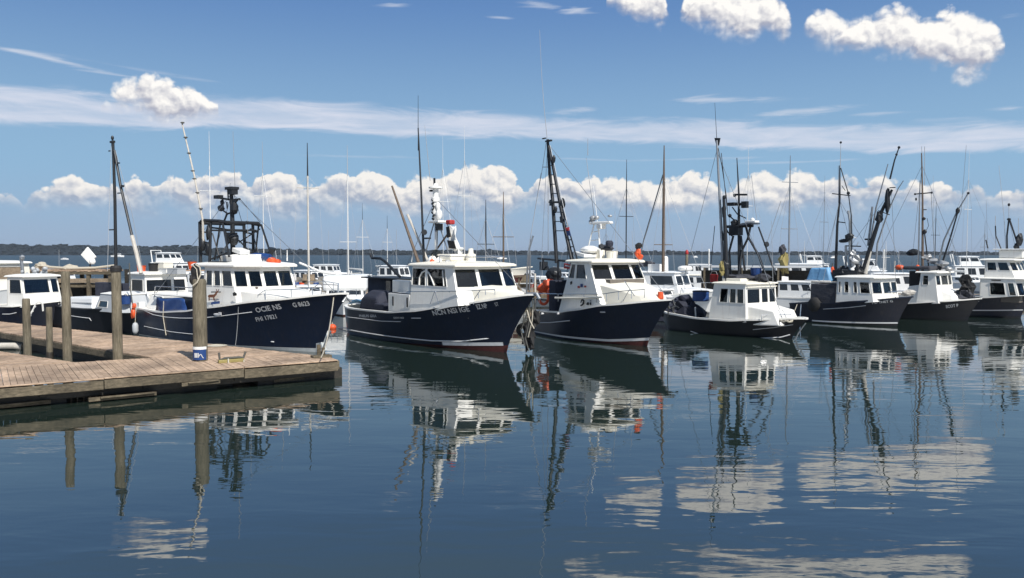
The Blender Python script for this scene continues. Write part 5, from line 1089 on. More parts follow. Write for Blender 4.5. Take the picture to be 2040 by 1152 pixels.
m.build('mast_fittings', 'dmetal', b.root); b.tube('radar_mast', 'galv', [[b.px(1685, 550, 0), b.px(1685, 490, 0)], [b.px(1693, 550, 0), b.px(1693, 440, 0), b.px(1690, 420, 0)]], .065, 7)
MB().tube([b.px(1700 + 10 * math.cos(k / 8 * 6.28), 482 + 10 * math.sin(k / 8 * 6.28), 0) for k in range(8)], .02, 4).build('hoop_antenna', 'whitep', b.root)
b.tube('boom', 'dmetal', [[b.px(1722, 535, 0), b.px(1738, 480, 0), b.px(1757, 420, 0), b.px(1777, 378, 0)]], .15, 8, .07); b.tube('boom_foot', 'pole', [[b.px(1724, 545, 0), b.px(1734, 500, 0)]], .11, 8, .08)
b.tube('outrigger_pole', 'galv', [[b.px(1733, 490, .3), b.px(1745, 415, .3), b.px(1769, 327, .3)]], .06, 7, .025); b.tube('outrigger_pole', 'galv', [[b.px(1745, 530, .8), b.px(1748, 485, .8), b.px(1770, 420, .8), b.px(1790, 375, .8), b.px(1800, 360, .8)]], .06, 7, .02); b.tube('outrigger_pole', 'dmetal', [[b.px(1773, 357, .4), b.px(1782, 320, .4), b.px(1791, 294, .4)]], .05, 6, .03); b.tube('outrigger_pole', 'galv', [[b.px(1729, 490, 0), b.px(1734, 450, 0), b.px(1738, 412, 0)]], .06, 7)
MB().ball(b.px(1768, 400, 0), (.16, .12, .7), 9, .5, 4).ball(b.px(1752, 433, 0), (.2, .15, .35), 9, .6, 6).ball(b.px(1786, 308, .4), .07, 8).ball(b.px(1791, 294, .4), .08, 8).box(b.px(1778, 374, 0), (.3, .1, .05)).tube([b.px(1750, 420, 0), b.px(1772, 428, .6)], .03).tube([b.px(1723, 477, 0), b.px(1737, 477, 0)], .05).build('boom_fittings', 'dmetal', b.root)
b.tube('stays', 'alu', [[b.px(1673, 395, 0), b.px(1640, 560, -.8)], [b.px(1765, 440, .4), b.px(1800, 545, 1)], [b.px(1737, 415, 0), b.px(1720, 475, 0)]], .012, 4)
MB().ball(b.px(1704, 518, 0), (.32, .25, .34), 12, .8, 3).ball(b.px(1700, 505, 0), (.18, .15, .2), 10, .8).build('white_bundle', 'alu', b.root); MB().ball(b.px(1680, 543, 0), (.5, .4, .35), 10, .7, 3).ball(b.px(1712, 541, 0), (.35, .3, .35), 10, .7, 6).box(b.px(1690, 545, 0), (1.5, .8, .4)).build('deck_engine', 'dmetal', b.root)
b.tube('exhaust', 'whitep', [[b.px(1697, 535, -.2), b.px(1703, 555, -.3)]], .12, 8); t_ = b.thing('oilskins', 'orange brown oilskins hanging on the mast of the boat with leaning booms', 'oilskins', b.px(1657, 545, -.2), 0, 'orange floats and gear'); MB().ball((0, 0, 0), (.14, .12, .4), 9, .5).build('jacket', 'orange', t_); MB().tube([(0, 0, .3), (.05, 0, .6)], .03).build('loop', 'drope', t_)
b.tube('bow_rail', 'steel', [[V(xf + 1.2, -1.2, 1.9), V(b.xb(1.5) - .5, -.3, 1.95), V(b.xb(1.5), 0, 1.95)]], .03); MB().ball((b.xb(1.6) - .2, 0, 1.85), (.35, .3, .18), 9, .5).build('bow_windlass', 'pole', b.root)
b.tube('stern_frame', 'steel', [[b.px(1585, 606, -1.3), b.px(1584, 622, -1.3)], [b.px(1596, 606, -1.5), b.px(1594, 634, -1.6)]], .03)

# ============ boats 6 and 7
S = onz(1928, 640); a_ = R(-50); L_ = 7.0
b = b6 = Boat('fishing_boat', 'black hulled boat with tall swept white cabin, between the leaning booms and the rightmost boat', 'fishing boat', GRP, 2.9, M=(S.x - L_ * math.cos(a_), S.y - L_ * math.sin(a_), 0), ang=a_, L=L_)
b.form([(0, .9), (4, .95), (6, 1.15), (8, 1.38)], over=.7, boot=(.05, .10))
hb = b.hull(mat='black', bottom='black', stripe=None, xc=2.0, capw=.12); b.text('SCOT P', (1885, 614), (1910, 611), 6, 'name_lettering', bold=.02, parent=hb)
P = lambda x_, y_, Y_: b.px(x_, y_, Y_).x
xa, xf = P(1826, 600, -1.15), P(1856, 560, -1.15)
b.house(xa, xf + .45, xf + .6, 1.2, 1.12, .8, .9, 2.82, arake=.2, rake=.3, zw=(2.12, 2.68), wins={'side': [(.2, .55)], 'facet': [(.1, .9)], 'front': [(.05, .62), (.68, .95)], 'aft': []})
b.roof((.3, .2, .1), th=.10, crown=.06); b.trunk(xf + .2, b.xb(1.2) - .6, 1.1, .4, .9, 1.95, 1.25)
MB().box((xa - .25, -.1, 2.45), (.6, 1.8, .95)).build('canvas_screen', 'rubber', b.root, bevel=.04); MB().box((xa - .1, 0, 3.12), (1.6, 2.2, .22)).build('canvas_top', 'grey_canvas', b.root, bevel=.08)
MB().add([V(xa - .9, -1.05, .9), V(xa + .3, -1.15, .9), V(xa + .1, -1.1, 2.1), V(xa - .5, -1.05, 2.0)] + [V(xa - .9, -.95, .9), V(xa + .3, -1.05, .9), V(xa + .1, -1.0, 2.1), V(xa - .5, -.95, 2.0)], [(0, 1, 2, 3), (7, 6, 5, 4), (0, 4, 5, 1), (1, 5, 6, 2), (2, 6, 7, 3), (3, 7, 4, 0)]).build('side_screen', 'white', b.root)
b.tube('mast', 'brownpole', [[b.px(1838, 545, 0), b.px(1838, 400, 0), b.px(1836, 305, 0)]], .08, 8, .035); b.tube('mast', 'galv', [[b.px(1829, 545, 0), b.px(1831, 450, 0), b.px(1833, 360, 0)]], .05, 7, .03)
b.tube('whip_antenna', 'alu', [[b.px(1842, 370, .2), b.px(1842, 292, .2)], [b.px(1837, 310, 0), b.px(1836, 292, 0)]], .018, 5)
m = MB().tube([b.px(1822, 387, 0), b.px(1856, 384, 0)], .035).ball(b.px(1856, 384, 0), .07, 8).ball(b.px(1823, 387, 0), .07, 8).ball(b.px(1825, 397, 0), (.06, .06, .1), 8).ball(b.px(1842, 462, 0), (.13, .1, .15), 8, .4).ball(b.px(1840, 436, 0), (.12, .1, .1), 8, .4).tube([b.px(1840, 418, 0), b.px(1846, 418, 0)], .03).tube([b.px(1842, 465, 0), b.px(1845, 490, 0), b.px(1851, 540, .4)], .04).ball(b.px(1818, 503, 0), (.38, .2, .22), 9, .4).tube([b.px(1847, 435, 0), b.px(1850, 450, 0), b.px(1844, 462, 0)], .015, 4)
m.build('mast_fittings', 'dmetal', b.root); b.tube('stays', 'alu', [[b.px(1855, 385, 0), b.px(1862, 520, .8)], [b.px(1833, 380, 0), b.px(1828, 540, -.6)]], .016, 4)
b.tube('boom', 'galv', [[b.px(1866, 540, .3), b.px(1880, 480, .3), b.px(1905, 425, .3), b.px(1929, 385, .3)]], .06, 7, .035); b.tube('boom', 'dmetal', [[b.px(1872, 540, .3), b.px(1893, 475, .3), b.px(1909, 420, .3)]], .06, 7, .04); b.tube('boom', 'galv', [[b.px(1878, 530, .5), b.px(1900, 470, .5), b.px(1915, 420, .5), b.px(1925, 290, .5)]], .02, 5, .01); MB().ball(b.px(1908, 420, .3), (.12, .1, .2), 8, .4).ball(b.px(1929, 385, .3), .08, 8).build('boom_fittings', 'dmetal', b.root)
for k, (px_, py_, r_) in enumerate([(1845, 512, .32), (1858, 520, .34), (1878, 526, .36), (1890, 536, .25)]): MB().ball(b.px(px_, py_, .2), (r_ * 1.0, r_ * .8, r_ * .5), 10, .8, k).build('roof_bundle', 'alu', b.root, smooth=True)
t_ = b.thing('marker_float', 'orange oval float left of the swept white cabin, beside the black screen', 'float', b.px(1792, 533, -.5), 0, 'orange floats and gear'); MB().ball((0, 0, 0), (.3, .2, .17), 12).build('body', 'orange', t_, smooth=True); MB().tube([(.28, 0, 0), (.9, .1, .05)], .02, 4).build('line', 'rope', t_)
t_ = b.thing('marker_float', 'small orange float at the top corner of the black screen', 'float', b.px(1828, 534, -.9), 0, 'orange floats and gear'); MB().ball((0, 0, 0), (.15, .12, .2), 10).build('body', 'orange', t_, smooth=True); MB().tube([(0, 0, .15), (0, 0, .35)], .02, 4).build('line', 'rope', t_)
t_ = b.thing('crew_gear', 'brown nets and dark gear heaped on the bow of the boat with the swept cabin', 'net heap', (b.xb(1.2) - .9, 0, 1.15)); MB().ball((0, 0, .3), (.55, .4, .45), 12, .9, 3).build('nets', 'grey_canvas', t_); MB().ball((.25, 0, .75), (.35, .3, .45), 12, .9, 5).ball((.1, .1, 1.25), (.3, .2, .35), 10, .9, 7).build('pots', 'rubber', t_)
m = MB().ball((b.xb(1.2) - 1.9, -.3, 1.6), (.55, .4, .25), 10, .5); m.build('white_cover', 'whitep', b.root, smooth=True)
S = onz(2034, 634); a_ = R(-46); L_ = 8.0
b = b7 = Boat('fishing_boat', 'rightmost navy boat with two storey white house and raised upper windows', 'fishing boat', GRP, 3.3, M=(S.x - L_ * math.cos(a_), S.y - L_ * math.sin(a_), 0), ang=a_, L=L_)
b.form([(0, 1.05), (4, 1.15), (6, 1.3), (9, 1.58)], over=.7, boot=(.05, .12))
hb = b.hull(mat='navy2', bottom='black', stripe=None, xc=1.0, capw=.14, cap='greyp'); b.strip(lambda x: b.bz(x) + .20 + .02 * x, lambda x: b.bz(x) + .26 + .02 * x, 'side_stripe', 'stripe', x0=3, x1=b.L + .1, off=.016, nt=1, n=20, parent=hb)
P = lambda x_, y_, Y_: b.px(x_, y_, Y_).x
xa, xf = P(1951, 600, -1.4), P(2003, 580, -1.4)
b.house(xa, xf + .8, xf + 1.1, 1.42, 1.36, .9, 1.0, 2.42, rake=.35, zw=(1.45, 2.2), wins={'side': [(.28, .68), (.78, .95)], 'facet': [(.1, .9)], 'front': [(.05, .47), (.53, .95)]}, frames='white', name='lower_cabin')
b.roof((.1, .5, .06), th=.08, crown=.05); b.trunk(xf + .9, b.xb(1.4) - .8, 1.1, .35, 1.1, 1.9, 1.6)
x2 = P(1962, 540, -1.1); x3 = P(1990, 540, -1.1)
b.house(x2, x3 + .9, x3 + 1.2, 1.2, 1.1, .8, 2.5, 3.56, rake=.45, zw=(2.95, 3.45), wins={'side': [(.10, .46), (.54, .94)], 'facet': [(.08, .92)], 'front': [(.05, .47), (.53, .95)], 'aft': [(.3, .7, 2.6, 3.4)]}, name='upper_cabin')
b.roof((.3, .4, .14), th=.10, crown=.05)
MB().box((x3 + .5, 0, 3.95), (1.3, 1.3, .5)).build('top_locker', 'white', b.root, bevel=.06); MB().box((x3 + .4, 0, 4.25), (1.7, 1.6, .07)).build('top_shade', 'whitep', b.root, bevel=.02)
b.tube('whip_antenna', 'alu', [[b.px(2006, 530, 0), b.px(2000, 430, 0), b.px(1990, 330, 0)]], .022, 5, .01); b.tube('mast', 'dmetal', [[b.px(2007, 520, 0), b.px(2006, 470, 0), b.px(2010, 437, 0)], [b.px(2011, 437, 0), b.px(2022, 470, 0), b.px(2034, 510, 0)]], .05, 7); b.tube('mast', 'dmetal', [[b.px(2000, 510, 0), b.px(1984, 470, 0), b.px(1983, 450, 0)], [b.px(1968, 495, 0), b.px(1964, 478, 0)]], .04, 6)
MB().ball(b.px(2031, 478, 0), (.2, .18, .4), 10, .4).ball(b.px(2025, 490, 0), (.16, .14, .2), 9, .4).ball(b.px(2010, 437, 0), (.12, .1, .08), 8).ball(b.px(2010, 408, 0), (.08, .07, .1), 8).build('mast_fittings', 'dmetal', b.root); b.tube('aerials', 'alu', [[b.px(2010, 437, 0), b.px(2010, 410, 0)], [b.px(2029, 470, 0), b.px(2029, 435, 0)], [b.px(1984, 510, 0), b.px(1983, 430, 0)]], .018, 5)
MB().box(((xa + xf) / 2 + .2, -1.44, 2.35), (.5, .03, .06)).build('vent_slot', 'rubber', b.root)
b.rail([V(xf + 1.2, -1.25, 1.95), V(b.xb(1.5) - .4, -.35, 2.1), V(b.xb(1.5), 0, 2.1)], .5, 4)

# ============ marina behind: generic small craft, each its own object
def place(px, D): return Vector(((px - 1020) / 1587 * D, D, 0))
def craft(label, cat, pxc, D, L, deg, B=None, name='motor_boat', group='small craft moored behind the fishing boats', fb=.9, hullm='gel', cap='white', over=.7, low=.8):
    a = R(deg); c = place(pxc, D); B = B or L * .33
    b = Boat(name, label, cat, group, B, M=(c.x - L / 2 * math.cos(a), c.y - L / 2 * math.sin(a), 0), ang=a, L=L)
    b.form([(0, fb * low), (L * .5, fb * .86), (L + over, fb * 1.25)], over=over, boot=(.04, .08)); b.hull(mat=hullm, bottom='blue' if L > 7 and hullm == 'gel' else 'red', stripe=None, cap=cap, capw=.10, xc=L * .25, deckz=.05, sole=.3)
    return b
def cabin(b, x0, x1, w_, z0, z1, wins=2, zw=None, mat='gel', rake=.5, roofm='gel', over=(.1, .15, .08)):
    zw = zw or (lerp(z0, z1, .5), lerp(z0, z1, .88)); k = [(i / wins + .05, (i + 1) / wins - .05) for i in range(wins)]
    b.house(x0, x1, x1, w_, w_ * .92, w_ * .9, z0, z1, mat=mat, rake=rake, zw=zw, wins={'side': k, 'front': [(.06, .47), (.53, .94)]}, interior=False, frame=False, glass='dglass'); b.roof(over, th=.07, crown=.06, mat=roofm)
GS = 'sailboats moored behind the fishing boats'
def sailboat(px, ytop, D, label, L=8.5, deg=-60, mastm='mast_w', r=.07, spread=None, lean=0, furl=True, hullm='gel', tipm=None, yfoot=None):
    b = craft(label, 'sailboat', px, D, L, deg, name='sailboat', group=GS, fb=1.0, hullm=hullm)
    x0 = L * .5; foot = V(x0, 0, 1.1); wx = b.W(foot); top = atD(px + lean, ytop, wx.y).z; T_ = V(x0, 0, top)
    cabin(b, L * .28, L * .66, B_ := L * .11, .9, 1.5, 3, mat='gel', rake=.5)
    yt = lerp(1.1, top, .78)
    b.tube('mast', mastm, [[foot, V(x0, 0, yt)]], r, 8, r * .8); b.tube('mast_top', tipm or mastm, [[V(x0, 0, yt), T_]], r * .7, 6, r * .3)
    if furl: b.tube('boom', 'navy_canvas' if r > .06 else 'mast_w', [[V(x0 - .1, 0, 2.1), V(x0 - 3.2, 0, 2.2)]], .13, 8, .09)
    for f_ in (spread or [.55]):
        z = lerp(1.1, top, f_); b.tube('spreader', mastm, [[V(x0, -.8, z), V(x0, .8, z)]], .03, 5)
    f_ = (spread or [.55])[0]; z = lerp(1.1, top, f_)
    b.tube('stays', 'alu', [[V(x0, 0, yt), V(x0, .8, z), V(x0, 1.2, 1.1)], [V(x0, 0, yt), V(x0, -.8, z), V(x0, -1.2, 1.1)], [V(x0, 0, yt), V(L + .4, 0, 1.2)], [V(x0, 0, yt), V(.1, 0, 1.0)]], .010, 4)
    return b
sailboat(421, 262, 68, 'sailboat with slim white mast just right of the leaning pale pole', deg=-70, r=.04, spread=[.62])
sailboat(526, 282, 74, 'sailboat whose white spreader shows right of the black pipe frame', deg=-55, r=.045, spread=[.62], tipm='alu')
sailboat(615, 285, 60, 'sailboat with thick weathered mast rising behind the bow of the boat nearest the dock', deg=-75, mastm='pole', r=.085, spread=[.7], tipm='dmetal')
sailboat(694, 290, 78, 'sailboat with twin thin masts behind the gap left of the centre boat', deg=-80, r=.06, spread=[.3], tipm='alu')
sailboat(723, 405, 92, 'distant small sailboat with short thin mast left of the centre boat', L=7, deg=-50, r=.04, tipm='dmetal')
sailboat(883, 272, 84, 'sailboat with faint pale mast rising behind the white radar mast', deg=-65, r=.028)
sailboat(926, 250, 82, 'sailboat with tallest thin pale mast behind the centre wheelhouse', deg=-50, r=.032)
sailboat(968, 398, 66, 'sailboat with short dark mast behind the front of the centre wheelhouse', L=7.5, deg=-60, mastm='dmetal', r=.07, spread=[.5])
sailboat(1003, 382, 60, 'sailboat with dark brown mast right of the centre wheelhouse', L=8, deg=-80, mastm='brownpole', r=.08)
sailboat(1247, 318, 72, 'sailboat with thin dark mast above the three pane cabin', deg=-60, mastm='dmetal', r=.06)
sb = sailboat(1321, 290, 55, 'sailboat with thick brown wooden mast between the three pane boat and the smallest boat', L=8.5, deg=-62, mastm='brownpole', r=.11, spread=[.34], tipm='brownpole')
x0 = 8.5 * .5; sb.tube('gaff', 'galv', [[V(x0 - .1, 0, 9.4), sb.px(1282, 480, 0), sb.px(1276, 510, 0)]], .045, 6)
sailboat(1571, 310, 66, 'sailboat with twin grey masts behind the right end of the smallest boat', deg=-70, mastm='galv', r=.08, spread=[.45, .8])
sailboat(1488, 290, 90, 'sailboat with faintest pale mast above the tripod mast platform', deg=-60, r=.035, L=8)
sailboat(1602, 480, 120, 'distant sailboat with short mast right of the smallest boat', L=6, deg=-40, r=.05)
sailboat(1764, 480, 96, 'distant sailboat behind the leaning booms', L=7, deg=-60, r=.06)
sailboat(1925, 300, 84, 'sailboat with hair thin mast between the two rightmost boats', L=8, deg=-55, r=.03)

sailboat(772, 430, 110, 'distant sailboat with short mast above the davit', L=7, deg=-50, r=.05, tipm='dmetal')
sailboat(1130, 470, 100, 'distant sailboat with short mast right of the ladder mast', L=7, deg=-60, r=.05, mastm='dmetal')
sailboat(1207, 440, 96, 'sailboat with short grey mast behind the cream roof bucket', L=7, deg=-60, r=.045, mastm='galv')
sailboat(1640, 350, 92, 'sailboat with thin grey mast left of the leaning booms', L=8, deg=-55, r=.04, mastm='galv')
sailboat(1862, 400, 98, 'sailboat with thin dark mast behind the swept white cabin', L=8, deg=-65, r=.045, mastm='dmetal')
sailboat(1960, 440, 90, 'sailboat with short thin mast left of the two storey house', L=7, deg=-60, r=.045, mastm='galv')
def motor(label, px, D, L, deg, z1=2.1, wins=3, hullm='gel', fly=False, roofm='gel', x=(.28, .68), fb=.9, B=None, mast=0, cat='motor boat'):
    b = craft(label, cat, px, D, L, deg, B=B, hullm=hullm, fb=fb)
    cabin(b, L * x[0], L * x[1], b.B * .36, fb * .8, z1, wins, roofm=roofm)
    b.trunk(L * x[1] - .3, L * .95, b.B * .32, .2, 1, fb * 1.35, fb * 1.2, 'gel', 'foredeck')
    if fly:
        cabin(b, L * (x[0] + .05), L * (x[1] - .1), b.B * .28, z1 + .05, z1 + 1.0, 2, roofm='gel'); b.tube('arch', 'whitep', [[V(L * x[0], -.8, z1), V(L * x[0] - .3, -.7, z1 + 1.3), V(L * x[0] - .3, .7, z1 + 1.3), V(L * x[0], .8, z1)]], .06, 6)
    b.rail([V(L * .6, -b.B * .42, fb * 1.1 + .5), V(L * .9, -b.B * .2, fb * 1.2 + .55), V(L + .3, 0, fb * 1.25 + .5)], .45, 4)
    if mast: b.tube('aerial', 'alu', [[V(L * .5, 0, z1), V(L * .5, .05, z1 + mast)]], .02, 5)
    return b
motor('low white motor boat with dark windows right of the boat nearest the dock', 620, 82, 7.5, -35, 2.2, 3)
motor('small white motor boat beyond the stern of the centre boat', 700, 68, 6, -80, 1.9, 2)
motor('white motor boat moored beyond the davit of the centre boat', 790, 88, 8, -30, 2.6, 3, mast=4)
motor('white motor boat with cream foredeck between the centre boat and the orange floats', 1040, 84, 8, -25, 2.1, 3)
motor('small white boat beyond the orange floats', 1080, 70, 6.5, -60, 1.9, 2, mast=2)
g = motor('grey white cruiser with long dark windows behind the bow of the three pane boat', 1318, 56, 9, -38, 2.65, 2, fb=1.25, x=(.2, .72), B=3.2, mast=0)
g.radome(V(6.2, .2, 2.8), .5, .35); MB().box((4.2, -.2, 3.0), (.9, .8, .5)).lathe([(.2, 0), (.18, .9), (.1, 1.0)], (4.8, 0, 2.8), 10).build('roof_gear', 'whitep', g.root, bevel=.03); g.tube('aerial', 'alu', [[V(4.8, 0, 3.6), V(4.8, 0, 6.6)]], .02, 5); MB().ball((3.0, 0, 3.25), (.9, .4, .22), 9, .5).build('dark_cover', 'grey_canvas', g.root)
motor('white boat with rounded cream canopy behind the stern of the smallest boat', 1408, 72, 8, -30, 2.0, 3, roofm='cream')
motor('white cabin boat beyond the wooden posts behind the smallest boat', 1398, 112, 9, -20, 2.4, 3, mast=3)
motor('white cruiser with swept roof line right of the smallest boat cabin', 1600, 72, 10, -28, 3.0, 3, fb=1.4, B=3.4, fly=False)
motor('blue striped white motor boat low between the smallest boat and the charcoal canvas box', 1600, 58, 7, -40, 1.9, 3)
motor('white flybridge cruiser behind the leaning booms', 1735, 72, 9, -30, 2.4, 3, fly=True)
motor('white cruiser with canopy just left of the orange oval float', 1790, 66, 8.5, -20, 2.3, 3, mast=2)
motor('distant white motor boat above the charcoal canvas box', 1630, 104, 9, -15, 2.6, 4, fly=True)
motor('distant white motor boat beyond the rightmost boats', 1940, 88, 9, -20, 2.6, 3, fly=True)
motor('distant low white motor boat behind the smallest boat rigging', 1500, 96, 9, -25, 2.3, 3)
motor('white motor boat far left beyond the orange basket', 345, 84, 9, -20, 3.0, 3, fly=True)
motor('small cream motor boat right of the white pilothouse roof', 395, 70, 7, -30, 2.3, 2)
motor('distant white motor boat below the black pipe frame boat bow', 655, 118, 9, -15, 2.3, 3, mast=5)
motor('distant white launch at the left side of the bay', 118, 88, 8, -10, 2.4, 3, mast=2)

# broad white stern of a small cruiser between the two nearest boats
b = craft('white cruiser seen end on, with rounded white canopy and striped boarding rail', 'motor boat', 690, 54, 6.5, -82, B=3.0, fb=.9)
cabin(b, 1.5, 5.2, 1.25, .8, 1.75, 2, roofm='gel'); MB().box((3.4, 0, 2.0), (3.0, 2.9, 1.05)).build('canopy', 'gel', b.root, bevel=.25)
b.rail([V(3.5, -1.2, 1.55), V(5.8, -.8, 1.65), V(7.1, 0, 1.6), V(5.8, .8, 1.65), V(3.5, 1.2, 1.55)], .55, 8)

# far specks on the bay
for i, (px_, py_, L_, lab) in enumerate([(236, 512, 16, 'tiny white ferry shape far out left of the leaning spar'), (130, 517, 5, 'tiny white boat far out on the left of the bay'), (1000, 516, 7, 'tiny white boat on the bay right of the centre wheelhouse'), (1660, 514, 8, 'tiny white boat far out above the charcoal canvas box boat'), (1385, 513, 7, 'tiny white boat far out between the two wooden posts')]):
    D = CAMH * 1587 / max(5, py_ - 505) * .98; c = place(px_, D); t_ = empty('distant_boat', c, R(-15 + i * 12), lab, 'boat', 'boats far out on the bay')
    MB().prism([(-L_ / 2, -L_ * .14), (L_ * .3, -L_ * .14), (L_ / 2, 0), (L_ * .3, L_ * .14), (-L_ / 2, L_ * .14)], -.2, L_ * .11).build('hull', 'gel', t_, bevel=.1); MB().box((-L_ * .05, 0, L_ * .17), (L_ * .45, L_ * .2, L_ * .14)).build('cabin', 'gel', t_, bevel=.1); MB().box((-L_ * .05, 0, L_ * .19), (L_ * .46, L_ * .205, L_ * .05)).build('windows', 'dglass', t_)

# ------------------------------------------------------------------ piers behind, with gear on them
def pier(p, q, w_, z, label, nm='pier'):
    p = Vector(p); q = Vector(q); d = q - p; L_ = d.length; t_ = empty(nm, (p.x, p.y, 0), math.atan2(d.y, d.x), label, 'pier')
    m = MB(); x = 0; rng = random.Random(int(L_))
    while x < L_: m.box((x + .14, 0, z - .03 + rng.uniform(-.008, .008)), (.27, w_, .06)); x += .29
    m.build('deck_boards', 'plank', t_); m = MB()
    for s_ in (-1, 1): m.box((L_ / 2, s_ * (w_ / 2 - .06), z - .19), (L_, .12, .26))
    m.build('side_beams', 'beam', t_)
    k = 0; x = 1.0
    while x < L_:
        MB().lathe([(.16, -1), (.16, z + .05)], (x, -w_ / 2 + .1, 0), 10).build('post', 'pile', t_); x += max(3.2, L_ / 18)
    return t_
pA = place(500, 66).xy; pB = place(2140, 62).xy
pier(pA, pB, 2.2, .75, 'long low grey pier behind the row of fishing boats', 'floating_pier')
pier(place(-60, 62).xy, place(700, 100).xy, 2.5, .9, 'far pier running behind the left hand boats', 'floating_pier')
rng = random.Random(11)
# loose gear on the pier: crates, drums, bollards
gc = empty('fish_crate', (0, 0, 0), 0, 'grey fish crate on the long pier behind the boats', 'crate', 'fish crates on the pier'); crate(gc, .9, .6, .5, 'greyp')
cx_src = [gc] + list(gc.children)
def dup(root, loc, rz, label=None, matname=None, sc_=1.0):
    r = root.copy(); COL.objects.link(r); r.location = loc; r.rotation_euler = (0, 0, rz); r.scale = (sc_,) * 3
    if label: r['label'] = label
    for ch in root.children:
        c = ch.copy(); COL.objects.link(c); c.parent = r
        if matname:
            c.data = c.data.copy(); c.data.materials[0] = MT[matname]
        for g_ in ch.children: d = g_.copy(); COL.objects.link(d); d.parent = c
    return r
first = True
def pier_at(px, off=0.0, z=.75):
    t = (px - 500) / 1640; D = 66 - 4 * t; c = place(px, D + off); return V(c.x, c.y, z)
for k in range(30):
    px_ = rng.choice([rng.uniform(560, 735), rng.uniform(1008, 1070), rng.uniform(1350, 1420), rng.uniform(1560, 1625)])
    c = pier_at(px_, rng.uniform(-.8, .8)); mat_ = rng.choice(['greyp', 'crate', 'crate', 'whitep', 'beam'])
    kn = {'greyp': 'grey fish crate', 'crate': 'brown wooden crate', 'whitep': 'white fish box', 'beam': 'dark timber crate'}[mat_]
    reg = ('in the gap left of the centre boat' if px_ < 800 else 'just right of the centre boat bow' if px_ < 1200 else 'left of the smallest boat' if px_ < 1500 else 'right of the smallest boat cabin')
    nl = kn + ' on the long pier ' + reg
    n_ = rng.choice([1, 1, 2, 3])
    for j in range(n_):
        if first: gc.location = c; gc['label'] = kn.replace(kn, 'grey fish crate') + ' on the long pier ' + reg; gc.rotation_euler = (0, 0, .3); first = False; continue
        dup(gc, c + V(0, 0, .51 * j), rng.uniform(-.5, .5), nl, mat_)
br = empty('barrel', pier_at(1012, .2), 0, 'blue drum on the pier just right of the centre boat bow', 'barrel', 'drums on the pier'); barrel(br, .3, .85)
for px_, mat_, lab in [(590, 'blue', 'leftmost blue drum on the long pier, behind the nearest wheelhouse'), (603, 'orange', 'orange drum between two blue drums behind the thick weathered mast'), (628, 'blue', 'blue drum on the long pier right of the thick weathered mast'), (1056, 'orange', 'orange drum on the pier left of the orange float pile'), (1063, 'brownpole', 'rusty drum on the pier left of the orange floats'), (1376, 'greyp', 'grey drum on the long pier behind the boats'), (1590, 'brownpole', 'rusty drum on the pier right of the smallest boat'), (1708, 'blue', 'blue drum on the pier behind the boat with leaning booms')]:
    dup(br, pier_at(px_, rng.uniform(-.5, .5)), 0, lab, mat_)
def bpile(px, ytop, D, wpx, label, mat='pile', cap=None):
    c = place(px, D); r = wpx / 2 / 1587 * D; top = atD(px, ytop, D).z; t_ = empty('timber_pile', c, 0, label, 'pile', 'piles along the far piers')
    MB().lathe([(r, -1), (r, top * .5), (r * .93, top - .05), (r * .8, top)], n=12).build('post', mat, t_, smooth=True)
    if cap: MB().lathe([(r * .9, top), (r * 1.15, top + .05), (r * .9, top + .28), (.02, top + .36)], n=10).build('cap', cap, t_, smooth=True)
bpile(1368, 507, 62, 6, 'tall grey post with reddish cap left of the smallest boat', 'pile', 'redp'); bpile(1412, 503, 80, 3, 'slim white pole marker left of the dark derrick', 'mast_w', 'whitep')
bpile(1066, 545, 64, 4, 'pale thin post beside the rusty drum left of the orange floats', 'pole'); bpile(1760, 497, 70, 3, 'slim pale post right of the leaning booms', 'mast_w'); bpile(1782, 520, 68, 3, 'short pale post with bracket left of the orange oval float', 'pole')
bpile(700, 540, 72, 3, 'slim post behind the end-on white cruiser', 'mast_w'); bpile(1560, 520, 60, 9, 'thick brown post right of the smallest boat cabin with yellow gear on it', 'pile')
t_ = empty('oilskins', place(1561, 59.4) + V(0, 0, 3.3), 0, 'yellow and dark gear hanging on the thick brown post', 'oilskins'); MB().ball((0, 0, 0), (.32, .25, .8), 12, .9, 3).build('jacket', 'yellow', t_); MB().ball((-.1, 0, 1.0), (.3, .25, .35), 10, .7).build('hood', 'grey_canvas', t_)
t_ = empty('noticeboard', place(1564, 59) + V(0, 0, 1.2), 0, 'white board fixed low on the thick brown post', 'sign'); MB().box((0, 0, .35), (.5, .08, 1.5)).build('panel', 'whitep', t_, bevel=.02); MB().box((0, .05, -.5), (.3, .08, 1.6)).build('backing', 'beam', t_)
dg = craft('grey inflatable dinghy upturned behind the bow of the three pane boat', 'dinghy', 1328, 47, 3.2, -30, B=1.6, name='dinghy', fb=.5, hullm='greyp', cap='greyp'); dg.root.location.z = .9
t_ = empty('dinghy_rack', place(1328, 47), R(-30), 'dark rack carrying the grey dinghy behind the three pane boat', 'rack'); MB().box((0, 0, .45), (2.4, 1.3, .9)).build('base', 'navy_canvas', t_, bevel=.04); MB().box((0, 0, .93), (2.6, .15, .06)).build('chock', 'beam', t_)
sk = craft('small cream skiff stored high right of the centre wheelhouse', 'dinghy', 1010, 60, 2.6, -20, B=1.2, name='dinghy', fb=.55, hullm='cream', cap='cream'); sk.root.location.z = 2.3
t_ = empty('boat_rack', place(1010, 60), 0, 'timber rack under the cream skiff', 'rack')
for x_ in (-.9, .9):
    for y_ in (-.4, .4): MB().box((x_, y_, 1.15), (.12, .12, 2.3)).build('leg', 'beam', t_)
MB().box((0, 0, 2.26), (2.4, 1.1, .1)).build('shelf', 'beam', t_)
tb = empty('work_table', pier_at(1030, -.8), 0, 'grey slatted work table on the pier right of the centre boat bow', 'table'); MB().box((0, 0, .85), (2.6, .8, .07)).build('table_top', 'greyp', tb)
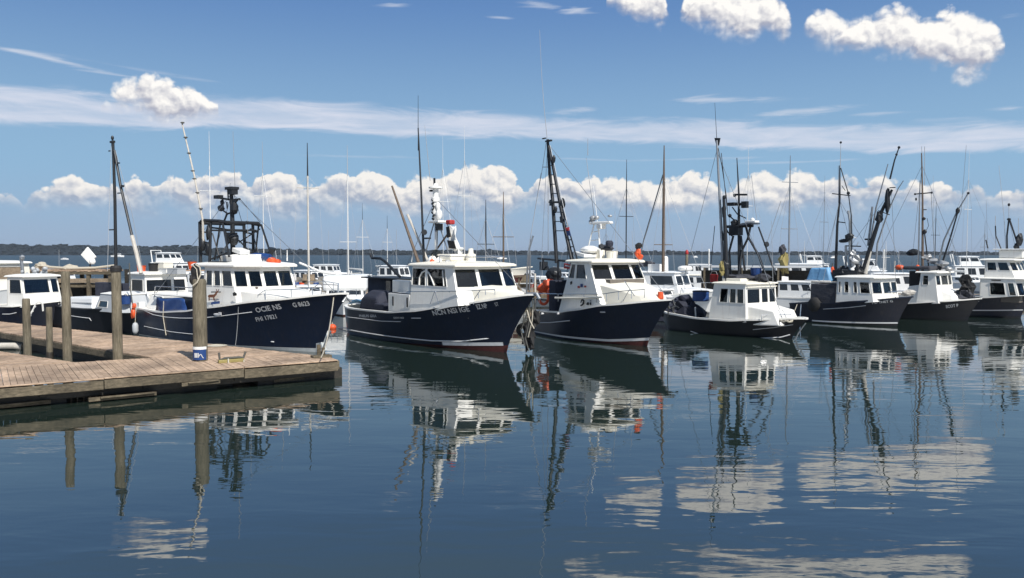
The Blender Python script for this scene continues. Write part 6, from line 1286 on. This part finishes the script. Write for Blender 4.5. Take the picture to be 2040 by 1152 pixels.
for x_ in (-1.2, 1.2):
    for y_ in (-.3, .3): MB().box((x_, y_, .41), (.07, .07, .82)).build('leg', 'galv', tb)
MB().tube([(-.9, 0, .9), (.9, 0, 1.9)], .04).build('prop', 'greyp', tb)
t_ = empty('fish_shed', place(1510, 60), R(-10), 'flat roofed grey net shelter behind the smallest boat roof', 'shelter'); MB().box((0, 0, 3.0), (8.5, 2.4, .14)).build('roof', 'greyp', t_, bevel=.02)
for x_ in (-4, -1.3, 1.3, 4): MB().box((x_, -1.1, 1.5), (.14, .14, 3.0)).build('post', 'beam', t_)
MB().box((0, 1.0, 1.7), (8.2, .1, 2.0)).build('back_wall', 'wetbeam', t_)
# rough stone bank behind the gap between the two nearest boats
m = MB(); r2 = random.Random(5)
for k in range(220):
    px_ = r2.uniform(560, 765); c = place(px_, r2.uniform(69, 76)); s_ = r2.uniform(.3, .75); m.ball((c.x, c.y, r2.uniform(0, .9) + (c.y - 70) * .12), (s_, s_ * .8, s_ * .6), 6, .8, r2.uniform(0, 50))
o = m.build('stone_bank', paint('bank_stone', (0.20, 0.185, 0.16), .9, var=.25, vs=1.2)); tag(o, 'low bank of grey brown rubble stones beyond the centre boat stern', 'stone bank', kind='stuff')

# ------------------------------------------------------------------ left side: craft behind the dock
b = bA = Boat('motor_boat', 'navy hulled launch with bright white windowed cabin, at the left edge behind the dock', 'motor boat', 'boats moored behind the dock', 2.6, stem=(104, 652), corner=(-45, 650))
b.form([(0, 1.1), (3, 1.15), (6, 1.55)], over=.7, boot=(.05, .1)); b.hull(mat='navy2', bottom='red', stripe=None, xc=1.5, capw=.12); b.line([(5, 626), (20, 626), (33, 623)], .02)
P = lambda x_, y_, Y_: b.px(x_, y_, Y_).x
b.house(P(14, 600, -1.1), P(43, 560, -1.1) + .25, P(43, 560, -1.1) + .25, 1.12, 1.05, 1, 1.0, 2.72, rake=.35, zw=(1.85, 2.6), wins={'side': [(.15, .92)], 'front': [(.04, .72), (.78, .97)]}); b.roof((.15, .25, .1), th=.09); b.trunk(P(43, 560, -1.1), b.xb(1.4) - .5, 1.0, .4, 1.2, 1.75, 1.7)
b = craft('taller cream boat house cut off by the left edge, with tan canvas window', 'motor boat', -22, 52, 8, -30, B=3.2, fb=1.5, group='boats moored behind the dock'); b.house(3.0, 6.4, 6.4, 1.4, 1.3, 1.2, 1.2, 3.35, mat='cream', rake=.1, zw=(2.35, 3.15), wins={'side': [(.1, .9)], 'front': [(.1, .85)]}, glass='crate'); b.roof((.2, .2, .12), th=.12)
b.tube('aerial', 'alu', [[V(5, 0, 3.4), V(5, 0, 4.2)]], .03)
b = bB = Boat('work_boat', 'long black hulled boat behind the dock with low white cabin and tall dark mast', 'work boat', 'boats moored behind the dock', 2.8, stem=(262, 664), corner=(95, 650))
b.form([(0, 1.15), (3, 1.12), (7, 1.2)], over=.4, boot=(.05, .1)); b.hull(mat='black', bottom='black', stripe=None, cap='dmetal', xc=1.0, capw=.12); b.line([(140, 629), (180, 634), (225, 637)], .02)
P = lambda x_, y_, Y_: b.px(x_, y_, Y_).x
b.house(P(186, 600, -1), P(228, 600, -1), P(228, 600, -1) + .5, 1.0, .8, .5, 1.05, 1.95, mat='greyp', rake=.5, arake=.4, zw=(1.3, 1.62), wins={'side': [(.12, .62)]}, interior=False); b.roof((.0, .05, .03), th=.05, mat='white')
MB().add([V(-.1 + .3, -1.1, 1.1), V(P(185, 600, -1), -1.05, 1.1), V(P(180, 600, -1), -.9, 1.75), V(.5, -.9, 1.6), V(.2, 1.1, 1.1), V(P(185, 600, -1), 1.05, 1.1), V(P(180, 600, -1), .9, 1.75), V(.5, .9, 1.6)], [(0, 1, 2, 3), (7, 6, 5, 4), (0, 4, 5, 1), (1, 5, 6, 2), (2, 6, 7, 3), (3, 7, 4, 0)]).build('foredeck', 'gel', b.root, bevel=.08)
b.tube('deck_rail', 'alu', [[b.px(143, 607, -1), b.px(144, 603, -1), b.px(182, 604, -1)]], .025)
b.tube('mast', 'dmetal', [[b.px(232, 600, 0), b.px(231, 540, 0), b.px(229, 400, 0), b.px(225, 280, 0)]], .10, 8, .07); b.tube('leaning_spar', 'dmetal', [[b.px(228, 300, 0), b.px(240, 370, 0), b.px(263, 470, 0)]], .07, 8); b.tube('leaning_spar_foot', 'pole', [[b.px(263, 470, 0), b.px(272, 505, 0), b.px(281, 545, 0)]], .10, 8)
MB().box(b.px(224, 283, 0), (.32, .15, .1)).ball(b.px(224, 275, 0), (.08, .08, .12), 8).box(b.px(218, 301, 0), (.15, .06, .05)).box(b.px(236, 325, 0), (.14, .1, .06)).box(b.px(244, 371, 0), (.16, .12, .1)).box(b.px(237, 385, 0), (.18, .1, .05)).box(b.px(222, 458, 0), (.5, .1, .06)).build('mast_fittings', 'dmetal', b.root)
b.tube('stays', 'alu', [[b.px(222, 285, 0), b.px(218, 400, -.4), b.px(214, 540, -1)], [b.px(230, 300, 0), b.px(262, 420, .5), b.px(285, 540, 1)]], .012, 4)
m = MB().box((b.px(185, 573, .2).x, 1.2, 2.0), (3.2, .5, .75)); m.build('dark_shelter', 'navy_canvas', b.root, bevel=.03)
t_ = b.thing('bait_tub', 'blue tub on the black hulled boat behind the black capped pile', 'tub', b.px(251, 606, -.6), 0, 'tubs of gear'); MB().lathe([(.22, 0), (.27, .4), (.3, .42), (.25, .42), (.2, .05)], n=14).build('tub', 'blue', t_, smooth=True); MB().tube([(-.27, 0, .4), (0, 0, .5), (.27, 0, .4)], .02).build('handle', 'rope', t_)
a_ = R(-41); c = place(316, 49)
b = bC = Boat('motor_boat', 'white pilothouse boat with square dark windows, astern of the boat nearest the dock', 'motor boat', 'boats moored behind the dock', 3.0, M=(c.x - 3.5 * math.cos(a_), c.y - 3.5 * math.sin(a_), 0), ang=a_, L=8.5)
b.form([(0, 1.0), (4, 1.1), (9, 1.6)], over=.7, boot=(.05, .1)); b.hull(mat='navy2', bottom='red', stripe=None, xc=1.0)
P = lambda x_, y_, Y_: b.px(x_, y_, Y_).x
xf = P(288, 580, -1.3)
b.house(P(259, 600, -1.3), xf + .2, xf + .2, 1.35, 1.28, 1.25, .9, 2.72, mat='white', rake=.2, zw=(1.72, 2.42), wins={'side': [(.12, .88)], 'front': [(.03, .62), (.67, .95)]}); b.roof((.1, .2, .1), th=.12); b.trunk(xf, b.xb(1.5) - 1.0, 1.2, .5, 1.2, 1.7, 1.65)
MB().box((xf - .5, .5, 2.95), (1.2, .9, .2)).build('roof_hatch', 'greyp', b.root, bevel=.03)
t_ = b.thing('gear_basket', 'orange basket on the white pilothouse roof at the foot of the leaning spar', 'basket', b.px(282, 546, -.8), 0, 'orange floats and gear'); MB().lathe([(.2, 0), (.27, .5), (.3, .52), (.24, .5), (.18, .04)], n=12).build('basket', 'orange', t_); MB().tube([(-.26, 0, .5), (0, 0, .62), (.26, 0, .5)], .02).build('handle', 'drope', t_)
t_ = b.thing('bait_tub', 'black bin on the white pilothouse roof beside the orange basket', 'tub', b.px(306, 546, -.5), 0, 'tubs of gear'); MB().lathe([(.24, 0), (.29, .62), (.34, .64), (.28, .62), (.2, .05)], n=14).build('tub', 'rubber', t_, smooth=True); MB().tube([(-.3, 0, .6), (-.36, 0, .5), (-.3, 0, .42)], .02).build('handle', 'rope', t_)
for i, (px_, py_, w_, lab) in enumerate([(331, 546, 1.3, 'long pale fish box on the white pilothouse roof, bottom of a stack'), (326, 534, 1.0, 'cream fish box stacked above the long box on the white pilothouse roof'), (352, 546, .9, 'grey white fish box at the right end of the white pilothouse roof')]):
    t_ = b.thing('fish_box', lab, 'crate', b.px(px_, py_, 0), .1 * i, 'fish boxes on the pilothouse roof'); crate(t_, w_, .6, .34, ['whitep', 'cream', 'greyp'][i])
t_ = empty('gear_basket', atD(383, 537, 53), 0, 'orange basket on the gear right of the white pilothouse roof', 'basket', 'orange floats and gear'); MB().lathe([(.2, 0), (.3, .5), (.33, .52), (.26, .5), (.18, .04)], n=12).build('basket', 'orange', t_); MB().tube([(-.28, 0, .5), (0, 0, .65), (.28, 0, .5)], .02).build('handle', 'drope', t_)
t_ = empty('gear_stack', place(385, 53), .3, 'grey timber gear stand supporting the orange basket', 'rack'); zt = atD(383, 537, 53).z - .03
for x_ in (-.8, .8):
    for y_ in (-.4, .4): MB().box((x_, y_, zt / 2), (.1, .1, zt)).build('leg', 'beam', t_)
MB().box((0, 0, zt - .04), (1.9, 1.0, .07)).build('shelf', 'plank', t_)
# raised timber wharf behind the piles
D = 56; t_ = empty('wharf', place(165, D), 0, 'high old timber wharf with cross braces behind the tall piles', 'wharf')
L_ = 5.9; ztop = atD(165, 537, D).z
m = MB()
for k in range(24): m.box((-L_ / 2 + k * .25 - .8, 0, ztop - .06 + .02 * math.sin(k * 2.1)), (.23, 3.0, .10))
m.build('deck_boards', 'plank', t_)
MB().box((-.4, -1.4, ztop - .22), (L_ + .6, .14, .2)).build('edge_beam', 'beam', t_); MB().box((.1, -1.25, ztop - .75), (L_ - .6, .16, .3)).build('lower_beam', 'crate', t_, bevel=.02); MB().box((.1, -1.2, ztop - 1.12), (L_ - .6, .14, .18)).build('lower_beam', 'beam', t_)
for x_ in (-2.3, -.6, 1.1, 2.6):
    MB().box((x_, -1.3, ztop / 2), (.22, .22, ztop)).build('post', 'beam', t_)
    MB().box((x_, 1.0, ztop / 2), (.22, .22, ztop)).build('post', 'wetbeam', t_)
MB().box((0, 1.15, ztop - 1.6), (L_ - .6, .1, 1.2)).build('back_boards', 'wetbeam', t_)
MB().tube([(-.4, -1.5, ztop - .1), (.25, -1.45, ztop - 3.0)], .07).build('brace', 'beam', t_)
m = MB().tube([(-3.0, -.5, ztop + .12), (-2.3, -.6, ztop + .2), (-.5, -.8, ztop + .08), (1.2, -.6, ztop + .12), (2.5, -.5, ztop + .28)], .09, 8).ball((-2.6, -.5, ztop + .25), (.5, .3, .25), 10, .8, 3).ball((-.6, -.6, ztop + .15), (.5, .3, .18), 10, .7, 5)
o = m.build('net_roll', 'rope'); o.location = place(165, D); tag(o, 'long pale rolled net lying along the top of the timber wharf', 'net roll')
q = atD(176, 537, D - .5); t_ = empty('reflector_board', q, 0, 'white square board tilted on one corner above the timber wharf', 'board'); s_ = 1587 / D
pts = [(160, 508), (173, 492), (190, 512), (178, 527)]; pv = [atD(x, y, D - .5) - q for x, y in pts]; pv2 = [v + V(.05, .12, 0) for v in pv]
MB().add(pv + pv2, [(0, 1, 2, 3), (7, 6, 5, 4), (0, 4, 5, 1), (1, 5, 6, 2), (2, 6, 7, 3), (3, 7, 4, 0)]).build('panel', 'whitep', t_, bevel=.04); MB().tube([(0.05, .1, 0), (.1, .1, .5)], .05).box((.05, .1, .03), (.6, .4, .08)).build('stand', 'dmetal', t_); MB().ball((.3, 0, .55), (.22, .15, .2), 10, .3).build('lamp', 'whitep', t_, smooth=True)
m = MB()
for k in range(5): m.ball((-.35 + k * .16, 0, .12 + .06 * (k % 2)), (.1, .1, .12), 7, .5, k)
o = empty('net_floats', atD(75, 552, 50), 0, 'small grey and white floats heaped above the navy launch cabin', 'floats'); m2 = MB(); r3 = random.Random(2)
for k in range(16): m2.ball((r3.uniform(-.9, .6), r3.uniform(-.2, .2), r3.uniform(0, .7)), r3.uniform(.08, .15), 8, .2, k)
m2.build('floats', 'greyp', o, smooth=True); MB().box((0, 0, -.6), (2.0, .6, 1.2)).build('bin', 'greyp', o, bevel=.03); MB().tube([(-.9, 0, 0), (-1.0, 0, 1.1)], .1).ball((-.95, 0, 1.2), (.16, .14, .2), 8, .4).build('stand', 'galv', o)

# mooring lines, sagging
def sag(p, q, d, n=10): return [Vector(p).lerp(Vector(q), i / n) - V(0, 0, d * 4 * (i / n) * (1 - i / n)) for i in range(n + 1)]
def mooring(p, q, d, lab, mat='rope', r=.02):
    o = MB().tube([v - Vector(p) for v in sag(p, q, d)], r, 5).build('mooring_line', mat); o.location = p; tag(o, lab, 'rope', 'mooring lines')
mooring(b1.W(V(13.6, -.2, 2.3)), onz(640, 712, .8), .35, 'slack line from the bow of the boat nearest the dock to the dock corner')
mooring(b2.W(V(13.9, 0, 2.3)), b3.W(V(.3, -1.3, 1.2)), .5, 'slack line from the centre boat bow to the three pane boat stern')
mooring(b3.W(V(8.4, 0, 1.9)), b4.W(V(.2, -.4, 1.0)), .45, 'slack line from the three pane boat bow to the smallest boat stern', 'drope')
mooring(b4.W(V(7.2, 0, .9)), b5.W(V(.4, -1.4, 1.0)), .2, 'slack line from the smallest boat bow to the boat with charcoal canvas box')
mooring(b5.W(V(5.6, -.1, 1.6)), b6.W(V(2.5, -1.2, 1.0)), .25, 'slack line from the leaning boom boat bow to the swept cabin boat', 'drope')
for bb, head, ends in ((b5, b5.px(1673, 400, 0), [V(5.5, 0, 1.7), V(.2, .8, 1.1), V(3.0, 1.4, 1.3)]), (b5, b5.px(1776, 380, 0), [V(5.6, 0, 1.7), V(.3, 0, 1.1)]), (b6, b6.px(1837, 330, 0), [V(7.3, 0, 1.4), V(.2, 0, 1.0), V(3, 1.2, 1.1)]),
                       (b4, b4.px(1428, 300, -.55), [V(7.0, 0, 1.0), V(.0, .5, 1.0)]), (b3, b3.px(1091, 285, -.4), [V(8.4, 0, 2.1), V(.2, 1.3, 1.2), V(.2, -1.3, 1.2)]), (b2, b2.px(868, 395, 0), [V(13.4, 0, 2.5), V(.4, 1.4, 1.4)]), (b1, b1.px(462, 385, 0), [V(13.4, 0, 2.5), V(.3, 1.4, 1.4), V(.3, -1.4, 1.4)]), (b7, b7.px(2010, 437, 0), [V(8.2, 0, 1.6)])):
    for e_ in ends: bb.tube('stay', 'galv', [[head, e_]], .011, 4)
for bb, px_, y0, y1 in ((b5, 1700, 555, 400), (b5, 1760, 560, 405), (b5, 1640, 560, 470), (b6, 1862, 540, 350), (b6, 1901, 545, 470), (b7, 1968, 520, 400), (b4, 1455, 570, 350), (b4, 1540, 570, 440), (b3, 1228, 515, 420), (b3, 1262, 515, 460), (b2, 925, 515, 380), (b2, 968, 520, 440), (b1, 495, 515, 395), (b1, 560, 515, 455)):
    bb.tube('whip_antenna', 'alu', [[bb.px(px_, y0, .2), bb.px(px_ - 3, y1, .2)]], .014, 5, .007)

# mooring floats low on the water between the boats
for px_, py_, r_, lab in [(662, 655, .17, 'orange float on the water under the bow of the boat nearest the dock'),]:
    t_ = empty('mooring_float', onz(px_, py_), 0, lab, 'float', 'fenders and mooring floats'); MB().ball((0, 0, .08), (r_ * 1.3, r_, r_), 12).build('body', 'orange', t_, smooth=True); MB().tube([(0, 0, .2), (0, 0, .34)], .03).build('eye', 'rope', t_)

# ------------------------------------------------------------------ loose pieces of fittings become parts of their own
SING = {'mast_fittings': 'mast_fitting', 'boom_fittings': 'boom_fitting', 'ladder_rungs': 'ladder_rung', 'winch': 'winch_part', 'frame_legs': 'frame_leg', 'pole_bands': 'pole_band', 'tripod_legs': 'tripod_leg', 'mast_legs': 'mast_leg',
        'rigging_blocks': 'rigging_block', 'roof_fittings': 'roof_fitting', 'derrick_fittings': 'derrick_fitting', 'stays': 'stay', 'roof_nets': 'roof_net', 'bow_lines': 'bow_line', 'aerials': 'aerial', 'deck_engine': 'deck_machine', 'roof_gear': 'roof_box', 'side_beams': 'side_beam'}
for o in list(bpy.data.objects):
    nm = o.name.split('.')[0]
    if nm not in SING or o.type != 'MESH': continue
    me = o.data; n = len(me.vertices); par = list(range(n))
    def find(a):
        while par[a] != a: par[a] = par[par[a]]; a = par[a]
        return a
    for e in me.edges: par[find(e.vertices[0])] = find(e.vertices[1])
    comp = {}
    for p in me.polygons: comp.setdefault(find(p.vertices[0]), []).append(tuple(p.vertices))
    for fs in comp.values():
        ids = sorted({i for f in fs for i in f}); mp = {i: k for k, i in enumerate(ids)}
        m2 = bpy.data.meshes.new(SING[nm]); m2.from_pydata([tuple(me.vertices[i].co) for i in ids], [], [tuple(mp[i] for i in f) for f in fs]); m2.materials.append(me.materials[0])
        if me.polygons[0].use_smooth: m2.polygons.foreach_set('use_smooth', [True] * len(m2.polygons))
        c = bpy.data.objects.new(SING[nm], m2); COL.objects.link(c); c.parent = o.parent
    bpy.data.objects.remove(o)

# ------------------------------------------------------------------ sea air
m = bpy.data.materials.new('sea_haze'); m.use_nodes = True; nt = m.node_tree; nt.nodes.clear()
o_ = nt.nodes.new('ShaderNodeOutputMaterial'); pv = nt.nodes.new('ShaderNodeVolumePrincipled'); pv.inputs['Color'].default_value = (.78, .87, 1, 1); pv.inputs['Density'].default_value = .00008; pv.inputs['Anisotropy'].default_value = .3
nt.links.new(pv.outputs[0], o_.inputs['Volume'])
o = MB().box((0, 4350, 14), (18200, 9400, 32)).build('haze', m); tag(o, 'thin pale blue sea haze over the bay', kind='stuff')
